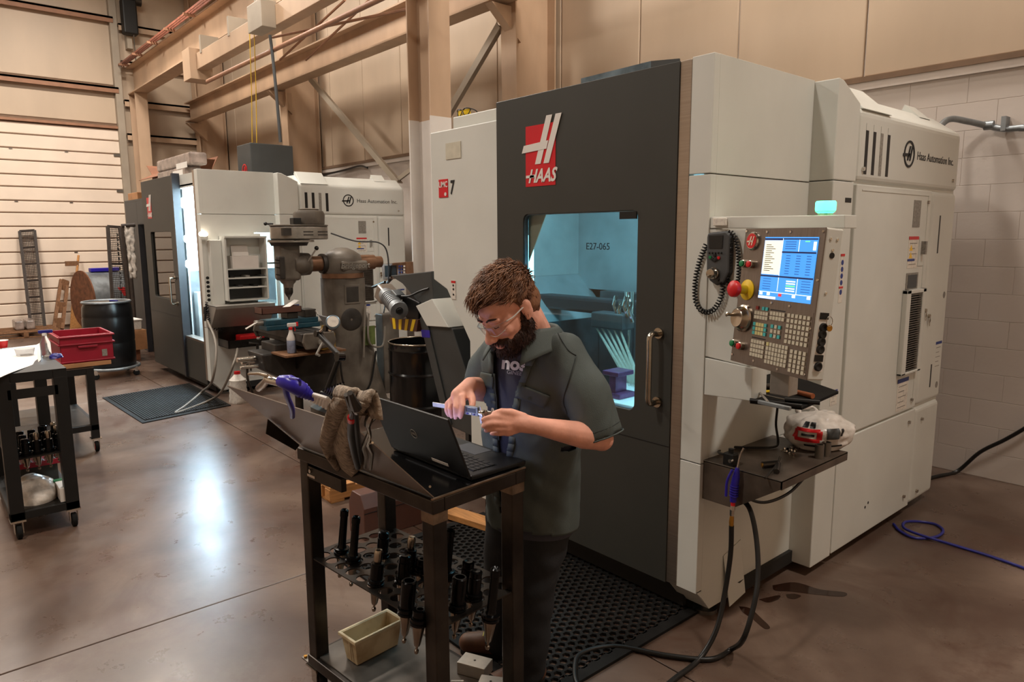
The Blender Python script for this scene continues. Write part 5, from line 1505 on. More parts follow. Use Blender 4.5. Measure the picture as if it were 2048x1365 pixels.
# ------------------------------------------------------------------ tool holders
def tool_holder(px, py, kind, label, lean=(0.0, 0.0), z=None, group='tool holders in the cart shelf'):
    """taper-shank holder dropped in a hole of the shelf; px,py = photo pixel of its flange"""
    c = at(px, py, 2, (z if z is not None else SHZ)+0.006)
    ax = V((lean[0], lean[1], 1)).normalized()
    t = thing('tool_holder', label, 'tool holder', c, 0, group)
    MB().lathe([(0.0225, -0.006), (0.031, -0.004), (0.031, 0.003), (0.027, 0.005), (0.027, 0.010), (0.031, 0.012), (0.031, 0.018), (0.022, 0.020)], c, ax, 20).build('flange', 'black_oxide', t, smooth=35)
    MB().lathe([(0.0095, -0.082), (0.012, -0.076), (0.0225, -0.006), (0.0225, 0.0)], c, ax, 18).build('taper', 'taper_steel', t, smooth=35)
    MB().lathe([(0, -0.112), (0.006, -0.110), (0.008, -0.104), (0.008, -0.098), (0.004, -0.094), (0.005, -0.082), (0.0095, -0.080)], c, ax, 12).build('pull_stud', 'taper_steel', t, smooth=35)
    P_ = {'slim': ([(0.020, 0.018), (0.015, 0.03), (0.0145, 0.115), (0.016, 0.117), (0.016, 0.138), (0.012, 0.142), (0.006, 0.142), (0, 0.13)], None),
          'long': ([(0.020, 0.018), (0.016, 0.03), (0.015, 0.15), (0.017, 0.152), (0.017, 0.175), (0.012, 0.18), (0, 0.17)], None),
          'fat': ([(0.024, 0.018), (0.026, 0.024), (0.026, 0.112), (0.022, 0.116), (0.017, 0.116), (0.017, 0.09), (0, 0.09)], None),
          'nut': ([(0.023, 0.018), (0.023, 0.075), (0.020, 0.078), (0, 0.078)], [(0.021, 0.078), (0.022, 0.082), (0.022, 0.098), (0.015, 0.102), (0, 0.1)]),
          'chuck': ([(0.024, 0.018), (0.024, 0.078), (0.018, 0.08), (0, 0.08)], [(0.013, 0.08), (0.016, 0.085), (0.016, 0.12), (0.013, 0.13), (0.006, 0.132), (0, 0.131)]),
          'short': ([(0.023, 0.018), (0.025, 0.022), (0.025, 0.045), (0.020, 0.048), (0.011, 0.048), (0.011, 0.03), (0, 0.03)], None)}[kind]
    MB().lathe(P_[0], c, ax, 20).build('body', 'black_oxide', t, smooth=35)
    if P_[1]:
        MB().lathe(P_[1], c, ax, 16).build('collet_nut', 'nickel' if kind == 'chuck' else 'black_oxide', t, smooth=35)
    return t
LN = (0.06, 0.09)
TH = [(683, 1104, 'long', 'slim black tool holder standing by the left leg of the work cart'),
      (706, 1120, 'long', 'slim black tool holder, second from the left leg of the work cart'),
      (752, 1167, 'chuck', 'black tool holder with a bright chuck over the tan bin'),
      (764, 1112, 'nut', 'black tool holder behind the one with the bright chuck'),
      (806, 1163, 'nut', 'black collet holder in the middle cluster of the shelf'),
      (818, 1138, 'chuck', 'black holder with a bright nut at the back of the middle cluster'),
      (843, 1142, 'short', 'short black holder beside the near leg of the work cart'),
      (813, 1226, 'fat', 'fat black cylinder tool holder near the shelf edge beside the near leg'),
      (838, 1246, 'short', 'squat black holder with long bright taper at the shelf edge'),
      (893, 1150, 'long', 'long black holder just behind the near leg of the work cart'),
      (914, 1218, 'fat', 'stout black holder right of the near leg'),
      (932, 1176, 'nut', 'black collet holder at the far side of the shelf'),
      (947, 1196, 'nut', 'black collet holder next to the far rear leg'),
      (981, 1238, 'long', 'slim black holder standing alone at the right end of the shelf')]
for px_, py_, k_, lb in TH:
    tool_holder(px_, py_, k_, lb, LN)
# ------------------------------------------------------------------ tan bin and aluminium blocks on the base
bn = thing('parts_bin', 'dirty tan plastic bin on the lower cart plate', 'bin', at(740, 1300, 2, 0.15))
bA, bB = at(714, 1335, 2, 0.152), at(800, 1290, 2, 0.152)
bx = (bB-bA).normalized(); by = V((-bx.y, bx.x, 0)); bl = (bB-bA).length
def bp_(x, y, z):
    return bA + bx*x + by*y + V((0, 0, z))
bw, bh = 0.088, 0.115
def taper_ring(z, g):
    return [bp_(-g, -g, z), bp_(bl+g, -g, z), bp_(bl+g, bw+g, z), bp_(-g, bw+g, z)]
r0, r1, r2, r3 = taper_ring(0, -0.006), taper_ring(bh, 0.008), taper_ring(bh, 0.003), taper_ring(0.006, -0.010)
MB().add(r0+r1+r2+r3, [(0, 1, 5, 4), (1, 2, 6, 5), (2, 3, 7, 6), (3, 0, 4, 7), (4, 5, 9, 8), (5, 6, 10, 9), (6, 7, 11, 10), (7, 4, 8, 11), (8, 9, 13, 12), (9, 10, 14, 13), (10, 11, 15, 14), (11, 8, 12, 15), (12, 13, 14, 15), (3, 2, 1, 0)]).build('tub', 'bin_tan', bn, bevel=0.003)
ra, rb = taper_ring(bh-0.012, 0.016), taper_ring(bh+0.002, 0.016)
rc, rd = taper_ring(bh-0.012, 0.006), taper_ring(bh+0.002, 0.006)
MB().add(ra+rb+rc+rd, [f_ for i in range(4) for f_ in ((i, (i+1) % 4, 4+(i+1) % 4, 4+i), (4+i, 4+(i+1) % 4, 12+(i+1) % 4, 12+i), (8+(i+1) % 4, 8+i, 12+i, 12+(i+1) % 4), (8+i, 8+(i+1) % 4, (i+1) % 4, i))]).build('rim', 'bin_tan', bn, bevel=0.002)
MB().slab([bp_(-0.0075, bw*0.3, 0.02), bp_(-0.0075, bw*0.36, 0.02), bp_(-0.014, bw*0.36, bh-0.012), bp_(-0.014, bw*0.3, bh-0.012)], -bx, 0.003).build('rib', 'bin_tan', bn)
for k, (px_, py_, sx, sy, szz, lb) in enumerate([(950, 1345, 0.12, 0.075, 0.05, 'larger milled aluminium block on the lower cart plate'), (985, 1362, 0.09, 0.07, 0.04, 'smaller milled aluminium block leaning by the larger one'), (915, 1368, 0.05, 0.012, 0.012, 'short aluminium strip lying beside the milled blocks')]):
    c = at(px_, py_, 2, 0.15)
    if k == 1: c = c + V((0.045, -0.045, 0))
    t = thing('aluminium_block', lb, 'block', c, CR+0.35+0.2*k)
    b0 = MB().box(-sx/2, sx/2, -sy/2, sy/2, 0, szz).build('billet', 'aluminium', t, bevel=0.002, world=False)
    if k < 2:
        MB().lathe([(0.005, 0.0), (0.005, 0.0006), (0, 0.0006)], (0, 0, szz), (0, 0, 1), 10).build('tapped_hole', 'dark_steel', t, world=False)
# ------------------------------------------------------------------ laptop
LZ = CZ+0.002
Hl, Hr = at(786, 893, 2, LZ+0.014), at(943, 955, 2, LZ+0.014)
hx = (Hr-Hl).normalized(); hy = V((-hx.y, hx.x, 0)); hw = (Hr-Hl).length
Fr = at(1050, 922, 2, LZ+0.014)
hd_ = (Fr-Hr).dot(hy)
lap = thing('laptop', 'open black laptop standing on the work cart', 'laptop', (Hl+Hr)/2+hy*0.1-V((0, 0, 0.014)), math.atan2(hx.y, hx.x))
LR = math.atan2(hx.y, hx.x)
def lbox(mb, x0, x1, y0, y1, z0, z1):
    return mb.obox(Hl+hx*((x0+x1)/2)+hy*((y0+y1)/2)+V((0, 0, (z0+z1)/2-0.014)), x1-x0, y1-y0, z1-z0, LR)
bs = lbox(MB(), 0, hw, 0.0, hd_, 0.0, 0.017).build('base', 'black', lap, bevel=0.004)
kb = lbox(MB(), 0.03, hw-0.03, 0.03, hd_*0.56, 0.0165, 0.0175).build('keyboard_well', 'black_gloss', bs)
kk = None
for j in range(5):
    for i in range(14):
        x = 0.035+(hw-0.07)*(i+0.5)/14; y = 0.036+(hd_*0.56-0.04)*(j+0.5)/5
        p = Hl+hx*x+hy*y+V((0, 0, 0.0045))
        if kk is None:
            kk = MB().obox((0, 0, 0), (hw-0.07)/14*0.86, (hd_*0.56-0.04)/5*0.84, 0.003).build('key', 'smoke_dark', bs, world=False)
            o = kk
        else:
            o = bpy.data.objects.new('key', kk.data); COL.objects.link(o); o.parent = bs
        o.matrix_local = WM[bs].inverted() @ Matrix.Translation(p) @ Matrix.Rotation(LR, 4, 'Z')
lbox(MB(), hw*0.36, hw*0.64, hd_*0.62, hd_*0.94, 0.0165, 0.0178).build('trackpad', 'grey_plastic', bs)
# lid leaning back towards the room
lt = at(896, 836, 2, 1.25)
best = None
for k in range(0, 60):
    a = math.radians(90+k)
    q = Hr + hy*(math.cos(a)*0.235) + V((0, 0, math.sin(a)*0.235))
    dv_ = q-EYE
    u_ = 1024+FPX*dv_.dot(_r)/dv_.dot(_f); v_ = 682.5-FPX*dv_.dot(_u)/dv_.dot(_f)
    e_ = (u_-896)**2+(v_-836)**2
    if best is None or e_ < best[0]:
        best = (e_, a)
la = best[1]
lu = hy*math.cos(la)+V((0, 0, math.sin(la)))
lnrm = hx.cross(lu).normalized()
if lnrm.dot(hy) > 0: lnrm = -lnrm     # outward = towards the room
LM = Matrix((hx, lu, lnrm)).transposed()
def lidbox(mb, x0, x1, u0, u1, d0, d1):
    return mb.obox(Hl+hx*((x0+x1)/2)+lu*((u0+u1)/2)+lnrm*((d0+d1)/2), x1-x0, u1-u0, d1-d0, LM)
ld = lidbox(MB(), 0, hw, 0.0, 0.235, 0.0, 0.008).build('lid', 'black', lap, bevel=0.003)
lidbox(MB(), 0.012, hw-0.012, 0.02, 0.225, -0.0012, 0.0).build('display', 'laptop_screen', ld)
lidbox(MB(), hw*0.58, hw*0.78, 0.018, 0.030, 0.0078, 0.0088).build('asset_label', 'label_white', ld)
c = Hl+hx*(hw*0.46)+lu*0.118+lnrm*0.0085
MB().tube([c+hx*(0.018*math.cos(a))+lu*(0.018*math.sin(a)) for a in [2*PI*i/24 for i in range(24)]], 0.0014, 5, True).build('logo_ring', 'label_grey', ld)
vs, fs = text_mesh('DELL', 0.0125, frame_m(c, -hx if False else hx, lu), 0.0004, 0, 0.0004)
fm = frame_m(c, hx, lu)
if (fm.to_3x3() @ V((0, 0, 1))).dot(lnrm) < 0:
    fm = frame_m(c, -hx, lu); 
vs, fs = text_mesh('DELL', 0.0125, fm, 0.0006, 0, 0.0004)
MB().add(vs, fs).build('logo', 'label_grey', ld)
for x in (0.06, hw-0.06):
    MB().cyl(Hl+hx*(x-0.02), Hl+hx*(x+0.02), 0.007, n=10).build('hinge', 'black', lap, smooth=40)
# paper note between sheet and laptop
o = MB().slab([at(x, y, 1, 1.32) for x, y in ((765, 852), (778, 848), (790, 880), (782, 885))], (0, -1, 0.3), 0.0015).build('sticky_note', 'paper')
bpy.data.objects.remove(o)
# ------------------------------------------------------------------ things on the sloped sheet
def S_(x, y, d=0.0):
    return on_sheet(x, y, d)
bgun = thing('blow_gun', 'blue blow gun with chrome swivel lying on the sheet edge', 'air gun', S_(560, 765))
MB().tube([S_(563, 763, 0.02), S_(578, 766, 0.02), S_(600, 778, 0.018), S_(618, 790, 0.014), S_(634, 800, 0.010)], 0.02, 12, rs=[0.017, 0.022, 0.022, 0.014, 0.006]).build('body', 'blue_plastic', bgun, smooth=60)
for k in range(5):
    c = S_(604+6*k, 781+4*k, 0.017-0.0012*k)
    MB().lathe([(0.021-0.0032*k, -0.0015), (0.0225-0.0032*k, 0), (0.021-0.0032*k, 0.0015)], c, S_(634, 800, 0.01)-S_(600, 778, 0.018), 14).build('grip_rib', 'blue_plastic', bgun)
MB().tube(spline([S_(570, 775, 0.03), S_(575, 795, 0.036), S_(584, 818, 0.03), S_(585, 834, 0.025)], 5), 0.008, 8, ).build('trigger', 'blue_plastic', bgun, smooth=60)
MB().tube(spline([S_(580, 757, 0.02), S_(598, 760, 0.03), S_(600, 770, 0.025)], 5), 0.004, 6).build('hook', 'blue_plastic', bgun, smooth=60)
MB().tube([S_(565, 766, 0.02), S_(545, 762, 0.02), S_(535, 758, 0.02)], 0.012, 10, rs=[0.013, 0.012, 0.014]).build('swivel', 'chrome', bgun, smooth=40)
MB().tube([S_(535, 758, 0.022), S_(528, 768, 0.028), S_(518, 777, 0.03)], 0.010, 10, rs=[0.009, 0.011, 0.011]).build('coupler', 'nickel', bgun, smooth=40)
MB().tube([S_(535, 752, 0.022), S_(518, 748, 0.025), S_(498, 749, 0.03)], 0.0045, 8).build('nozzle', 'nickel', bgun, smooth=40)
hk = thing('hex_key_set', 'fan of bright steel hex keys on the sheet edge', 'hex keys', S_(640, 800))
for k in range(7):
    a = S_(617+6*k, 790+2.6*k, 0.006); b = S_(640+3*k, 791+2.5*k, 0.012); c = S_(622+6*k, 801+3.2*k, 0.016)
    MB().tube([S_(655, 797, 0.008), S_(628+5.5*k, 789+2.4*k, 0.010), c], 0.0048, 6).build('hex_key', 'logo_white', hk)
hb = thing('hex_key_holder', 'black folding set of hex keys behind the bright ones', 'hex keys', S_(655, 785))
MB().obox(S_(660, 793, -0.012), 0.08, 0.018, 0.02, CR).build('holder', 'black', hb, bevel=0.004)
for k in range(8):
    a = S_(642+5*k, 791, -0.012); b = S_(648+5.5*k, 780-2.0*k, -0.02)
    MB().tube([a, b], 0.0045-0.0002*k, 6).build('hex_key', 'black_oxide', hb)
# rag over the edge
rg0 = [(690, 795), (665, 800), (652, 830), (650, 860), (640, 885), (665, 925), (700, 955), (722, 945), (718, 910), (730, 870), (738, 830), (735, 805)]
def ragf(u, v):
    t_ = v
    xl = [655, 652, 648, 640, 640, 652, 668, 692][min(7, int(t_*7.001))]; 
    k = t_*7; i = min(6, int(k)); fr_ = k-i
    XL_ = [668, 660, 652, 645, 640, 650, 668, 692]; XR_ = [740, 732, 722, 714, 710, 713, 720, 722]; YY = [800, 815, 835, 858, 882, 906, 930, 950]
    xl = XL_[i]*(1-fr_)+XL_[i+1]*fr_; xr = XR_[i]*(1-fr_)+XR_[i+1]*fr_; yy = YY[i]*(1-fr_)+YY[i+1]*fr_
    x = xl+(xr-xl)*u
    y = yy + 14*(u-0.5)*(1-t_) + 10*math.sin(u*4.0+1)*t_
    d = 0.014 + 0.028*abs(math.sin(u*5.2+t_*2.0))*(0.35+0.65*t_) + 0.010*noise.noise(V((u*4, t_*5, 2)))
    if t_ > 0.8: d *= 1-(t_-0.8)*1.2
    return on_sheet(x, y, d)
rg = thing('shop_rag', 'grimy grey brown terry rag hanging over the sloped sheet', 'rag', S_(690, 940))
MB().grid(ragf, 30, 40).build('cloth', 'rag', rg, smooth=0, solid=0.008)
def rag_over(u, v):
    p = ragf(u, 0)
    q = sheet((p-cp(0, 0, 0)).dot(CX), 1.0, 0)
    up = V((0, 0, 1)); 
    a = PI*v
    r_ = 0.022+0.006*noise.noise(V((u*5, v*3, 5)))
    top = p + V((0, 0, 1))*r_*math.sin(a) + CY*(r_*0.7*(1-math.cos(a))) - V((0, 0, 1))*(0.045*max(0, v-0.5)*2)
    return top
MB().grid(rag_over, 30, 10).build('fold', 'rag', rg, smooth=0, solid=0.008)
# long black-handled pliers and locking pliers hanging on the edge
pl_ = thing('pliers', 'pliers with long black handles and a red band on the rag', 'pliers', S_(705, 900))
MB().tube([S_(700, 786, 0.062), S_(705, 800, 0.064), S_(712, 815, 0.064)], 0.008, 8, rs=[0.006, 0.009, 0.013]).build('jaw', 'dark_steel', pl_, smooth=40)
MB().tube([S_(692, 790, 0.062), S_(699, 805, 0.064), S_(708, 820, 0.064)], 0.008, 8, rs=[0.005, 0.008, 0.012]).build('jaw', 'dark_steel', pl_, smooth=40)
MB().lathe([(0.013, -0.008), (0.013, 0.008), (0, 0.008)], S_(709, 818, 0.064), NS, 14).build('pivot', 'steel', pl_, smooth=40)
MB().tube([S_(706, 820, 0.062), S_(703, 838, 0.062)], 0.007, 8).build('shank', 'dark_steel', pl_, smooth=40)
MB().cyl(S_(703, 835, 0.062), S_(703, 842, 0.062), 0.0095, n=12).build('band', 'red', pl_, smooth=40)
MB().tube(spline([S_(703, 841, 0.062), S_(702, 870, 0.062), S_(708, 905, 0.057), S_(716, 935, 0.047)], 5), 0.0095, 10).build('handle', 'black', pl_, smooth=40)
MB().tube(spline([S_(709, 822, 0.057), S_(712, 850, 0.054), S_(716, 890, 0.047), S_(720, 925, 0.040)], 5), 0.0085, 10).build('handle', 'black', pl_, smooth=40)
lk = thing('locking_pliers', 'nickel locking pliers clamped on the sheet edge', 'pliers', S_(735, 935))
MB().tube([S_(742, 828, 0.024), S_(738, 838, 0.032), S_(735, 850, 0.032)], 0.009, 8, rs=[0.010, 0.011, 0.009]).build('jaw', 'nickel', lk, smooth=40)
MB().tube([S_(748, 834, 0.006), S_(740, 842, 0.024)], 0.008, 8).build('jaw', 'nickel', lk, smooth=40)
MB().tube([S_(735, 848, 0.032), S_(740, 872, 0.034), S_(736, 888, 0.034), S_(744, 905, 0.032), S_(741, 938, 0.026)], 0.006, 8, rs=[0.006, 0.005, 0.008, 0.007, 0.006]).build('handle', 'nickel', lk, smooth=40)
MB().tube([S_(737, 866, 0.036), S_(731, 882, 0.038), S_(726, 895, 0.036), S_(731, 912, 0.034), S_(730, 936, 0.030)], 0.006, 8, rs=[0.004, 0.006, 0.006, 0.006, 0.005]).build('handle', 'nickel', lk, smooth=40)
MB().tube([S_(730, 890, 0.038), S_(745, 886, 0.036)], 0.0035, 6).build('link', 'nickel', lk, smooth=40)
MB().lathe([(0.006, 0), (0.006, 0.01), (0, 0.012)], S_(741, 936, 0.026), S_(741, 940, 0.026)-S_(741, 930, 0.026), 10).build('adjust_screw', 'chrome', lk, smooth=40)
# articulated indicator arm behind the sheet
ia = thing('indicator_arm', 'black jointed indicator arm with dial standing behind the sheet', 'arm', cp(0.30, 0.05, CZ))
yA = cp(0.30, 0.05, 0).y
I_ = lambda x, y: at(x, y, 1, yA)
b0 = cp(0.30, 0.05, CZ)
MB().obox(b0+V((0, 0, 0.03)), 0.05, 0.05, 0.06, CR).build('magnet_base', 'dark_steel', ia, bevel=0.003)
MB().tube([b0+V((0, 0, 0.06)), I_(655, 775)], 0.006, 8).build('post', 'dark_steel', ia, smooth=40)
MB().tube([I_(655, 778), I_(680, 712)], 0.0105, 10).build('lower_arm', 'black', ia, smooth=40)
MB().tube([I_(681, 714), I_(637, 668)], 0.010, 10).build('upper_arm', 'black', ia, smooth=40)
for x, y, r in ((680, 714, 0.017), (637, 668, 0.013), (655, 658, 0.012)):
    MB().lathe([(r, -0.014), (r, 0.014), (0, 0.014)], I_(x, y), (0.1, -1, 0.1), 14).build('joint', 'black_gloss', ia, smooth=40)
MB().tube([I_(637, 668), I_(648, 658), I_(660, 660)], 0.007, 8).build('fine_adjust', 'chrome', ia, smooth=40)
MB().slab([I_(636, 630), I_(658, 636), I_(668, 660), I_(655, 662)], (0.2, -1, 0.1), 0.012).build('dial_bracket', 'grey_plastic', ia, bevel=0.002)
dl = MB().lathe([(0.024, -0.010), (0.026, -0.008), (0.026, 0.008), (0.022, 0.010), (0, 0.010)], I_(666, 645), (0.75, -0.4, 0.35), 20).build('dial', 'galv_blue', ia, smooth=40)
MB().lathe([(0.021, 0.0105), (0, 0.0108)], I_(666, 645), (0.75, -0.4, 0.35), 20).build('dial_face', 'screen_cream' if False else 'label_white', dl)
MB().tube([I_(636, 630), I_(631, 622)], 0.0025, 6).build('stylus', 'steel', ia)
# ------------------------------------------------------------------ the machinist
from mathutils.bvhtree import BVHTree
mat('skin', (226, 164, 142), 0.5, var=0.10, scale=14, bump=0.08, bscale=90)
mat('hair', (142, 98, 68), 0.5, rgb2=(92, 60, 42), scale=30, stretch=(1, 1, 0.4), bump=0.5, bscale=160)
mat('beard', (58, 36, 27), 0.7, var=0.3, scale=60, bump=0.6, bscale=180)
mat('work_shirt', (74, 82, 80), 0.75, var=0.10, scale=5, bump=0.12, bscale=260)
mat('shirt_seam', (48, 54, 54), 0.8, var=0.05)
mat('tee', (62, 62, 72), 0.85, var=0.08, scale=20)
mat('tee_print', (222, 222, 228), 0.7, var=0.03)
mat('tee_print_grey', (150, 150, 158), 0.7, var=0.03)
mat('trousers', (30, 31, 34), 0.8, var=0.15, scale=10, bump=0.1, bscale=200)
mat('boot', (96, 62, 42), 0.6, var=0.2, scale=12)
mat('sole', (30, 26, 24), 0.7, var=0.1)
mat('eye_white', (225, 215, 208), 0.3, var=0)
def remesh(mb, vox, smooth=6, fac=0.5):
    me = bpy.data.meshes.new('tmp')
    me.from_pydata([tuple(p) for p in mb.v], [], mb.f)
    bm = bmesh.new(); bm.from_mesh(me); bmesh.ops.recalc_face_normals(bm, faces=bm.faces); bm.to_mesh(me); bm.free()
    o = bpy.data.objects.new('tmp', me); COL.objects.link(o)
    r_ = o.modifiers.new('r', 'REMESH'); r_.mode = 'VOXEL'; r_.voxel_size = vox
    if smooth:
        s_ = o.modifiers.new('s', 'SMOOTH'); s_.factor = fac; s_.iterations = smooth
    dg = bpy.context.evaluated_depsgraph_get()
    q = bpy.data.meshes.new_from_object(o.evaluated_get(dg))
    out = MB()
    out.add([v.co.copy() for v in q.vertices], [tuple(p.vertices) for p in q.polygons])
    bpy.data.objects.remove(o); bpy.data.meshes.remove(me); bpy.data.meshes.remove(q)
    return out
def chain(mb, pts, rs, n=14):
    """tapered limb: round ends, cones between"""
    for i, (p, r) in enumerate(zip(pts, rs)):
        mb.ball(p, r, n=n, m=8)
        if i:
            mb.cyl(pts[i-1], p, rs[i-1], r, n)
def loft(mb, rings, n=32, cap=True):
    """rings: (centre, a-vector, b-vector) ellipses"""
    vs = []
    for c, a, b in rings:
        vs += [c + a*math.cos(2*PI*i/n) + b*math.sin(2*PI*i/n) for i in range(n)]
    fs = []
    for k in range(len(rings)-1):
        fs += [(k*n+i, k*n+(i+1) % n, (k+1)*n+(i+1) % n, (k+1)*n+i) for i in range(n)]
    if cap:
        fs += [tuple(range(n-1, -1, -1)), tuple(range((len(rings)-1)*n, len(rings)*n))]
    mb.add(vs, fs)
Dp = dep
man = thing('person', 'man in grey work shirt and clear glasses measuring a part with a caliper', 'person', (-2.02, 1.83, 0))
Lsh, Rsh = Dp(1143, 708, 2.47), Dp(990, 702, 2.70)
Lel, Rel = Dp(1203, 878, 2.46), Dp(966, 782, 2.76)
Lwr, Rwr = Dp(1070, 852, 2.31), Dp(940, 770, 2.51)
BL = Lsh-Rsh; BL.z = 0; BL.normalize()             # wearer's left
BF = BL.cross(V((0, 0, 1)))                         # facing
BF = BF if BF.dot(V((0, -1, 0))) > 0 else -BF
spine = {0.70: V((-1.990, 1.82, 0.70)), 0.84: V((-1.985, 1.812, 0.84)), 1.03: V((-1.955, 1.785, 1.03)), 1.30: V((-1.905, 1.745, 1.30)), 1.45: V((-1.880, 1.728, 1.45)), 1.53: V((-1.868, 1.700, 1.53))}
def sp(z):
    ks = sorted(spine)
    if z <= ks[0]: return spine[ks[0]] + V((0, 0, z-ks[0]))
    for a, b in zip(ks, ks[1:]):
        if z <= b:
            return spine[a].lerp(spine[b], (z-a)/(b-a))
    return spine[ks[-1]] + V((0, 0, z-ks[-1]))
def torso_rings(g, zs=None):
    T = [(0.70, 0.192, 0.148), (0.78, 0.190, 0.150), (0.90, 0.186, 0.150), (1.03, 0.188, 0.150), (1.18, 0.198, 0.145), (1.30, 0.208, 0.138), (1.38, 0.206, 0.128), (1.44, 0.178, 0.112), (1.49, 0.115, 0.092), (1.53, 0.078, 0.078)]
    return [(sp(z)+BF*0.005, BL*(w_+g), BF*(d_+g)) for z, w_, d_ in T]
# head frame
hb_ = math.radians(50)
fh = V((-_f.x, -_f.y, 0)).normalized()*math.cos(hb_) - V((_r.x, _r.y, 0)).normalized()*math.sin(hb_)
pit = math.radians(33)
HF = (fh*math.cos(pit) - V((0, 0, 1))*math.sin(pit)).normalized()
HU = (V((0, 0, 1)) - HF*HF.z).normalized()
rl = math.radians(-4)
HLv = HU.cross(HF)
HU = (HU*math.cos(rl) + HLv*math.sin(rl)).normalized()
HLv = HU.cross(HF).normalized()                     # towards the wearer's left
HC = Dp(1017, 620, 2.43)
HS = 1.06
HR = Matrix((HLv, HF, HU)).transposed()
def hp(x, y, z):
    return HC + HR @ V((x*HS, y*HS, z*HS))
def hball(mb, c, rx, ry, rz, n=20, m=14, tilt_=None):
    R_ = HR if tilt_ is None else HR @ tilt_
    mb.ball(hp(*c), rx*HS, ry*HS, rz*HS, n, m, R_)
B = MB()
hball(B, (0, -0.018, 0.045), 0.077, 0.098, 0.085)
hball(B, (0, 0.028, -0.015), 0.066, 0.070, 0.085)
hball(B, (0, 0.045, -0.060), 0.054, 0.052, 0.056)
hball(B, (0, 0.062, -0.098), 0.034, 0.036, 0.026)
hball(B, (0, 0.050, 0.052), 0.060, 0.046, 0.045)
for s in (-1, 1):
    hball(B, (s*0.030, 0.083, 0.022), 0.030, 0.014, 0.011)
    hball(B, (s*0.043, 0.066, -0.025), 0.022, 0.022, 0.022)
    hball(B, (s*0.046, 0.018, -0.078), 0.022, 0.04, 0.028)
    hball(B, (s*0.012, 0.108, -0.040), 0.010, 0.012, 0.009)
    hball(B, (s*0.079, -0.012, -0.006), 0.010, 0.020, 0.031, tilt_=Matrix.Rotation(0.25*s, 3, 'Z'))
    hball(B, (s*0.083, -0.020, 0.008), 0.009, 0.014, 0.020)
    hball(B, (s*0.077, -0.004, -0.030), 0.008, 0.010, 0.010)
chain(B, [hp(0, 0.090, 0.012), hp(0, 0.104, -0.012), hp(0, 0.121, -0.034)], [0.010*HS, 0.0115*HS, 0.0145*HS])
hball(B, (0, 0.096, -0.064), 0.025, 0.014, 0.008)
hball(B, (0, 0.094, -0.077), 0.022, 0.014, 0.008)
# neck into the shoulders
nb = sp(1.50)
chain(B, [hp(0, -0.030, -0.02), hp(0, -0.040, -0.075), nb+V((0, 0, 0.0)), sp(1.43)], [0.060, 0.058, 0.064, 0.085])
chain(B, [hp(0, -0.060, 0.0), nb-BF*0.02], [0.050, 0.060])
loft(B, torso_rings(-0.022))
for sh, el, wr, g in ((Lsh, Lel, Lwr, 1), (Rsh, Rel, Rwr, -1)):
    d = (wr-el).normalized()
    chain(B, [sp(1.40)+BL*0.10*g, sh-BL*0.03*g, sh.lerp(el, 0.5), el], [0.08, 0.062, 0.054, 0.044])
    chain(B, [el, el.lerp(wr, 0.28), el.lerp(wr, 0.7), wr], [0.042, 0.047, 0.036, 0.028])
def finger(pts, rs):
    chain(B, pts, rs, 10)
# left hand: fingers stacked along the caliper jaw, thumb on top
H = lambda x, y, d: Dp(x, y, d)
lp = H(1036, 846, 2.288)
chain(B, [Lwr, H(1050, 848, 2.295), lp], [0.029, 0.031, 0.030])
for kx, (m_, p_, q_, t_, r_) in enumerate((((1012, 838, 2.268), (991, 834, 2.248), (977, 836, 2.247), (966, 840, 2.256), 0.0098), ((1011, 848, 2.264), (988, 847, 2.240), (976, 849, 2.244), (967, 853, 2.258), 0.0100), ((1012, 858, 2.270), (990, 858, 2.250), (979, 860, 2.256), (972, 862, 2.272), 0.0095), ((1016, 866, 2.282), (999, 868, 2.268), (990, 868, 2.274), (983, 868, 2.288), 0.0085))):
    chain(B, [H(1044, 841+4.5*kx, 2.294), H(*m_)], [0.016, 0.0135], 10)
    finger([H(*m_), H(*p_), H(*q_), H(*t_)], [r_*1.22, r_*1.08, r_*0.98, r_*0.85])
finger([H(1046, 836, 2.290), H(1022, 826, 2.276), H(1003, 824, 2.262), H(988, 828, 2.258)], [0.018, 0.0145, 0.0122, 0.0098])
# right hand: back of the hand up, index on the slider, thumb behind
chain(B, [Rwr, H(930, 782, 2.475), H(918, 792, 2.448)], [0.028, 0.031, 0.030])
for kx, (m_, p_, q_, t_, r_) in enumerate((((924, 795, 2.418), (926, 813, 2.392), (924, 824, 2.392), (921, 835, 2.400), 0.0098), ((913, 798, 2.428), (911, 816, 2.402), (911, 826, 2.404), (911, 836, 2.418), 0.0100), ((903, 803, 2.448), (900, 818, 2.428), (901, 827, 2.432), (903, 834, 2.444), 0.0095), ((896, 809, 2.468), (893, 820, 2.455), (895, 827, 2.460), (898, 832, 2.470), 0.0085))):
    chain(B, [H(931-5*kx, 782+3*kx, 2.470), H(*m_)], [0.016, 0.0135], 10)
    finger([H(*m_), H(*p_), H(*q_), H(*t_)], [r_*1.22, r_*1.08, r_*0.98, r_*0.85])
finger([H(937, 784, 2.465), H(944, 797, 2.435), H(945, 809, 2.412), H(941, 821, 2.398)], [0.018, 0.0145, 0.0122, 0.0098])
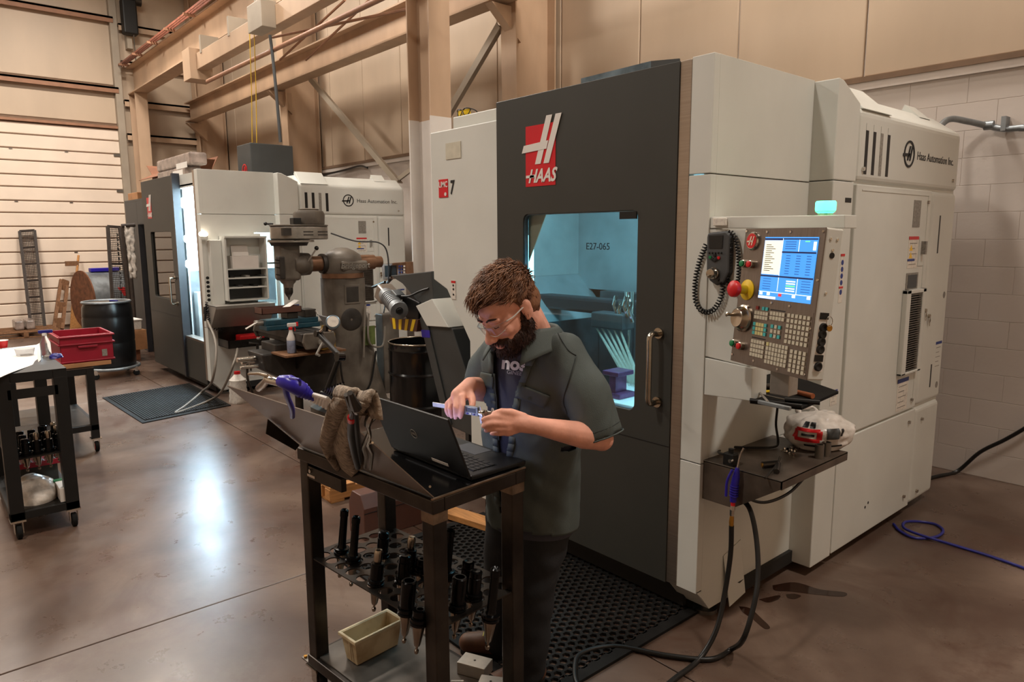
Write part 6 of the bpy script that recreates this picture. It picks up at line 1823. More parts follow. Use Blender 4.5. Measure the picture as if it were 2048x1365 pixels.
# legs and feet under the clothes
LF, RF = V((-2.00, 1.80, 0)), V((-2.23, 1.85, 0))
for ft, g in ((LF, 1), (RF, -1)):
    hip = sp(0.84)+BL*0.09*g
    kn = hip.lerp(ft, 0.5)+BF*0.03; kn.z = 0.47
    chain(B, [hip, kn, V((ft.x, ft.y, 0.10))], [0.085, 0.055, 0.038])
    chain(B, [V((ft.x, ft.y, 0.10)), V((ft.x, ft.y, 0.06))], [0.035, 0.03])
body = remesh(B, 0.0046, 4, 0.5)
body.build('body', 'skin', man, smooth=0, recalc=False)
# nails
for x, y, d in ((966, 839, 2.246), (968, 852, 2.249), (922, 833, 2.390), (911, 834, 2.408)):
    pass
# T-shirt
TS = MB()
loft(TS, torso_rings(-0.010)[:8]+[(sp(1.475)+BF*0.012, BL*0.105, BF*0.088), (sp(1.505)+BF*0.016, BL*0.085, BF*0.080)], 48, False)
tee = TS.build('t_shirt', 'tee', man, smooth=0)
ct = [sp(1.507)+BF*0.016+BL*(0.083*math.cos(a))+BF*(0.079*math.sin(a)) for a in [2*PI*i/40 for i in range(40)]]
MB().tube(ct, 0.006, 8, True).build('collar_rib', 'tee', tee, smooth=0)
# work shirt
SM = MB()
loft(SM, [(c, a*1.0, b*1.0) for c, a, b in torso_rings(0.010)], 40)
def sleeve(mb, sh, el, cut, g):
    d = (el-sh)
    p1 = sh + d*0.45; p2 = sh + d*cut
    chain(mb, [sp(1.39)+BL*0.11*g, sh-BL*0.035*g-V((0, 0, 0.005))], [0.085, 0.078])
    chain(mb, [sh-BL*0.035*g-V((0, 0, 0.005)), p1, p2], [0.078, 0.080, 0.082])
    return sh + d*(cut+0.0), d.normalized()
lc, ldv = sleeve(SM, Lsh, Lel, 0.90, 1)
rc_, rdv = sleeve(SM, Rsh, Rel, 0.80, -1)
sh0 = remesh(SM, 0.0095, 8, 0.5)
keep = MB()
vs = []
for p in sh0.v:
    # cloth folds
    q = p + V((0, 0, 0))
    z = p.z
    w_ = noise.noise(V((p.x*9, p.y*9, p.z*3.2)))*0.014 + noise.noise(V((p.x*16+p.z*9, p.y*16, p.z*7)))*0.009 + noise.noise(V((p.x*30, p.y*30-p.z*12, p.z*16)))*0.003
    c = sp(min(1.45, z))
    dr_ = V((p.x-c.x, p.y-c.y, 0))
    if dr_.length > 1e-4:
        q = p + dr_.normalized()*w_
    vs.append(q)
def drop(p):
    c = sp(p.z)
    r_ = p-c
    l = r_.dot(BL); f_ = r_.dot(BF)
    if p.z < 0.725+0.012*math.sin(l*18): return True
    if p.z > 1.508 and V((r_.x, r_.y, 0)).length < 0.13: return True
    zz = p.z
    half = 0.012 if zz < 0.95 else (0.012+(zz-0.95)*0.09 if zz < 1.25 else 0.039+(zz-1.25)*0.20)
    off = -0.010
    if f_ > 0.03 and abs(l-off) < half and zz > 0.80: return True
    for e, d in ((lc, ldv), (rc_, rdv)):
        k = (p-e).dot(d)
        if k > 0.028 and (p-e).length < 0.17: return True
    return False
dead = [drop(p) for p in sh0.v]
idx = {}
for i, p in enumerate(vs):
    if not dead[i]:
        idx[i] = len(keep.v); keep.v.append(p)
for f_ in sh0.f:
    if all(i in idx for i in f_):
        keep.f.append(tuple(idx[i] for i in f_)); keep.mi.append(0)
bvh = BVHTree.FromPolygons([tuple(p) for p in keep.v], keep.f)
shirt = keep.build('work_shirt', 'work_shirt', man, smooth=0, solid=0.005, recalc=True)
def hit(x, y, out=0.005, tree=None, fallback=2.5):
    d = ray(x, y).normalized()
    loc, nrm, i, dist = (tree or bvh).ray_cast(EYE, d)
    if loc is None:
        return Dp(x, y, fallback)
    if nrm.dot(d) > 0: nrm = -nrm
    return loc + nrm*out - d*out*0.5
def patch(c4, nu, nv, out, name, m_, parent, tree=None, solid=0.003):
    def fn(u, v):
        a = V((*c4[0], 0)).lerp(V((*c4[1], 0)), u); b = V((*c4[3], 0)).lerp(V((*c4[2], 0)), u)
        p = a.lerp(b, v)
        return hit(p.x, p.y, out, tree)
    return MB().grid(fn, nu, nv).build(name, m_, parent, smooth=0, solid=solid)
patch([(1047, 771), (1100, 792), (1090, 815), (1031, 793)], 12, 6, 0.007, 'pocket_flap', 'work_shirt', shirt)
patch([(966, 744), (990, 749), (988, 778), (957, 768)], 8, 6, 0.007, 'pocket_flap', 'work_shirt', shirt)
def seam(pts, name='seam'):
    q = spline([V((x, y, 0)) for x, y in pts], 6)
    MB().tube([hit(p.x, p.y, 0.003) for p in q], 0.0016, 5).build(name, 'shirt_seam', shirt, smooth=0)
seam([(1047, 770), (1073, 781), (1100, 792)])
seam([(966, 743), (990, 748)])
seam([(1116, 668), (1135, 700), (1152, 712)])
seam([(1152, 712), (1140, 755), (1128, 800), (1136, 828)])
MB().lathe([(0.0055, 0), (0.0055, 0.002), (0, 0.002)], hit(1060, 795, 0.010), -ray(1060, 795), 10).build('button', 'shirt_seam', shirt)
# placket edges down the open front
for s in (-1, 1):
    pts = []
    for k in range(24):
        z = 0.80+0.69*k/23
        zz = z
        half = 0.012 if zz < 0.95 else (0.012+(zz-0.95)*0.09 if zz < 1.25 else 0.039+(zz-1.25)*0.20)
        l = -0.010+s*(half+0.006)
        o_ = sp(z)+BL*l+BF*0.4
        loc, nrm, i, dist = bvh.ray_cast(o_, -BF)
        if loc is not None and (loc-o_).length < 0.5:
            pts.append(loc+BF*0.004)
    if len(pts) > 4:
        m = MB()
        for a, b in zip(pts, pts[1:]):
            n0 = len(m.v)
            m.v += [a, a+BL*(s*0.026)-BF*0.003, b+BL*(s*0.026)-BF*0.003, b]
            m.f.append((n0, n0+1, n0+2, n0+3)); m.mi.append(0)
        m.build('placket', 'work_shirt', shirt, smooth=0, solid=0.004)
# collar: stand and turned-down leaf
def collar(u, v):
    a = math.radians(-148+296*u)
    pt = abs(u-0.5)*2
    c = sp(1.492)-BF*0.006
    side = BL*math.sin(a) - BF*math.cos(a)
    if v < 0.4:
        k = v/0.4
        r_ = 0.090+0.004*k; z = 0.0+0.036*k
    else:
        k = (v-0.4)/0.6
        r_ = 0.096+0.046*k*(1+0.35*pt**3); z = 0.036-(0.056+0.06*pt**4)*k
    return c + side*r_ + V((0, 0, z)) + BF*(0.012+0.035*pt**3*v)
MB().grid(collar, 44, 12).build('collar', 'work_shirt', shirt, smooth=0, solid=0.004)
# cuffs
for e, d in ((lc, ldv), (rc_, rdv)):
    a = d.orthogonal().normalized(); b = d.cross(a)
    for k in (0.024, -0.006):
        cc = e + d*k
        ring = []
        for i in range(36):
            an = 2*PI*i/36
            dirn = a*math.cos(an)+b*math.sin(an)
            loc, nrm, ii, dist = bvh.ray_cast(cc, dirn)
            ring.append((loc if loc is not None and dist < 0.14 else cc+dirn*0.08)+dirn*0.002)
        MB().tube(ring, 0.003 if k > 0 else 0.0016, 5, True).build('cuff_seam', 'work_shirt' if k > 0 else 'shirt_seam', shirt, smooth=0)
# lettering on the T-shirt
tb = BVHTree.FromPolygons([tuple(WM[tee] @ v.co) for v in tee.data.vertices], [tuple(p.vertices) for p in tee.data.polygons])
def tee_text(txt, cx, cy, size, slope, m_, shear=0.0, bold=0.0):
    vs_, fs_ = text_mesh(txt, size, Matrix.Identity(4), 0.0, shear, bold)
    pts = []
    for p in vs_:
        pts.append(hit(cx+p.x, cy-p.y+p.x*slope, 0.003, tb, 2.4))
    MB().add(pts, fs_).build('print', m_, tee)
tee_text('nos', 1028, 729, 34, 0.10, 'tee_print', 0.1, 1.4)
tee_text('GINEE', 1029, 746, 11, 0.14, 'tee_print_grey', 0.25, 0.2)
# trousers, boots
TR = MB()
TR.ball(sp(0.84), 0.175, 0.14, 0.15, 20, 12, Matrix((BL, BF, V((0, 0, 1)))).transposed())
for ft, g in ((LF, 1), (RF, -1)):
    hip = sp(0.80)+BL*0.088*g
    kn = hip.lerp(ft, 0.5)+BF*0.03; kn.z = 0.47
    chain(TR, [hip, hip.lerp(kn, 0.5), kn, kn.lerp(V((ft.x, ft.y, 0.06)), 0.5), V((ft.x, ft.y, 0.085))], [0.108, 0.10, 0.088, 0.082, 0.080], 18)
tm = remesh(TR, 0.014, 6)
for i, p in enumerate(tm.v):
    tm.v[i] = p + V((noise.noise(V((p.x*8, p.y*8, p.z*14)))*0.012, noise.noise(V((p.x*8+5, p.y*8, p.z*14)))*0.012, 0))
tm.build('trousers', 'trousers', man, smooth=0)
for ft, g in ((LF, 1), (RF, -1)):
    td = (BF*0.6 - BL*0.55*(-g) if False else (V((-0.75, -0.62, 0)) if g < 0 else V((-0.25, -0.95, 0)))).normalized()
    b_ = MB()
    chain(b_, [V((ft.x, ft.y, 0.12)), V((ft.x, ft.y, 0.06))], [0.056, 0.054])
    chain(b_, [V((ft.x, ft.y, 0.052))-td*0.04, V((ft.x, ft.y, 0.056))+td*0.08, V((ft.x, ft.y, 0.050))+td*0.15], [0.046, 0.050, 0.044])
    bm_ = remesh(b_, 0.009, 6)
    for i, p in enumerate(bm_.v):
        if p.z < 0.022: bm_.v[i] = V((p.x, p.y, 0.022))
    bo = bm_.build('boot', 'boot', man, smooth=0)
    sd = td.cross(V((0, 0, 1)))
    n = 20
    ol = [V((ft.x, ft.y, 0)) + td*(0.052+0.135*math.cos(2*PI*i/n)) + sd*(0.048*math.sin(2*PI*i/n)) for i in range(n)]
    MB().slab([p+V((0, 0, 0.026)) for p in ol], (0, 0, 1), 0.026).build('sole', 'sole', bo)
    for k in range(5):
        c = V((ft.x, ft.y, 0.108-0.005*k))+td*(0.045+0.016*k)
        MB().tube([c-sd*0.022, c+V((0, 0, 0.006)), c+sd*0.022], 0.003, 5).build('lace', 'brass', bo)
# hair: cap plus tufts
HB = MB()
hball(HB, (0, -0.020, 0.052), 0.083, 0.105, 0.089, 28, 18)
hball(HB, (0, 0.030, 0.075), 0.068, 0.062, 0.056, 24, 14)
hball(HB, (0, -0.060, 0.005), 0.070, 0.062, 0.075, 24, 14)
hm = remesh(HB, 0.006, 6)
kp_ = MB(); idx = {}
IR = HR.inverted()
for i, p in enumerate(hm.v):
    q = IR @ (p-HC) / HS
    hairline = 0.078 if q.y > 0.045 else (0.078-(0.045-q.y)*1.4 if q.y > -0.01 else (0.0 if q.y > -0.035 else -0.05-(-0.035-q.y)*0.4))
    if abs(q.x) < 0.05 and q.y > 0.0: hairline = max(hairline, 0.070)
    if q.z > hairline:
        idx[i] = len(kp_.v); kp_.v.append(p + HR @ V((noise.noise(q*40), noise.noise(q*40+V((9, 0, 0))), noise.noise(q*40+V((0, 9, 0)))))*0.004)
for f_ in hm.f:
    if all(i in idx for i in f_):
        kp_.f.append(tuple(idx[i] for i in f_)); kp_.mi.append(0)
hair = kp_.build('hair', 'hair', man, smooth=0, solid=0.004)
hv = [HR.inverted() @ (p-HC) / HS for p in kp_.v]
rnd = random.Random(3)
m = MB()
for k in range(2600):
    q = hv[rnd.randrange(len(hv))]
    c0 = V((0, -0.02, 0.045))
    nrm = (q-c0); nrm = V((nrm.x/0.083**2, nrm.y/0.105**2, nrm.z/0.089**2)).normalized()
    flow = V((0.10*rnd.uniform(-1, 1)+q.x*2.0, 1.0, 0.30 if q.y > 0.02 else -0.05)) if q.z > 0.05 else V((0, -0.15, -1.0))
    flow = (flow - nrm*flow.dot(nrm)).normalized()
    front = max(0, q.y)*5
    ln = (0.022 + 0.016*rnd.random())*(1+0.55*min(1, front)) if q.z > 0.05 else 0.012+0.006*rnd.random()
    lift = 0.35+0.35*rnd.random()+(0.25 if q.z > 0.1 else 0)
    a = q - nrm*0.003
    b = a + (flow*0.55+nrm*lift*0.6)*ln
    c = b + (flow*0.9+nrm*lift*0.15+V((rnd.uniform(-.3, .3), 0, rnd.uniform(-.2, .1)))).normalized()*ln*0.6
    r_ = 0.0016
    m.tube([hp(*a), hp(*b), hp(*c)], r_, 3, rs=[r_*1.3, r_, r_*0.25])
o = m.build('hair_tufts', 'hair', man, smooth=0, recalc=False)
o['kind'] = 'stuff'
# eyebrows and beard
BD = MB()
hball(BD, (0, 0.062, -0.098), 0.044, 0.046, 0.036)
hball(BD, (0, 0.090, -0.094), 0.030, 0.022, 0.022)
for s in (-1, 1):
    hball(BD, (s*0.045, 0.028, -0.080), 0.028, 0.046, 0.034)
    hball(BD, (s*0.059, 0.000, -0.050), 0.018, 0.026, 0.040)
    hball(BD, (s*0.067, -0.006, -0.012), 0.010, 0.014, 0.030)
    hball(BD, (s*0.014, 0.100, -0.053), 0.022, 0.012, 0.009, tilt_=Matrix.Rotation(0.25*s, 3, 'Y'))
    hball(BD, (s*0.033, 0.082, -0.072), 0.014, 0.018, 0.026)
bm_ = remesh(BD, 0.005, 5)
for i, p in enumerate(bm_.v):
    q = (p-HC)
    bm_.v[i] = p + V((noise.noise(q*70), noise.noise(q*70+V((5, 0, 0))), noise.noise(q*70+V((0, 5, 0)))))*0.004
bd = bm_.build('beard', 'beard', man, smooth=0)
m = MB()
bvv = bm_.v
for k in range(1500):
    p = bvv[rnd.randrange(len(bvv))]
    q = IR @ (p-HC) / HS
    if q.y < -0.02: continue
    d = (HR @ (V((q.x*0.8, 0.35*q.y+0.02, -0.06)))).normalized()
    l = 0.010+0.006*rnd.random()
    m.tube([p-d*0.002, p+d*l*0.6+V((rnd.uniform(-1, 1), rnd.uniform(-1, 1), rnd.uniform(-1, 1)))*0.002, p+d*l], 0.0011, 3, rs=[0.0014, 0.001, 0.0003])
o = m.build('beard_hair', 'beard', man, smooth=0, recalc=False)
o['kind'] = 'stuff'
for s in (-1, 1):
    pts = [hp(s*0.012, 0.100, 0.026), hp(s*0.030, 0.099, 0.033), hp(s*0.050, 0.084, 0.027)]
    MB().tube(spline(pts, 4), 0.0035, 6, rs=None).build('eyebrow', 'beard', man, smooth=0)
    e = MB().ball(hp(s*0.030, 0.079, 0.004), 0.0125*HS).build('eye', 'eye_white', man, smooth=0)
    # lowered lids
    MB().ball(hp(s*0.030, 0.0795, 0.0055), 0.0135*HS, 0.0135*HS, 0.0115*HS, 14, 9, HR).build('eyelid', 'skin', e, smooth=0)
    MB().tube(spline([hp(s*0.018, 0.090, -0.002), hp(s*0.030, 0.0945, -0.0035), hp(s*0.042, 0.087, -0.001)], 4), 0.0012, 5).build('lashes', 'beard', e)
# safety glasses
gl = MB().tube(spline([hp(-0.066, 0.066, 0.008), hp(-0.040, 0.108, 0.012), hp(0, 0.116, 0.012), hp(0.040, 0.108, 0.012), hp(0.066, 0.066, 0.008)], 8), 0.0018, 6).build('glasses_brow', 'clear_plastic', man, smooth=0)
for s in (-1, 1):
    MB().grid(lambda u, v, s=s: hp(s*(0.008+0.056*u), 0.116-0.036*u**2.2-0.004*v, 0.012-(0.034-0.010*abs(u-0.45))*v), 10, 6).build('lens', 'clear_lens', gl, smooth=0)
    MB().tube(spline([hp(s*0.066, 0.068, 0.008), hp(s*0.074, 0.040, 0.006), hp(s*0.081, 0.000, 0.010), hp(s*0.080, -0.020, 0.004)], 5), 0.0026, 6).build('temple', 'white_plastic', gl, smooth=0)
    MB().tube(spline([hp(s*0.010, 0.113, -0.016), hp(s*0.034, 0.107, -0.024), hp(s*0.058, 0.082, -0.016)], 5), 0.0013, 5).build('lens_rim', 'white_plastic', gl, smooth=0)
# ------------------------------------------------------------------ the caliper in his hands
cal = thing('caliper', 'digital caliper held in both hands over the laptop', 'caliper', Dp(940, 825, 2.36))
ca, cb = Dp(866, 809, 2.56), Dp(992, 830, 2.262)
cd_ = (cb-ca).normalized()
cu_ = (V((0, 0, 1))-cd_*cd_.z).normalized(); cs_ = cd_.cross(cu_)
cn = (cs_ if cs_.dot(_f) < 0 else -cs_)
CMt = Matrix((cd_, cn, cu_)).transposed()
Lc = (cb-ca).length
def calbox(x0, x1, n0, n1, u0, u1, nm, m_, par=None):
    c = ca+cd_*((x0+x1)/2)+cn*((n0+n1)/2)+cu_*((u0+u1)/2)
    return MB().obox(c, x1-x0, n1-n0, u1-u0, CMt).build(nm, m_, par or cal, bevel=0.0008, seg=1)
calbox(0, Lc, -0.002, 0.002, -0.008, 0.008, 'beam', 'aluminium')
sl = calbox(Lc*0.55, Lc*0.76, -0.006, 0.007, -0.014, 0.016, 'slider', 'galv')
calbox(Lc*0.58, Lc*0.73, 0.0065, 0.0078, -0.004, 0.012, 'display', 'lcd_dark', sl)
for k in range(3):
    calbox(Lc*(0.59+0.05*k), Lc*(0.615+0.05*k), 0.0068, 0.009, -0.012, -0.007, 'button', ('blue_plastic', 'white_plastic', 'blue_plastic')[k], sl)
def jaw(x, s, ln, m_='aluminium'):
    p = ca+cd_*x
    MB().slab([p-cd_*0.010+cn*0.002, p+cd_*0.010+cn*0.002, p+cd_*(0.003)+cu_*(s*ln)+cn*0.002, p-cd_*0.003+cu_*(s*ln)+cn*0.002], cn, 0.004).build('jaw', m_, cal)
jaw(Lc*0.78, -1, 0.038); jaw(Lc*0.955, -1, 0.038); jaw(Lc*0.78, 1, 0.020); jaw(Lc*0.955, 1, 0.020)
pc = thing('machined_part', 'small bright machined part held between the caliper jaws', 'part', ca+cd_*(Lc*0.86))
MB().lathe([(0.004, -0.016), (0.010, -0.015), (0.010, 0.0), (0.013, 0.002), (0.013, 0.010), (0.008, 0.015), (0, 0.015)], ca+cd_*(Lc*0.86)+cn*0.012, cd_, 16).build('turned_body', 'chrome', pc, smooth=40)
# ------------------------------------------------------------------ knee mill behind the cart
MX = -6.75
def my(x, y):
    p = at(x, y, 0, MX)
    return p.y, p.z
mill = thing('milling_machine', 'old grey knee mill with round ram turret and long belt head', 'machine', (MX, 3.5, 0))
def ml(mb, name, m_='mill_grey', par=None, **k):
    return mb.build(name, m_, par or mill, **k)
# pedestal, flaring to the floor
ped = [(0.0, 0.30, 3.14, 3.98), (0.06, 0.30, 3.14, 3.98), (0.10, 0.24, 3.22, 3.90), (0.45, 0.22, 3.27, 3.80), (0.95, 0.20, 3.30, 3.70), (1.10, 0.20, 3.30, 3.68), (1.42, 0.20, 3.30, 3.68)]
vs, fs = [], []
for z, hw_, y0, y1 in ped:
    n = 24
    for i in range(n):
        a = 2*PI*i/n
        c_, s_ = math.cos(a), math.sin(a)
        e = 0.45
        vs.append((MX+hw_*math.copysign(abs(c_)**e, c_), (y0+y1)/2+(y1-y0)/2*math.copysign(abs(s_)**e, s_), z))
for k in range(len(ped)-1):
    fs += [(k*24+i, k*24+(i+1) % 24, (k+1)*24+(i+1) % 24, (k+1)*24+i) for i in range(24)]
fs += [tuple(range(23, -1, -1)), tuple(range((len(ped)-1)*24, len(ped)*24))]
col = ml(MB().add(vs, fs), 'pedestal', 'mill_grey', smooth=45)
ml(MB().box(MX+0.192, MX+0.202, 3.42, 3.56, 1.18, 1.34), 'access_cover', 'mill_dark', bevel=0.01)
ml(MB().box(MX+0.194, MX+0.206, 3.40, 3.58, 1.16, 1.36), 'cover_frame', 'mill_grey', bevel=0.01)
ml(MB().box(MX+0.200, MX+0.209, 3.42, 3.56, 1.18, 1.34), 'cover_pocket', 'mill_dark', bevel=0.01)
ml(MB().lathe([(0.11, 0), (0.12, 0.015), (0.09, 0.03), (0, 0.012)], (MX+0.185, 3.47, 1.0), (1, 0, 0), 20), 'cast_pocket', 'mill_dark', smooth=40)
ml(MB().lathe([(0.205, 1.42), (0.22, 1.425), (0.22, 1.47), (0.205, 1.475)], (MX, 3.49, 0), (0, 0, 1), 32), 'swivel_ring', 'ram_brown', smooth=40)
tur = ml(MB().lathe([(0.205, 1.47), (0.21, 1.50), (0.205, 1.62), (0.19, 1.66), (0.13, 1.70), (0.06, 1.73), (0, 1.735)], (MX, 3.49, 0), (0, 0, 1), 32), 'turret', 'mill_grey', smooth=40)
ml(MB().box(MX-0.02, MX+0.212, 3.38, 3.68, 1.50, 1.60), 'name_boss', 'mill_grey', bevel=0.02)
vs, fs = text_mesh('Bridgeport', 0.075, frame_m((MX+0.2125, 3.53, 1.55), (0, 1, 0), (0, 0, 1)), 0.004, 0.2, 0.0005)
ml(MB().add(vs, fs), 'name_plate', 'mill_bright', tur)
ram = ml(MB().cyl((MX, 3.10, 1.575), (MX, 3.86, 1.575), 0.078, n=28).cyl((MX, 3.86, 1.575), (MX, 3.95, 1.575), 0.06, n=24), 'ram', 'ram_brown', smooth=40)
ml(MB().lathe([(0.098, 0), (0.102, 0.02), (0.098, 0.04)], (MX, 3.25, 1.575), (0, 1, 0), 28), 'ram_collar', 'mill_dark', smooth=40)
kb_ = ml(MB().tube([(MX+0.12, 3.02, 1.55), (MX+0.16, 3.13, 1.72)], 0.008, 8), 'lock_lever', 'mill_bright', smooth=40)
ml(MB().ball((MX+0.16, 3.14, 1.735), 0.022), 'lever_ball', 'black_gloss', kb_, smooth=0)
# head
ml(MB().cyl((MX, 3.12, 1.575), (MX, 2.94, 1.575), 0.11, 0.12, 24), 'head_mount', 'mill_grey', smooth=40)
ml(MB().ball((MX+0.05, 3.02, 1.57), 0.11, 0.10, 0.10), 'head_casting', 'mill_grey', smooth=0)
hd = ml(MB().box(MX-0.10, MX+0.10, 2.80, 3.0, 1.42, 1.80), 'head_body', 'mill_grey', bevel=0.03, seg=3)
ml(MB().box(MX+0.02, MX+0.115, 2.775, 2.83, 1.44, 1.66), 'feed_panel', 'mill_dark', hd, bevel=0.01)
for k in range(3):
    ml(MB().tube([(MX+0.09, 2.79, 1.48+0.07*k), (MX+0.13, 2.73, 1.49+0.07*k)], 0.007, 6), 'feed_lever', 'mill_dark', hd)
ml(MB().tube([(MX+0.1, 2.80, 1.60), (MX+0.1, 2.66, 1.60)], 0.007, 6), 'quill_handle', 'mill_dark', hd)
ml(MB().lathe([(0.075, 0), (0.085, -0.02), (0.07, -0.05), (0.05, -0.07), (0.045, -0.10)], (MX, 2.90, 1.45), (0, 0, 1), 24), 'quill', 'mill_bright', smooth=40)
ml(MB().lathe([(0.028, 0), (0.03, -0.01), (0.042, -0.03), (0.042, -0.075), (0.03, -0.10), (0.012, -0.125), (0.006, -0.15), (0, -0.15)], (MX, 2.90, 1.375), (0, 0, 1), 20), 'drill_chuck', 'dark_steel', smooth=40)
ml(MB().cyl((MX, 2.93, 1.76), (MX, 2.93, 1.82), 0.17, 0.20, 28), 'speed_dial', 'mill_dark', smooth=40)
def stadium(y0, y1, r, n=14):
    pts = []
    for k in range(n+1):
        a = PI+PI*k/n
        pts.append((MX+r*math.cos(a), y0+r*math.sin(a)))
    for k in range(n+1):
        a = PI*k/n
        pts.append((MX+r*math.cos(a), y1+r*math.sin(a)))
    return pts
bh_ = ml(MB().prism(stadium(2.94, 3.14, 0.185), 2, 1.82, 1.95), 'belt_housing', 'mill_bright', bevel=0.012, smooth=40)
ml(MB().prism(stadium(2.94, 3.14, 0.19), 2, 1.95, 1.965), 'housing_lid', 'mill_grey', bevel=0.004, smooth=40)
ml(MB().prism(stadium(2.92, 2.98, 0.195), 2, 1.795, 1.815), 'ring_flange', 'mill_bright', smooth=40)
for k in range(2):
    ml(MB().box(MX+0.183, MX+0.189, 3.0+0.15*k, 3.1+0.15*k, 1.89, 1.90), 'vent_slot', 'mill_dark', bh_)
    ml(MB().box(MX+0.183, MX+0.189, 3.0+0.15*k, 3.1+0.15*k, 1.86, 1.87), 'vent_slot', 'mill_dark', bh_)
ml(MB().box(MX+0.13, MX+0.175, 2.80, 2.90, 1.86, 1.93), 'switch_box', 'mill_dark', bh_)
mo = ml(MB().lathe([(0.14, 1.965), (0.150, 1.97), (0.155, 2.07), (0.14, 2.10), (0.10, 2.105), (0.10, 2.12), (0.06, 2.128), (0, 2.128)], (MX, 3.15, 0), (0, 0, 1), 28), 'motor', 'mill_grey', smooth=40)
ml(MB().box(MX+0.06, MX+0.15, 2.92, 3.0, 1.965, 2.03), 'motor_switch', 'black', mo, bevel=0.006)
ml(MB().tube([(MX-0.05, 2.80, 1.97), (MX-0.08, 2.74, 1.975)], 0.01, 8).ball((MX-0.08, 2.735, 1.975), 0.018), 'drawbar_knob', 'black', mo, smooth=0)
pts = [(MX+0.16, 3.30, 1.88), (MX+0.2, 3.55, 1.80), (MX+0.15, 3.85, 1.78), (MX+0.1, 3.98, 1.65), (MX+0.05, 4.0, 1.3), (MX+0.05, 3.92, 0.95)]
ml(MB().tube(spline(pts, 6), 0.008, 6), 'motor_cord', 'grey_plastic', smooth=40)
# knee, saddle, table
kn = ml(MB().prism([(2.52, 0.74), (3.28, 0.74), (3.28, 0.22), (3.05, 0.28), (2.55, 0.58)], 0, MX-0.19, MX+0.19), 'knee', 'mill_dark', bevel=0.015)
ml(MB().cyl((MX, 2.95, 0.0), (MX, 2.95, 0.4), 0.04, n=16), 'knee_screw', 'dark_steel', smooth=40)
ml(MB().box(MX-0.18, MX+0.18, 2.66, 3.2, 0.735, 0.82), 'saddle', 'mill_dark', bevel=0.01)
tbm = ml(MB().prism([(2.80, 0.82), (3.06, 0.82), (3.06, 0.86), (3.09, 0.87), (3.09, 0.945), (2.77, 0.945), (2.77, 0.87), (2.80, 0.86)], 0, MX-0.62, MX+0.55), 'table', 'mill_dark', bevel=0.004)
for k in range(3):
    ml(MB().box(MX-0.62, MX+0.551, 2.84+0.085*k, 2.856+0.085*k, 0.944, 0.9465), 'tee_slot', 'black', tbm)
for s in (-1, 1):
    e = ml(MB().prism([(2.79, 0.80), (3.07, 0.80), (3.10, 0.87), (3.08, 0.955), (2.78, 0.955), (2.76, 0.87)], 0, MX-0.035+(0.585 if s > 0 else -0.62), MX+0.0+(0.585 if s > 0 else -0.62)), 'end_bracket', 'mill_grey', bevel=0.012)
    cx = MX+(0.60 if s > 0 else -0.69)
    w_ = ml(MB().lathe([(0.03, 0), (0.03, 0.05), (0, 0.05)], (cx-0.03, 2.93, 0.86), (s, 0, 0), 16), 'hand_wheel_hub', 'mill_bright', smooth=40)
    ml(MB().tube([(cx+s*0.03, 2.93, 0.86), (cx+s*0.04, 2.86, 0.76)], 0.012, 8).tube([(cx+s*0.04, 2.86, 0.76), (cx+s*0.10, 2.86, 0.76)], 0.013, 8), 'crank', 'mill_bright', w_, smooth=40)
for k, (dy_, dz) in enumerate(((0, 0.0), (-0.06, 0.03), (-0.05, -0.04))):
    ml(MB().cyl((MX-0.02+0.05*k, 2.52, 0.66+dz), (MX-0.02+0.05*k, 2.40+dy_, 0.66+dz), 0.03-0.006*k, n=14), 'cross_crank', 'chrome', smooth=40)
ml(MB().tube(spline([(MX+0.02, 2.44, 0.64), (MX+0.06, 2.42, 0.5), (MX+0.05, 2.46, 0.36), (MX+0.04, 2.47, 0.24)], 5), 0.012, 8), 'knee_crank', 'dark_steel', smooth=40)
ml(MB().tube([(MX+0.02, 2.47, 0.24), (MX+0.12, 2.44, 0.24)], 0.016, 10), 'knee_crank_grip', 'chrome', smooth=40)
# hanging hoses and a green tag on the flank
for k, pts in enumerate(([(MX+0.22, 3.66, 1.05), (MX+0.26, 3.62, 0.85), (MX+0.25, 3.66, 0.72), (MX+0.24, 3.80, 0.70), (MX+0.22, 3.85, 0.9)], [(MX+0.23, 3.30, 0.72), (MX+0.26, 3.32, 0.35), (MX+0.27, 3.45, 0.20), (MX+0.26, 3.62, 0.30), (MX+0.24, 3.72, 0.65)], [(MX+0.23, 3.62, 1.15), (MX+0.26, 3.58, 0.9), (MX+0.26, 3.56, 0.6)])):
    ml(MB().tube(spline(pts, 6), 0.011, 6), 'hose', ('hose_grey', 'hose_black', 'hose_grey')[k], smooth=40)
ml(MB().box(MX+0.224, MX+0.236, 3.58, 3.72, 0.72, 0.92), 'green_plate', 'olive', bevel=0.004)
ml(MB().box(MX+0.0, MX+0.16, 3.86, 4.06, 0.15, 1.02), 'electrical_box', 'mill_grey', bevel=0.01)
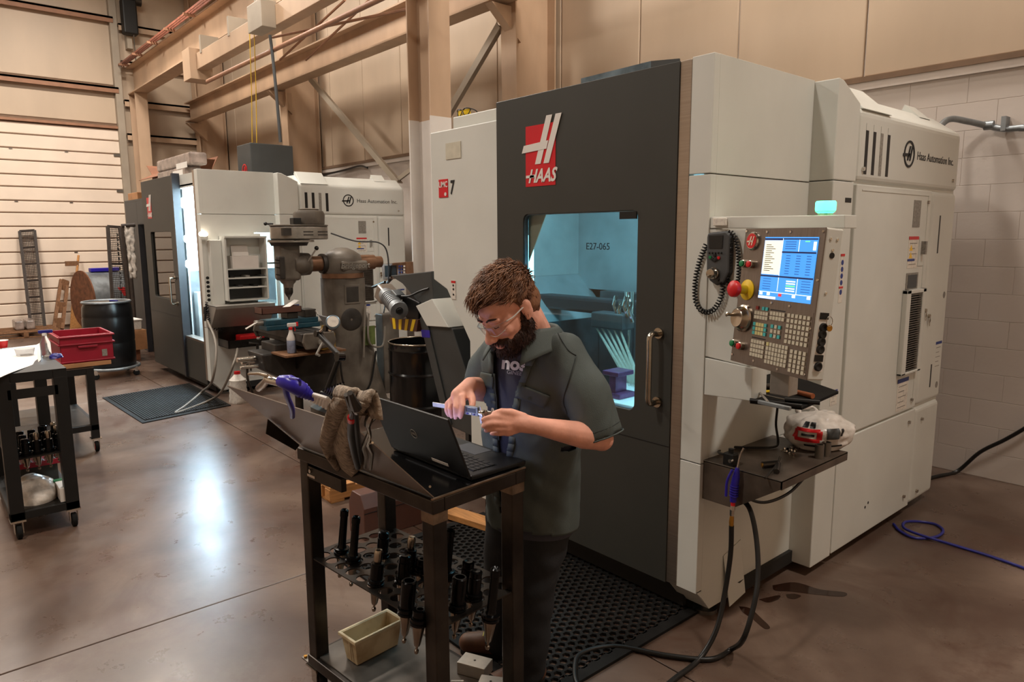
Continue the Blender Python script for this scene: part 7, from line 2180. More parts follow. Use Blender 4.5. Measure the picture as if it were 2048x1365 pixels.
# DRO readout on an arm
dr_ = thing('digital_readout', 'small grey readout display on an arm behind the mill', 'display', at(788, 560, 1, 4.05))
a, b = at(762, 528, 1, 4.02), at(812, 524, 1, 4.02)
c1, c2 = at(814, 556, 1, 4.02), at(766, 560, 1, 4.02)
MB().slab([a, b, c1, c2], (0, -1, 0), 0.09).build('case', 'ram_brown', dr_, bevel=0.006)
MB().slab([at(x, y, 1, 4.015) for x, y in ((769, 532), (792, 531), (793, 552), (770, 554))], (0, -1, 0), 0.006).build('screen', 'lcd_dark', dr_)
for j in range(4):
    for i in range(3):
        p = at(798+5*i, 533+6*j, 1, 4.012)
        MB().box(p.x-0.010, p.x+0.010, p.y, p.y+0.01, p.z-0.009, p.z+0.009).build('button', 'label_blue' if i < 2 else 'label_white', dr_)
MB().tube([at(770, 565, 1, 4.06), at(745, 575, 1, 4.06), at(728, 572, 1, 4.0)], 0.018, 8).build('arm', 'dark_steel', dr_, smooth=40)
MB().tube([at(785, 556, 1, 4.06), at(775, 566, 1, 4.06)], 0.016, 8).build('swivel', 'dark_steel', dr_, smooth=40)
# vise, parts box, papers on the table
vz = 0.9465
vs_ = thing('machine_vise', 'teal machine vise bolted on the mill table', 'vise', (MX, 2.88, vz))
MB().box(MX-0.10, MX+0.10, 2.62, 3.17, vz, vz+0.05).build('base', 'teal_paint', vs_, bevel=0.008)
MB().box(MX-0.085, MX+0.085, 2.62, 3.16, vz+0.05, vz+0.10).build('body', 'teal_paint', vs_, bevel=0.006)
MB().box(MX-0.085, MX+0.085, 3.02, 3.14, vz+0.10, vz+0.18).build('fixed_jaw', 'dark_steel', vs_, bevel=0.006)
MB().box(MX-0.085, MX+0.085, 2.84, 2.95, vz+0.10, vz+0.16).build('moving_jaw', 'dark_steel', vs_, bevel=0.006)
MB().cyl((MX, 2.62, vz+0.075), (MX, 2.54, vz+0.075), 0.028, n=14).build('screw_end', 'mill_bright', vs_, smooth=40)
MB().tube([(MX+0.02, 2.56, vz+0.085), (MX+0.03, 2.44, vz+0.03)], 0.010, 8).build('handle', 'mill_bright', vs_, smooth=40)
pb = thing('parts_tray', 'dark red open tray resting on the mill vise', 'tray', (MX, 2.8, vz+0.16))
zt_ = vz+0.162
MB().box(MX-0.09, MX+0.10, 2.58, 2.98, zt_, zt_+0.006).box(MX+0.094, MX+0.10, 2.58, 2.98, zt_, zt_+0.06).box(MX-0.09, MX-0.084, 2.58, 2.98, zt_, zt_+0.06).box(MX-0.09, MX+0.10, 2.58, 2.586, zt_, zt_+0.06).box(MX-0.09, MX+0.10, 2.974, 2.98, zt_, zt_+0.06).build('tray', 'toolbox_brown', pb)
o = MB().obox((MX+0.02, 2.90, zt_+0.075), 0.12, 0.16, 0.003, Matrix.Rotation(0.5, 3, 'X')).build('paper_sheet', 'paper')
tag(o, 'curled white sheet of paper lying over the red tray', 'paper')
o = MB().box(MX-0.08, MX+0.05, 3.18, 3.24, vz, vz+0.05).build('setup_block', 'steel', bevel=0.003)
tag(o, 'grey steel setup block at the back of the mill table', 'block')
bs_ = thing('bracket_shelf', 'small wooden shelf fixed to the mill knee', 'shelf', (MX+0.33, 2.85, 0.70))
MB().box(MX+0.165, MX+0.50, 2.62, 3.24, 0.735, 0.755).build('board', 'wood_dark', bs_, bevel=0.003)
MB().prism([(MX+0.165, 0.735), (MX+0.44, 0.735), (MX+0.165, 0.54)], 1, 2.85, 2.87).build('bracket', 'dark_steel', bs_)
def lathe_thing(name, label, cat, c, parts):
    t = thing(name, label, cat, c)
    for nm, m_, prof in parts:
        MB().lathe(prof, c, (0, 0, 1), 20).build(nm, m_, t, smooth=40)
    return t
c = at(590, 696, 2, 0.716)
c = V((MX+0.37, 2.74, 0.756))
sb = lathe_thing('spray_bottle', 'white spray bottle with red collar beside the mill table', 'bottle', c, [('bottle', 'bottle_blue', [(0.038, 0), (0.042, 0.006), (0.042, 0.12), (0.040, 0.125)]), ('shoulder', 'bottle_white', [(0.0415, 0.122), (0.042, 0.14), (0.024, 0.18), (0.016, 0.21), (0.016, 0.225)]), ('collar', 'red', [(0.018, 0.222), (0.019, 0.225), (0.019, 0.245), (0.015, 0.25)])])
MB().box(c.x-0.012, c.x+0.012, c.y-0.03, c.y+0.055, c.z+0.248, c.z+0.285).build('trigger_head', 'bottle_white', sb, bevel=0.006)
MB().box(c.x-0.008, c.x+0.008, c.y+0.055, c.y+0.075, c.z+0.25, c.z+0.29).build('nozzle', 'red', sb, bevel=0.003)
MB().tube([c+V((0, 0.035, 0.25)), c+V((0, 0.045, 0.225)), c+V((0, 0.04, 0.205))], 0.005, 6).build('trigger', 'red', sb)
c = V((MX+0.36, 3.08, 0.756))
oj = thing('oil_jug', 'clear amber oil jug with yellow label on the mill shelf', 'jug', c)
MB().box(c.x-0.09, c.x+0.09, c.y-0.085, c.y+0.085, c.z, c.z+0.17).build('body', 'oil_amber', oj, bevel=0.025, seg=3)
MB().lathe([(0.06, 0.16), (0.03, 0.20), (0.022, 0.22), (0.022, 0.235), (0, 0.235)], c, (0, 0, 1), 16).build('neck', 'oil_amber', oj, smooth=40)
MB().box(c.x+0.0895, c.x+0.0915, c.y-0.06, c.y+0.0, c.z+0.02, c.z+0.06).build('label', 'label_yellow', oj)
for k in range(3):
    MB().lathe([(0.008, 0), (0.008, 0.01), (0, 0.012)], c+V((0.05-0.05*k, 0.05, 0.17)), (0, 0, 1), 8).build('bolt', 'chrome', oj)
# ------------------------------------------------------------------ second machine's side shelf and tray
X2S = -8.45
zz = at(470, 608, 0, -8.3).z
s2 = thing('side_shelf', 'bent steel shelf bolted to the side of the open door machine', 'shelf', (-8.2, 2.95, zz-0.25))
MB().box(X2S, X2S+0.36, 2.62, 3.30, zz-0.006, zz).build('top_plate', 'steel_light', s2)
MB().prism([(X2S, zz), (X2S+0.36, zz), (X2S+0.36, zz-0.03), (X2S+0.16, zz-0.26), (X2S, zz-0.26)], 1, 2.62, 2.626).build('end_gusset', 'steel_light', s2)
MB().add([(X2S+0.36, 2.62, zz), (X2S+0.36, 3.30, zz), (X2S+0.36, 3.30, zz-0.03), (X2S+0.16, 3.30, zz-0.26), (X2S+0.16, 2.62, zz-0.26), (X2S+0.36, 2.62, zz-0.03)], [(0, 1, 2, 5), (5, 2, 3, 4)]).build('apron', 'steel_light', s2, solid=0.004)
z3 = at(490, 690, 0, -8.3).z
s3 = thing('drawer_tray', 'grey steel tray hung below the shelf of the open door machine', 'tray', (-8.2, 3.0, z3))
MB().box(X2S+0.02, X2S+0.34, 2.74, 3.22, z3, z3+0.006).build('bottom', 'mill_steel', s3)
for nm, b_ in (('side', (X2S+0.02, X2S+0.34, 2.74, 2.746, z3, z3+0.09)), ('side', (X2S+0.02, X2S+0.34, 3.214, 3.22, z3, z3+0.09)), ('side', (X2S+0.334, X2S+0.34, 2.74, 3.22, z3, z3+0.09)), ('hanger', (X2S, X2S+0.026, 2.74, 3.22, z3, zz-0.2))):
    MB().box(*b_).build(nm, 'mill_steel', s3)
o = thing('red_case', 'bright red plastic case lying in the grey hung tray', 'case', (X2S+0.2, 3.03, z3+0.006))
MB().box(X2S+0.12, X2S+0.28, 2.90, 3.19, z3+0.06, z3+0.13).build('lid', 'red', o, bevel=0.015, seg=3)
MB().box(X2S+0.11, X2S+0.29, 2.89, 3.20, z3+0.006, z3+0.065).build('base', 'red', o, bevel=0.012)
for k in range(3):
    o = MB().box(X2S+0.06+0.09*k, X2S+0.12+0.09*k, 2.765+0.01*k, 2.86, z3+0.007, z3+0.05+0.01*k).build('socket_block', 'black', bevel=0.004)
    tag(o, ('small black block at the wall side of the hung tray', 'small black block in the middle of the hung tray', 'small black block at the outer side of the hung tray')[k], 'block', 'blocks in the hung tray')
cl = thing('c_clamp', 'dark iron clamp hanging from the hung tray edge', 'clamp', (X2S+0.36, 3.0, z3-0.2))
MB().tube([(X2S+0.36, 2.96, z3+0.05), (X2S+0.37, 3.06, z3+0.03), (X2S+0.37, 3.06, z3-0.16), (X2S+0.36, 2.97, z3-0.18)], 0.018, 8).build('frame', 'dark_steel', cl)
MB().cyl((X2S+0.36, 2.97, z3-0.28), (X2S+0.36, 2.97, z3-0.06), 0.010, n=8).build('screw', 'dark_steel', cl)
# grey air hose draped in front of the second machine
gz = 0.01
pts = [(X2S+0.1, 2.60, zz-0.16), at(432, 690, 1, 2.5), at(425, 760, 1, 2.4), fl(405, 792)+V((0, 0, 0.05)), fl(372, 815)+V((0, 0, 0.02)), fl(352, 827)+V((0, 0, 0.012)), fl(362, 826)+V((0, 0, 0.012)), fl(420, 808)+V((0, 0, 0.04)), at(445, 780, 1, 2.5), at(470, 720, 1, 2.62), at(476, 690, 0, X2S+0.05)]
tag(MB().tube(spline(pts, 7), 0.013, 8).build('air_hose', 'hose_grey', smooth=40), 'grey air hose drooping onto the ribbed mat', 'hose')
vgun = thing('coolant_gun', 'black coolant gun hooked on the shelf of the open door machine', 'gun', (X2S+0.06, 2.60, zz-0.2))
MB().tube([(X2S+0.08, 2.60, zz-0.02), (X2S+0.09, 2.59, zz-0.10)], 0.022, 10).build('body', 'black', vgun, smooth=40)
MB().tube([(X2S+0.09, 2.59, zz-0.08), (X2S+0.10, 2.58, zz-0.18)], 0.015, 8).build('grip', 'black', vgun, smooth=40)
c = fl(478, 805)
jg = thing('ribbed_jug', 'white ribbed jug with red cap standing at the machine corner', 'jug', c)
MB().lathe([(0.10, 0)]+[(0.105-0.006*(k % 2)-0.002*k, 0.02+0.03*k) for k in range(9)]+[(0.05, 0.30), (0.03, 0.33)], c, (0, 0, 1), 20).build('body', 'label_white', jg, smooth=30)
MB().lathe([(0.034, 0.325), (0.034, 0.355), (0, 0.357)], c, (0, 0, 1), 14).build('cap', 'red', jg, smooth=40)
# ------------------------------------------------------------------ chip conveyor, drum, toolbox
CYc = 3.05
cv = thing('chip_conveyor', 'dark grey inclined chip conveyor with gearmotor beside the closed machine', 'conveyor', (-4.3, CYc+0.1, 0))
Y0c, Y1c = 2.88, 3.30
def cva(x, y): 
    p = at(x, y, 1, Y0c); return (p.x, p.z)
low = [cva(835, 655), cva(862, 650), cva(917, 770), cva(925, 850), cva(915, 880), cva(888, 800)]
MB().prism([cva(838, 640), cva(858, 600), cva(905, 660), cva(960, 830), cva(960, 880), cva(893, 850)], 1, Y0c, Y1c).build('incline_body', 'dark_grey', cv, bevel=0.006)
MB().prism([cva(842, 642), cva(852, 625), cva(905, 850), cva(893, 850)], 1, Y0c-0.012, Y0c).build('side_flange', 'dark_grey', cv, bevel=0.003)
MB().prism([cva(836, 612), cva(868, 598), cva(902, 655), cva(858, 652)], 1, Y0c-0.02, Y1c+0.02).build('head_shroud', 'cream', cv, bevel=0.004)
vs, fs = text_mesh('S1', 0.06, frame_m(at(850, 668, 1, Y0c-0.014), (1, 0, 0), (0, 0, 1)), 0.001)
MB().slab([at(x, y, 1, Y0c-0.013) for x, y in ((842, 660), (859, 661), (860, 676), (844, 675))], (0, -1, 0), 0.002).build('blue_tag', 'blue_plastic', cv)
MB().prism([cva(776, 552), cva(858, 543), cva(862, 600), cva(838, 612), cva(800, 568)], 1, Y0c+0.02, Y1c).build('drive_head', 'dark_grey', cv, bevel=0.006)
MB().prism([cva(806, 590), cva(838, 606), cva(836, 640), cva(815, 640), cva(800, 620)], 1, Y0c, Y1c-0.02).build('bearing_housing', 'black', cv, bevel=0.006)
p0, p1 = at(788, 610, 1, Y0c-0.04), at(800, 622, 1, Y0c-0.10)
gm = MB().obox(at(772, 588, 1, Y0c+0.05), 0.12, 0.14, 0.13, Matrix.Rotation(0.5, 3, 'Y')).build('gearbox', 'mill_bright', cv, bevel=0.02, seg=3)
mc, md_ = at(772, 590, 1, Y0c+0.0), at(797, 620, 1, Y0c-0.12)
MB().cyl(mc, md_, 0.058, n=24).build('motor', 'galv', cv, smooth=40)
dd = (md_-mc).normalized()
MB().lathe([(0.066, 0), (0.070, 0.01), (0.066, 0.04), (0.03, 0.045), (0.02, 0.03), (0, 0.03)], md_-dd*0.01, dd, 24).build('fan_cover', 'galv', cv, smooth=40)
MB().lathe([(0.022, 0.0), (0.018, 0.006), (0, 0.006)], md_+dd*0.034, dd, 14).build('fan_hub', 'black', cv)
for k in range(7):
    MB().lathe([(0.059, -0.002), (0.063, 0), (0.059, 0.002)], mc.lerp(md_, 0.25+0.09*k), dd, 24).build('cooling_fin', 'galv', cv)
MB().obox(at(795, 590, 1, Y0c-0.02), 0.08, 0.08, 0.05, Matrix.Rotation(0.5, 3, 'Y')).build('terminal_box', 'galv', cv, bevel=0.006)
pts = [at(803, 593, 1, Y0c-0.02), at(820, 592, 1, Y0c-0.02), at(840, 583, 1, Y0c), at(858, 577, 1, Y0c+0.02)]
MB().tube(spline(pts, 5), 0.008, 6).build('motor_lead', 'black', cv, smooth=40)
# striped chute guard
ga, gb, gc, gd = at(779, 636, 1, Y0c-0.03), at(836, 640, 1, Y0c-0.03), at(833, 664, 1, Y0c-0.03), at(786, 658, 1, Y0c-0.03)
gs = MB().slab([ga, gb, gc, gd], (0, -1, 0), 0.30).build('chute_guard', 'toolbox_brown', cv)
for k in range(4):
    u = 0.10+0.24*k
    a = ga.lerp(gb, u); b = ga.lerp(gb, min(1, u+0.11)); c = gd.lerp(gc, max(0, u+0.03)); d = gd.lerp(gc, max(0, u-0.08))
    MB().slab([q+V((0, -0.002, 0)) for q in (a, b, c, d)], (0, -1, 0), 0.003).build('warning_stripe', 'yellow', gs)
for x in (-4.35, -4.05):
    MB().box(x-0.02, x+0.02, 3.05, 3.09, 0.0, 0.75 if x > -4.2 else 1.0).build('leg', 'dark_grey', cv)
dc = V((-5.50, 3.60, 0))
dr = thing('steel_drum', 'open glossy black steel drum under the chip conveyor', 'drum', dc)
prof = [(0.275, 0.0), (0.285, 0.01), (0.285, 0.28), (0.297, 0.295), (0.285, 0.31), (0.285, 0.58), (0.297, 0.595), (0.285, 0.61), (0.285, 0.80), (0.292, 0.815), (0.285, 0.83), (0.285, 0.875), (0.279, 0.875), (0.279, 0.62), (0.0, 0.60)]
MB().lathe(prof, dc, (0, 0, 1), 40).build('shell', 'drum_steel', dr, smooth=35)
MB().tube([dc+V((0.284*math.cos(a), 0.284*math.sin(a), 0.878)) for a in [2*PI*i/48 for i in range(48)]], 0.008, 8, True).build('rim', 'nickel', dr, smooth=60)
m = MB()
for k in range(60):
    a = random.uniform(0, 2*PI); r_ = random.uniform(0, 0.24)
    p = dc+V((r_*math.cos(a), r_*math.sin(a), 0.612+random.uniform(0, 0.05)))
    m.tube([p+V((random.uniform(-.02, .02), random.uniform(-.02, .02), random.uniform(0, .02))) for _ in range(4)], 0.003, 3)
o = m.build('metal_chips', 'taper_steel', dr); o['kind'] = 'stuff'
# brown toolbox on the floor behind the cart
ta, tb2 = fl(700, 1062), fl(738, 1085)
ty = V((0.02, 1.0, 0)).normalized(); tx = V((1.0, -0.02, 0)).normalized()
t0 = fl(730, 1083)
tl = 0.52
bt = thing('toolbox', 'closed brown metal toolbox with silver latches on the floor', 'toolbox', t0+ty*0.26)
TBR = Matrix((ty, -tx, V((0, 0, 1)))).transposed()
def tq(x, y, z): return t0 - tx*x + ty*y + V((0, 0, z))
prf = [(0, 0), (0.0, 0.20), (0.045, 0.28), (0.155, 0.28), (0.20, 0.20), (0.20, 0)]
vs = [tq(x, 0, z) for x, z in prf] + [tq(x, tl, z) for x, z in prf]
MB().add(vs, [(i, (i+1) % 6, 6+(i+1) % 6, 6+i) for i in range(6)]+[tuple(range(5, -1, -1)), tuple(range(6, 12))]).build('body', 'toolbox_brown', bt, bevel=0.005)
MB().slab([tq(-0.002, 0.0, 0.168), tq(-0.002, tl, 0.168), tq(-0.002, tl, 0.172), tq(-0.002, 0, 0.172)], tx, 0.002).build('lid_seam', 'ink', bt)
for y in (0.09, tl-0.12):
    lt_ = MB().slab([tq(-0.004, y, 0.13), tq(-0.004, y+0.05, 0.13), tq(-0.004, y+0.05, 0.20), tq(-0.004, y, 0.20)], tx, 0.004).build('latch', 'chrome', bt, bevel=0.001)
MB().tube([tq(0.10, 0.17, 0.28), tq(0.10, 0.18, 0.305), tq(0.10, tl-0.18, 0.305), tq(0.10, tl-0.17, 0.28)], 0.009, 8).build('handle', 'chrome', bt, smooth=40)
# pallet pieces
def pallet(o, rz, L, W, label, mt='wood', n=6):
    t = thing('pallet', label, 'pallet', o, rz)
    for k in range(3):
        y = -W/2+0.04+(W-0.08)*k/2
        MB().box(-L/2, L/2, y-0.04, y+0.04, 0.02, 0.10).build('stringer', mt, t, world=False, bevel=0.003)
    for k in range(n):
        x = -L/2+0.05+(L-0.10)*k/(n-1)
        MB().box(x-0.045, x+0.045, -W/2, W/2, 0.10, 0.118).build('deck_board', mt, t, world=False, bevel=0.003)
    for k in range(3):
        x = -L/2+0.06+(L-0.12)*k/2
        MB().box(x-0.05, x+0.05, -W/2, W/2, 0.002, 0.02).build('bottom_board', mt, t, world=False)
    return t
p_ = fl(662, 985)
pallet(V((-4.55, 2.42, 0)), math.radians(88), 0.62, 0.34, 'small orange wooden pallet on the floor behind the cart')
o = MB().obox((-3.55, 2.62, 0.033), 0.9, 0.12, 0.04, math.radians(12)).build('wood_plank', 'wood', bevel=0.003)
tag(o, 'loose wooden plank lying along the rubber mat edge', 'plank')
# ------------------------------------------------------------------ left cart
def table(name, label, cat, o, rz, L, W, H_, leg, mid=None, low=None, caster=0.12, red=False, mt='black'):
    t = thing(name, label, cat, o, rz)
    for x in (0, L-leg):
        for y in (0, W-leg):
            MB().box(x, x+leg, y, y+leg, caster, H_-0.05).build('leg', mt, t, world=False, bevel=0.003)
            c = V((x+leg/2, y+leg/2, 0))
            pl2 = MB().box(c.x-0.045, c.x+0.045, c.y-0.04, c.y+0.04, caster-0.012, caster).build('caster_plate', 'chrome', t, world=False)
            MB().lathe([(0.035, -0.016), (0.045, -0.012), (0.045, 0.012), (0.035, 0.016)], (c.x+0.02, c.y, 0.045), (0, 1, 0), 20).build('wheel', 'rubber', pl2, world=False, smooth=40)
            if red:
                MB().lathe([(0.028, -0.018), (0.028, 0.018)], (c.x+0.02, c.y, 0.045), (0, 1, 0), 16).build('wheel_hub', 'red', pl2, world=False, smooth=40)
            for s in (-1, 1):
                MB().box(c.x-0.01, c.x+0.035, c.y+s*0.022-0.002, c.y+s*0.022+0.002, 0.035, caster-0.01).build('fork', 'chrome', pl2, world=False)
    for a in ((0, L, 0, leg), (0, L, W-leg, W), (0, leg, leg, W-leg), (L-leg, L, leg, W-leg)):
        MB().box(*a, H_-0.055, H_-0.004).build('top_rail', mt, t, world=False, bevel=0.003)
    MB().box(0, L, 0, W, H_-0.008, H_).build('top_plate', mt, t, world=False)
    if low:
        for a in ((0, L, 0, leg), (0, L, W-leg, W), (0, leg, leg, W-leg), (L-leg, L, leg, W-leg)):
            MB().box(*a, low-0.05, low).build('base_rail', mt, t, world=False, bevel=0.003)
        MB().box(leg*0.5, L-leg*0.5, leg*0.5, W-leg*0.5, low-0.004, low+0.002).build('base_plate', 'dark_steel', t, world=False)
    if mid:
        MB().box(leg*0.3, L-leg*0.3, leg*0.3, W-leg*0.3, mid-0.005, mid).build('middle_shelf', 'mill_steel', t, world=False)
    return t
LX, LY = -6.12, 0.36
LCH = 1.04
lcart = table('tool_cart', 'black steel cart loaded with tool holders under a paper covered top', 'cart', V((LX, LY, 0)), 0.0, 0.98, 0.37, LCH, 0.075, 0.50, 0.17)
MB().box(0, 0.98, -0.002, 0.0, LCH-0.19, LCH-0.13).build('apron_bar', 'black', lcart, world=False)
MB().box(0.978, 0.98, 0.055, 0.315, LCH-0.16, LCH-0.10).build('apron_bar', 'black', lcart, world=False)
rnd2 = random.Random(11)
n_ = 0
labs = ['black tool holder in the front row of the tool cart shelf', 'black tool holder in the back row of the tool cart shelf']
for j in range(3):
    for i in range(5):
        px_ = V((LX+0.98-0.09-0.115*j, LY+0.06+0.062*i, 0.50))
        kd = ('fat', 'nut', 'short', 'chuck', 'nut', 'slim')[rnd2.randrange(6)]
        dv_ = px_+V((0, 0, 0.006))-EYE
        u_ = 1024+FPX*dv_.dot(_r)/dv_.dot(_f); v_ = 682.5-FPX*dv_.dot(_u)/dv_.dot(_f)
        tool_holder(u_, v_, kd, {'fat': 'thick ', 'nut': 'collet nut ', 'short': 'squat ', 'chuck': 'bright chuck ', 'slim': 'thin long '}[kd]+(labs[0] if j == 0 else labs[1]), (0, 0), 0.50, 'tool holders in the front row of the tool cart' if j == 0 else 'tool holders in the back rows of the tool cart')
zc = LCH+0.001
def Zt(x, y, z=zc): return at(x, y, 2, z)
o = MB().grid(lambda u, v: (Zt(-30, 772).lerp(Zt(82, 722), u)).lerp(Zt(-40, 705).lerp(Zt(80, 690), u), v)+V((0, 0, 0.003+0.012*math.sin(u*5)*(1-v)*0.5+0.01*(u > 0.98))), 16, 8).build('paper_drawing', 'paper', solid=0.002)
tag(o, 'large white drawing sheet spread over the tool cart top', 'paper')
c = Zt(6, 697); c.z = zc+0.004
t = thing('plastic_cup', 'small red plastic cup at the far side of the drawing sheet', 'cup', c)
MB().lathe([(0.028, 0), (0.036, 0.055), (0.034, 0.055), (0.026, 0.004), (0, 0.004)], c, (0, 0, 1), 20).build('cup', 'red', t, smooth=40)
MB().lathe([(0.036, 0.052), (0.039, 0.055), (0.036, 0.058), (0.034, 0.055)], c, (0, 0, 1), 20).build('rim', 'logo_white', t, smooth=40)
c = Zt(93, 712)
t = thing('spray_bottle', 'clear spray bottle with a blue trigger beside the drawing sheet', 'bottle', c)
MB().lathe([(0.030, 0), (0.032, 0.005), (0.032, 0.09), (0.015, 0.13), (0.013, 0.145)], c, (0, 0, 1), 18).build('bottle', 'clear_plastic', t, smooth=40)
MB().lathe([(0.015, 0.142), (0.015, 0.16), (0, 0.162)], c, (0, 0, 1), 14).build('collar', 'white_plastic', t, smooth=40)
MB().box(c.x-0.01, c.x+0.01, c.y-0.035, c.y+0.05, c.z+0.158, c.z+0.18).build('trigger_head', 'blue_hose', t, bevel=0.004)
c = Zt(112, 716)
t = thing('blue_cloth', 'crumpled blue wipe on the corner of the tool cart', 'cloth', c)
MB().grid(lambda u, v: c+V((0.05*math.cos(2*PI*u)*math.sin(PI*v*0.5+0.01), 0.04*math.sin(2*PI*u)*math.sin(PI*v*0.5+0.01), 0.028*math.cos(PI*v*0.5)))+V((noise.noise(V((u*6, v*6, 1)))*0.010, noise.noise(V((u*6, v*6, 3)))*0.010, abs(noise.noise(V((u*6, v*6, 5))))*0.01)), 20, 10).build('wipe', 'blue_hose', t, smooth=0)
c = V((LX+0.30, LY+0.24, zc))
t = thing('wire_basket', 'small clear plastic tub beside the red cup', 'tub', c)
MB().lathe([(0.05, 0), (0.06, 0.05), (0.058, 0.05), (0.048, 0.004), (0, 0.004)], c+V((-0.06, 0, 0)), (0, 0, 1), 20).build('tub', 'clear_plastic', t, smooth=40)
# lower deck: silver bag, white box, red tray
bz_ = 0.173
c = V((LX+0.72, LY+0.16, bz_))
t = thing('foil_bag', 'silver white bag slumped on the lower deck of the tool cart', 'bag', c)
def foil(u, v):
    a = 2*PI*u; th = PI*0.5*v
    p = V((0.20*math.cos(a)*math.cos(th*0.98), 0.13*math.sin(a)*math.cos(th*0.98), 0.15*math.sin(th)))
    nn = noise.noise(p*12)*0.03
    return c+p+V((math.cos(a), math.sin(a), 0.2))*nn*(0.2 if v < 0.05 else 1)
MB().grid(foil, 40, 14).build('film', 'bubble_wrap', t, smooth=0)
t = thing('small_carton', 'small white carton with green end on the lower deck of the tool cart', 'carton', V((LX+0.86, LY+0.31, bz_)))
MB().box(LX+0.78, LX+0.96, LY+0.27, LY+0.36, bz_, bz_+0.09).build('box', 'paper', t, bevel=0.002)
MB().box(LX+0.74, LX+0.782, LY+0.265, LY+0.365, bz_, bz_+0.095).build('sleeve', 'green', t)
MB().box(LX+0.96, LX+0.962, LY+0.30, LY+0.33, bz_+0.03, bz_+0.05).build('mark', 'ink', t)
t = thing('parts_tray', 'red tray of cutters standing behind the silver bag', 'tray', V((LX+0.5, LY+0.18, bz_)))
zt2 = bz_+0.155
MB().box(LX+0.30, LX+0.50, LY+0.06, LY+0.33, bz_, zt2-0.004).build('riser', 'dark_grey', t)
for nm, b_ in (('base', (LX+0.20, LX+0.56, LY+0.05, LY+0.34, zt2-0.004, zt2)), ('wall', (LX+0.20, LX+0.56, LY+0.05, LY+0.056, zt2, zt2+0.03)), ('wall', (LX+0.20, LX+0.56, LY+0.334, LY+0.34, zt2, zt2+0.03)), ('wall', (LX+0.554, LX+0.56, LY+0.05, LY+0.34, zt2, zt2+0.03))):
    MB().box(*b_).build(nm, 'crate_red', t)
for k in range(8):
    MB().cyl((LX+0.46, LY+0.08+0.033*k, zt2+0.012), (LX+0.545, LY+0.085+0.033*k, zt2+0.012), 0.011, n=10).build('cutter', 'dark_steel', t, smooth=40)
# ------------------------------------------------------------------ second low table with the red crate
TX, TY = -7.95, 0.56
lt2 = table('low_table', 'low black steel table on red casters holding the crimson crate', 'table', V((TX, TY, 0)), 0.0, 1.06, 0.62, 0.74, 0.06, None, 0.24, 0.12, True)
zt3 = 0.741
o = MB().obox((-7.22, 1.02, zt3+0.02), 0.52, 0.60, 0.038, 0.06).build('carton_base', 'cardboard', bevel=0.004)
tag(o, 'flat cardboard carton under the crimson crate', 'carton')
cr = thing('plastic_crate', 'crimson plastic crate on a flat carton', 'crate', (-7.25, 1.16, zt3+0.04))
czb = zt3+0.0395
def crw(x0, x1, y0, y1, z0, z1, nm='wall'):
    MB().box(x0, x1, y0, y1, z0, z1).build(nm, 'crate_red', cr, bevel=0.004)
cx0, cx1, cy0, cy1, ch0 = -7.50, -6.98, 0.96, 1.36, 0.24
crw(cx0, cx1, cy0, cy1, czb, czb+0.01, 'bottom')
crw(cx0, cx1, cy0, cy0+0.008, czb, czb+ch0); crw(cx0, cx1, cy1-0.008, cy1, czb, czb+ch0)
crw(cx0, cx0+0.008, cy0, cy1, czb, czb+ch0); crw(cx1-0.008, cx1, cy0, cy1, czb, czb+ch0)
for z in (ch0-0.012, ch0*0.68, 0.012):
    g = 0.016 if z > 0.1 else 0.008
    for b_ in ((cx0-g, cx1+g, cy0-g, cy0), (cx0-g, cx1+g, cy1, cy1+g), (cx0-g, cx0, cy0, cy1), (cx1, cx1+g, cy0, cy1)):
        crw(*b_, czb+z-0.006, czb+z+0.008, 'rim')
crw(cx1, cx1+0.022, 1.09, 1.24, czb+0.13, czb+0.15, 'grip')
MB().box(cx1, cx1+0.003, 1.27, 1.31, czb+0.04, czb+0.10).build('label', 'label_grey', cr)
st_ = thing('wire_rack', 'small stack of grey wire trays beside the crimson crate', 'rack', (-7.3, 0.78, zt3))
for k in range(5):
    z = zt3+0.02+0.035*k
    MB().tube([(-7.46, 0.60, z), (-7.14, 0.60, z), (-7.14, 0.90, z), (-7.46, 0.90, z)], 0.006, 6, True).build('wire_frame', 'galv', st_, smooth=40)
for x, y in ((-7.46, 0.60), (-7.14, 0.60), (-7.14, 0.90), (-7.46, 0.90)):
    MB().cyl((x, y, zt3), (x, y, zt3+0.17), 0.006, n=6).build('post', 'galv', st_)
# ------------------------------------------------------------------ black plastic drum on a dolly
dc = V((-10.7, 2.05, 0))
dl_ = thing('drum_dolly', 'grey steel drum dolly on casters', 'dolly', dc)
MB().tube([dc+V((0.33*math.cos(a), 0.33*math.sin(a), 0.12)) for a in [2*PI*i/36 for i in range(36)]], 0.022, 8, True).build('ring', 'galv', dl_, smooth=60)
for a in (0, PI/2):
    tilt(dc+V((0.32*math.cos(a), 0.32*math.sin(a), 0.11)), dc-V((0.32*math.cos(a), 0.32*math.sin(a), -0.11)), 0.05, 0.02).build('cross_bar', 'galv', dl_)
for k in range(4):
    a = PI/4+k*PI/2
    c = dc+V((0.34*math.cos(a), 0.34*math.sin(a), 0.0))
    MB().lathe([(0.03, -0.014), (0.04, -0.01), (0.04, 0.01), (0.03, 0.014)], c+V((0, 0, 0.04)), (1, 0, 0), 16).build('wheel', 'rubber', dl_, smooth=40)
    MB().box(c.x-0.02, c.x+0.02, c.y-0.02, c.y+0.02, 0.06, 0.12).build('fork', 'chrome', dl_)
d2_ = thing('plastic_drum', 'closed black plastic drum with a pale rim on a dolly', 'drum', dc+V((0, 0, 0.12)))
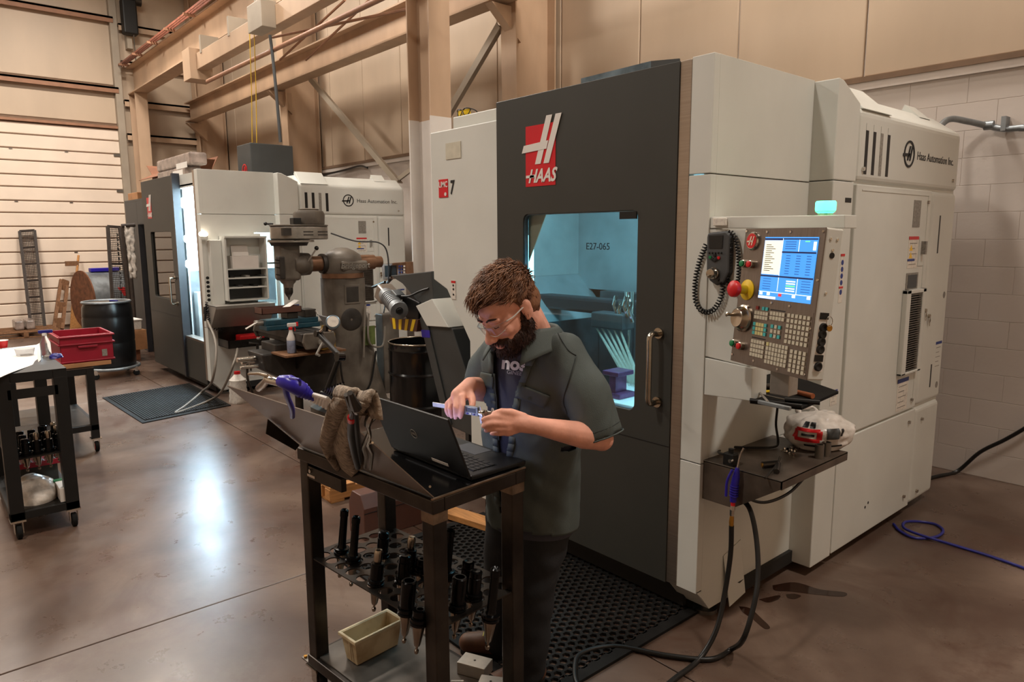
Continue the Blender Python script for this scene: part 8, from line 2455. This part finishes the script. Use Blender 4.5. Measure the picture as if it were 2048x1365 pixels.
MB().lathe([(0.0, 0.121), (0.28, 0.121), (0.30, 0.15), (0.305, 0.45), (0.298, 0.47), (0.305, 0.49), (0.305, 0.78), (0.298, 0.80), (0.302, 0.82), (0.295, 0.93), (0.27, 0.985), (0.27, 1.0), (0.0, 1.0)], dc, (0, 0, 1), 36).build('shell', 'drum_black', d2_, smooth=40)
MB().tube([dc+V((0.285*math.cos(a), 0.285*math.sin(a), 1.0)) for a in [2*PI*i/40 for i in range(40)]], 0.016, 8, True).build('lid_ring', 'galv', d2_, smooth=60)
o = MB().obox(dc+V((0.05, 0.08, 1.01)), 0.14, 0.04, 0.02, 0.4).build('blue_wipe', 'blue_hose', bevel=0.008)
tag(o, 'blue wipe lying on the black drum lid', 'cloth')
# boxes behind the drum
def carton(x, y, z, sx, sy, sz_, label, m_='cardboard', rz=0.0):
    t = thing('cardboard_box', label, 'box', (x, y, z), rz)
    MB().box(-sx/2, sx/2, -sy/2, sy/2, 0, sz_).build('box', m_, t, world=False, bevel=0.005)
    MB().box(-sx/2-0.001, sx/2+0.001, -0.03, 0.03, sz_-0.0005, sz_+0.0015).build('tape', 'wood', t, world=False)
    return t
carton(-12.0, 2.45, 0.16, 0.6, 0.55, 0.30, 'brown cardboard box on blocks behind the black drum', 'cardboard', 0.1)
o = MB().box(-12.25, -11.75, 2.25, 2.65, 0.0, 0.16).build('pallet_block', 'cardboard_dark', bevel=0.004)
tag(o, 'dark brown carton under the cardboard box behind the drum', 'box')
for k, (x, y) in enumerate(((-12.15, 2.36), (-11.9, 2.58))):
    t = thing('white_tub', ('white plastic tub on the cardboard box', 'second white plastic tub on the cardboard box')[k], 'tub', (x, y, 0.462), 0.1, 'white tubs')
    MB().prism([(-0.14, 0), (0.14, 0), (0.16, 0.15), (-0.16, 0.15)], 1, -0.11, 0.11).build('tub', 'label_white', t, world=False, bevel=0.01)
    MB().box(-0.17, 0.17, -0.12, 0.12, 0.14, 0.16).build('lid', 'white_plastic', t, world=False, bevel=0.006)
# ------------------------------------------------------------------ dark booth left of the second machine
bo = thing('dark_booth', 'tall dark grey booth with an open doorway beside the open door machine', 'booth', (-12.6, 3.2, 0))
bx0, bx1, by0, by1, bz1 = -13.3, -11.2, 2.95, 4.4, 2.42
MB().box(bx0, bx0+0.75, by0, by0+0.04, 0, bz1).build('front_panel', 'dark_grey', bo, bevel=0.005)
MB().box(bx0+0.75, bx1, by0, by0+0.04, 2.05, bz1).build('header', 'dark_grey', bo, bevel=0.005)
MB().box(bx1-0.25, bx1, by0, by0+0.04, 0, 2.05).build('front_panel', 'dark_grey', bo, bevel=0.005)
MB().box(bx0, bx0+0.03, by0+0.04, by1, 0, bz1).build('side_panel', 'dark_grey', bo)
MB().box(bx0, bx1, by0, by1, bz1, bz1+0.03).build('roof', 'dark_grey', bo)
MB().box(bx0+0.75, bx0+0.83, by0-0.02, by0+0.06, 0, 2.05).build('door_jamb', 'navy', bo)
MB().box(bx1-0.33, bx1-0.25, by0-0.02, by0+0.06, 0, 2.05).build('door_jamb', 'navy', bo)
MB().box(bx0+0.8, bx1-0.3, by1-0.05, by1, 0, 2.05).build('back_panel', 'cream', bo)
MB().cyl((bx1-0.36, by0-0.02, 1.1), (bx1-0.36, by0-0.06, 1.1), 0.02, n=12).build('door_knob', 'chrome', bo)
o = MB().box(-11.62, -11.32, 2.90, 2.905, 1.35, 1.72).build('hanging_sheet', 'paper')
o.location.y = 2.90
tag(o, 'white sheet of paper taped beside the booth doorway', 'paper')
t = carton(-12.95, 3.3, bz1+0.03, 0.6, 0.6, 0.12, 'flat brown carton lying on the dark booth roof', 'cardboard')
# packs and open box on the second machine's roof
RZ2 = 2.46
pk = thing('wrapped_pack', 'lower shrink wrapped grey pack on the roof of the open door machine', 'pack', (-9.75, 3.15, RZ2))
y_ = 2.905
a0 = at(314, 362, 1, y_); a1 = at(400, 360, 1, y_)
def pack(t, x0, x1, y0, y1, z0, z1, lab):
    MB().box(x0, x1, y0, y1, z0, z1).build('wrapped_block', 'shrink_wrap', t, bevel=0.03, seg=3)
    c = lab
    MB().box(c[0], c[1], y0-0.002, y0, c[2], c[3]).build('shipping_label', 'paper', t)
x0, x1 = at(314, 350, 1, y_).x, at(372, 350, 1, y_).x
zA, zB = RZ2, at(350, 336, 1, y_).z
pack(pk, x0, x1, y_, y_+0.2, zA, zB, (at(346, 350, 1, y_).x, at(366, 350, 1, y_).x, at(360, 354, 1, y_).z, at(360, 340, 1, y_).z))
pk2 = thing('wrapped_pack', 'upper shrink wrapped grey pack on the roof of the open door machine', 'pack', (-9.7, 3.15, zB))
zC = at(350, 311, 1, y_).z
pack(pk2, x0, at(380, 330, 1, y_).x, y_+0.002, y_+0.22, zB+0.001, zC, (at(352, 330, 1, y_).x, at(374, 330, 1, y_).x, at(380, 333, 1, y_).z, at(380, 321, 1, y_).z))
ob = thing('open_carton', 'open cardboard carton with raised flaps behind the wrapped packs', 'box', (-10.6, 3.4, RZ2))
yb_ = 3.2
ox0, ox1 = at(304, 350, 1, yb_).x, at(352, 350, 1, yb_).x
oz = zC-0.08
for b_ in ((ox0, ox1, yb_, yb_+0.01, RZ2, oz), (ox0, ox1, yb_+0.5, yb_+0.51, RZ2, oz), (ox0, ox0+0.01, yb_, yb_+0.5, RZ2, oz), (ox1-0.01, ox1, yb_, yb_+0.5, RZ2, oz)):
    MB().box(*b_).build('side', 'cardboard_dark', ob)
MB().slab([(ox0, yb_, oz), (ox0, yb_+0.5, oz), (ox0-0.28, yb_+0.5, oz+0.16), (ox0-0.28, yb_, oz+0.16)], (0.5, 0, 0.8), 0.006).build('flap', 'cardboard_dark', ob)
MB().slab([(ox0, yb_+0.5, oz), (ox1, yb_+0.5, oz), (ox1, yb_+0.62, oz+0.22), (ox0, yb_+0.62, oz+0.22)], (0, -0.8, 0.3), 0.006).build('flap', 'cardboard_dark', ob)
MB().slab([(ox1, yb_, oz), (ox1, yb_+0.5, oz), (ox1+0.22, yb_+0.5, oz+0.15), (ox1+0.22, yb_, oz+0.15)], (-0.5, 0, 0.8), 0.006).build('flap', 'cardboard_dark', ob)
MB().slab([(ox0, yb_, oz), (ox1, yb_, oz), (ox1, yb_-0.2, oz-0.10), (ox0, yb_-0.2, oz-0.10)], (0, -0.5, 0.8), 0.006).build('flap', 'cardboard_dark', ob)
# ------------------------------------------------------------------ things leaning by the sectional door
def leaning_rack(p_bl, p_br, p_tr, p_tl, xb, xt, label, rungs=5, mesh=True):
    """rack leaning on the door: bottom pixels on plane xb, top pixels on plane xt"""
    q = [at(*p_bl, 0, xb), at(*p_br, 0, xb), at(*p_tr, 0, xt), at(*p_tl, 0, xt)]
    q[0].z = 0.03; q[1].z = 0.03
    t = thing('mesh_rack', label, 'rack', (q[0]+q[1])/2-V((0, 0, 0.03)), 0, 'mesh racks')
    for a, b in ((0, 3), (1, 2), (0, 1), (3, 2)):
        tilt(q[a], q[b], 0.05, 0.05, (1, 0, 0)).build('frame_bar', 'mesh_dark', t)
    for k in range(1, rungs+1):
        u = k/(rungs+1)
        tilt(q[0].lerp(q[3], u), q[1].lerp(q[2], u), 0.03, 0.03, (1, 0, 0)).build('rung', 'mesh_dark', t)
    if mesh:
        m = MB()
        n = 60
        for k in range(n):
            u = (k+0.5)/n
            m.tube([q[0].lerp(q[3], u), q[1].lerp(q[2], u)], 0.006, 3)
        for k in range(9):
            u = (k+0.5)/9
            m.tube([q[0].lerp(q[1], u), q[3].lerp(q[2], u)], 0.005, 3)
        o = m.build('wire_mesh', 'mesh_dark', t, recalc=False); o['kind'] = 'stuff'
    return t, q
leaning_rack((62, 655), (90, 658), (69, 461), (39, 463), -16.7, -17.25, 'tall narrow mesh rack leaning on the middle of the sectional door')
t, q = leaning_rack((231, 690), (262, 640), (240, 455), (215, 453), -14.4, -14.7, 'tall mesh rack with a toothed black strip near the black drum', 2)
for k in range(14):
    u = 0.35+0.6*k/14
    p = q[3].lerp(q[0], 1-u)
    MB().prism([(0, 0), (0.10, 0.03), (0, 0.07)], 1, -0.006, 0.006).xf(Matrix.Translation(q[0].lerp(q[3], u)+(q[1]-q[0])*0.55+V((0.03, -0.02, 0)))).build('tooth', 'smoke_dark', t)
sw = thing('bubble_roll', 'tall strip of crinkled bubble wrap hanging beside the mesh rack', 'wrap', at(258, 560, 0, -12.55))
def wrapf(u, v):
    p = at(247+20*u+(14*v if u < 0.5 else 6*v), 452+105*v, 0, -12.5)
    return p+V((noise.noise(V((u*3, v*9, 0)))*0.05, noise.noise(V((u*3, v*9, 4)))*0.03, 0))
MB().grid(wrapf, 6, 26).build('film', 'bubble_wrap', sw, smooth=0, solid=0.02)
MB().cyl(at(243, 452, 0, -12.5), at(270, 450, 0, -12.5), 0.03, n=10).build('hanger_bar', 'mesh_dark', sw)
MB().tube([at(262, 557, 0, -12.48), at(266, 600, 0, -12.48), V((-12.48, at(268, 640, 0, -12.48).y, 0.0))], 0.03, 8).build('stand_post', 'mesh_dark', sw)
MB().tube([at(246, 452, 0, -12.52), V((-12.52, at(262, 640, 0, -12.52).y, 0.0))], 0.03, 8).build('stand_post', 'mesh_dark', sw)
# ladder-like wooden hand truck
hx0 = -16.6
ht = thing('wood_ladder', 'short wooden ladder frame leaning on the sectional door', 'ladder', V((hx0, at(118, 655, 0, hx0).y, 0)))
def hl(x, y, X=hx0): 
    return at(x, y, 0, X)
a0_, a1_ = hl(107, 656), hl(122, 560, -17.2); b0_, b1_ = hl(124, 657), hl(135, 565, -17.2)
a0_.z = b0_.z = 0.03
tilt(a0_, a1_, 0.06, 0.06, (1, 0, 0)).build('rail', 'wood_dark', ht)
tilt(b0_, b1_, 0.06, 0.06, (1, 0, 0)).build('rail', 'wood_dark', ht)
for u in (0.12, 0.45, 0.92):
    tilt(a0_.lerp(a1_, u), b0_.lerp(b1_, u), 0.05, 0.22, (0, 0, 1)).build('rung_board', 'wood_dark', ht)
bmn = thing('push_broom', 'upright wooden broom handle with a block leaning on the door', 'broom', hl(144, 620))
p0_, p1_ = hl(141, 640), hl(157, 511, -17.25)
p0_.z = 0.03
MB().tube([p0_, p1_], 0.022, 8).build('handle', 'wood', bmn, smooth=40)
MB().obox(p1_.lerp(p0_, 0.08)+V((0.03, -0.12, -0.05)), 0.06, 0.24, 0.10).build('block', 'wood_dark', bmn)
o = MB().prism([(0, 0), (0.26, 0), (0.30, 1.05), (0.16, 1.10)], 0, -0.02, 0.02).xf(Matrix.Translation(V((-16.5, hl(137, 655).y, 0)))).build('wood_plank', 'wood', bevel=0.004)
tag(o, 'wide orange wooden board leaning beside the ladder frame', 'plank')
# big horizontal sheet-metal tank
tkx = -15.6
tc0, tc1 = at(168, 620, 0, tkx+0.0), at(212, 615, 0, tkx)
rk = 0.52
kt_ = thing('metal_tank', 'large lying sheet metal cylinder behind the black drum', 'tank', V((tkx, (tc0.y+tc1.y)/2, 0)))
MB().lathe([(0, 0), (rk-0.02, 0), (rk, 0.02), (rk, 0.85), (rk-0.02, 0.87), (0, 0.87)], V((tkx, tc0.y, rk+0.16)), (-0.2, 0.98, 0), 40).build('shell', 'galv', kt_, smooth=40)
MB().lathe([(0, -0.012), (rk+0.03, -0.012), (rk+0.03, 0.01), (0, 0.01)], V((tkx, tc0.y, rk+0.16)), (-0.2, 0.98, 0), 40).build('end_disc', 'rust', kt_, smooth=40)
for s in (0.15, 0.7):
    c = V((tkx, tc0.y, 0))+V((-0.2, 0.98, 0))*s
    MB().obox(c+V((0, 0, 0.11)), 0.8, 0.10, 0.22, 0.25).build('cradle', 'wood_dark', kt_)
MB().obox(V((tkx+0.385, tc0.y+0.60, rk+0.30)), 0.02, 0.12, 0.16, -0.2).build('red_sticker', 'red', kt_)
o = MB().obox(V((tkx, tc0.y+0.40, 2*rk+0.195)), 0.14, 0.5, 0.07, 0.1).build('blue_tool', 'blue_plastic', bevel=0.01)
tag(o, 'blue and orange level lying on the metal tank', 'level')
t = pallet(V((-16.3, at(45, 660, 0, -16.3).y, 0)), 0.0, 1.0, 1.1, 'low wooden pallet on the floor by the sectional door', 'wood_dark', 5)
for k in range(2):
    o = MB().box(-16.6, -16.1, at(28+22*k, 650, 0, -16.3).y, at(46+22*k, 650, 0, -16.3).y, 0.119, 0.30).build('wrapped_bale', 'shrink_wrap', bevel=0.03)
    tag(o, ('pale bale on the low pallet end away from the rack', 'pale bale on the low pallet end beside the rack')[k], 'bale', 'bales on the pallet')
# ------------------------------------------------------------------ coolant drips on the floor by the near machine
mat('wet', (44, 26, 18), 0.12, var=0.1)
def puddle(pix, label):
    pts = [fl(*q) for q in pix]
    n = 28
    loop = spline(pts+[pts[0]], 5)[:-1]
    o = MB().slab([p+V((0, 0, 0.0016)) for p in loop], (0, 0, 1), 0.0016).build('coolant_puddle', 'wet')
    tag(o, label, 'puddle', 'coolant puddles')
puddle([(1545, 1172), (1590, 1166), (1640, 1180), (1690, 1186), (1685, 1194), (1630, 1190), (1580, 1184), (1550, 1182)], 'long thin coolant puddle on the floor under the side shelf')
puddle([(1518, 1200), (1540, 1195), (1560, 1192), (1556, 1200), (1536, 1206)], 'short coolant puddle beside the hanging black hose')
puddle([(1572, 1190), (1588, 1189), (1602, 1193), (1590, 1199), (1576, 1197)], 'round coolant puddle between the longer ones')
puddle([(1478, 1214), (1500, 1218), (1525, 1240), (1540, 1256), (1528, 1258), (1506, 1240), (1486, 1226)], 'slanting coolant puddle below the loose access flap')
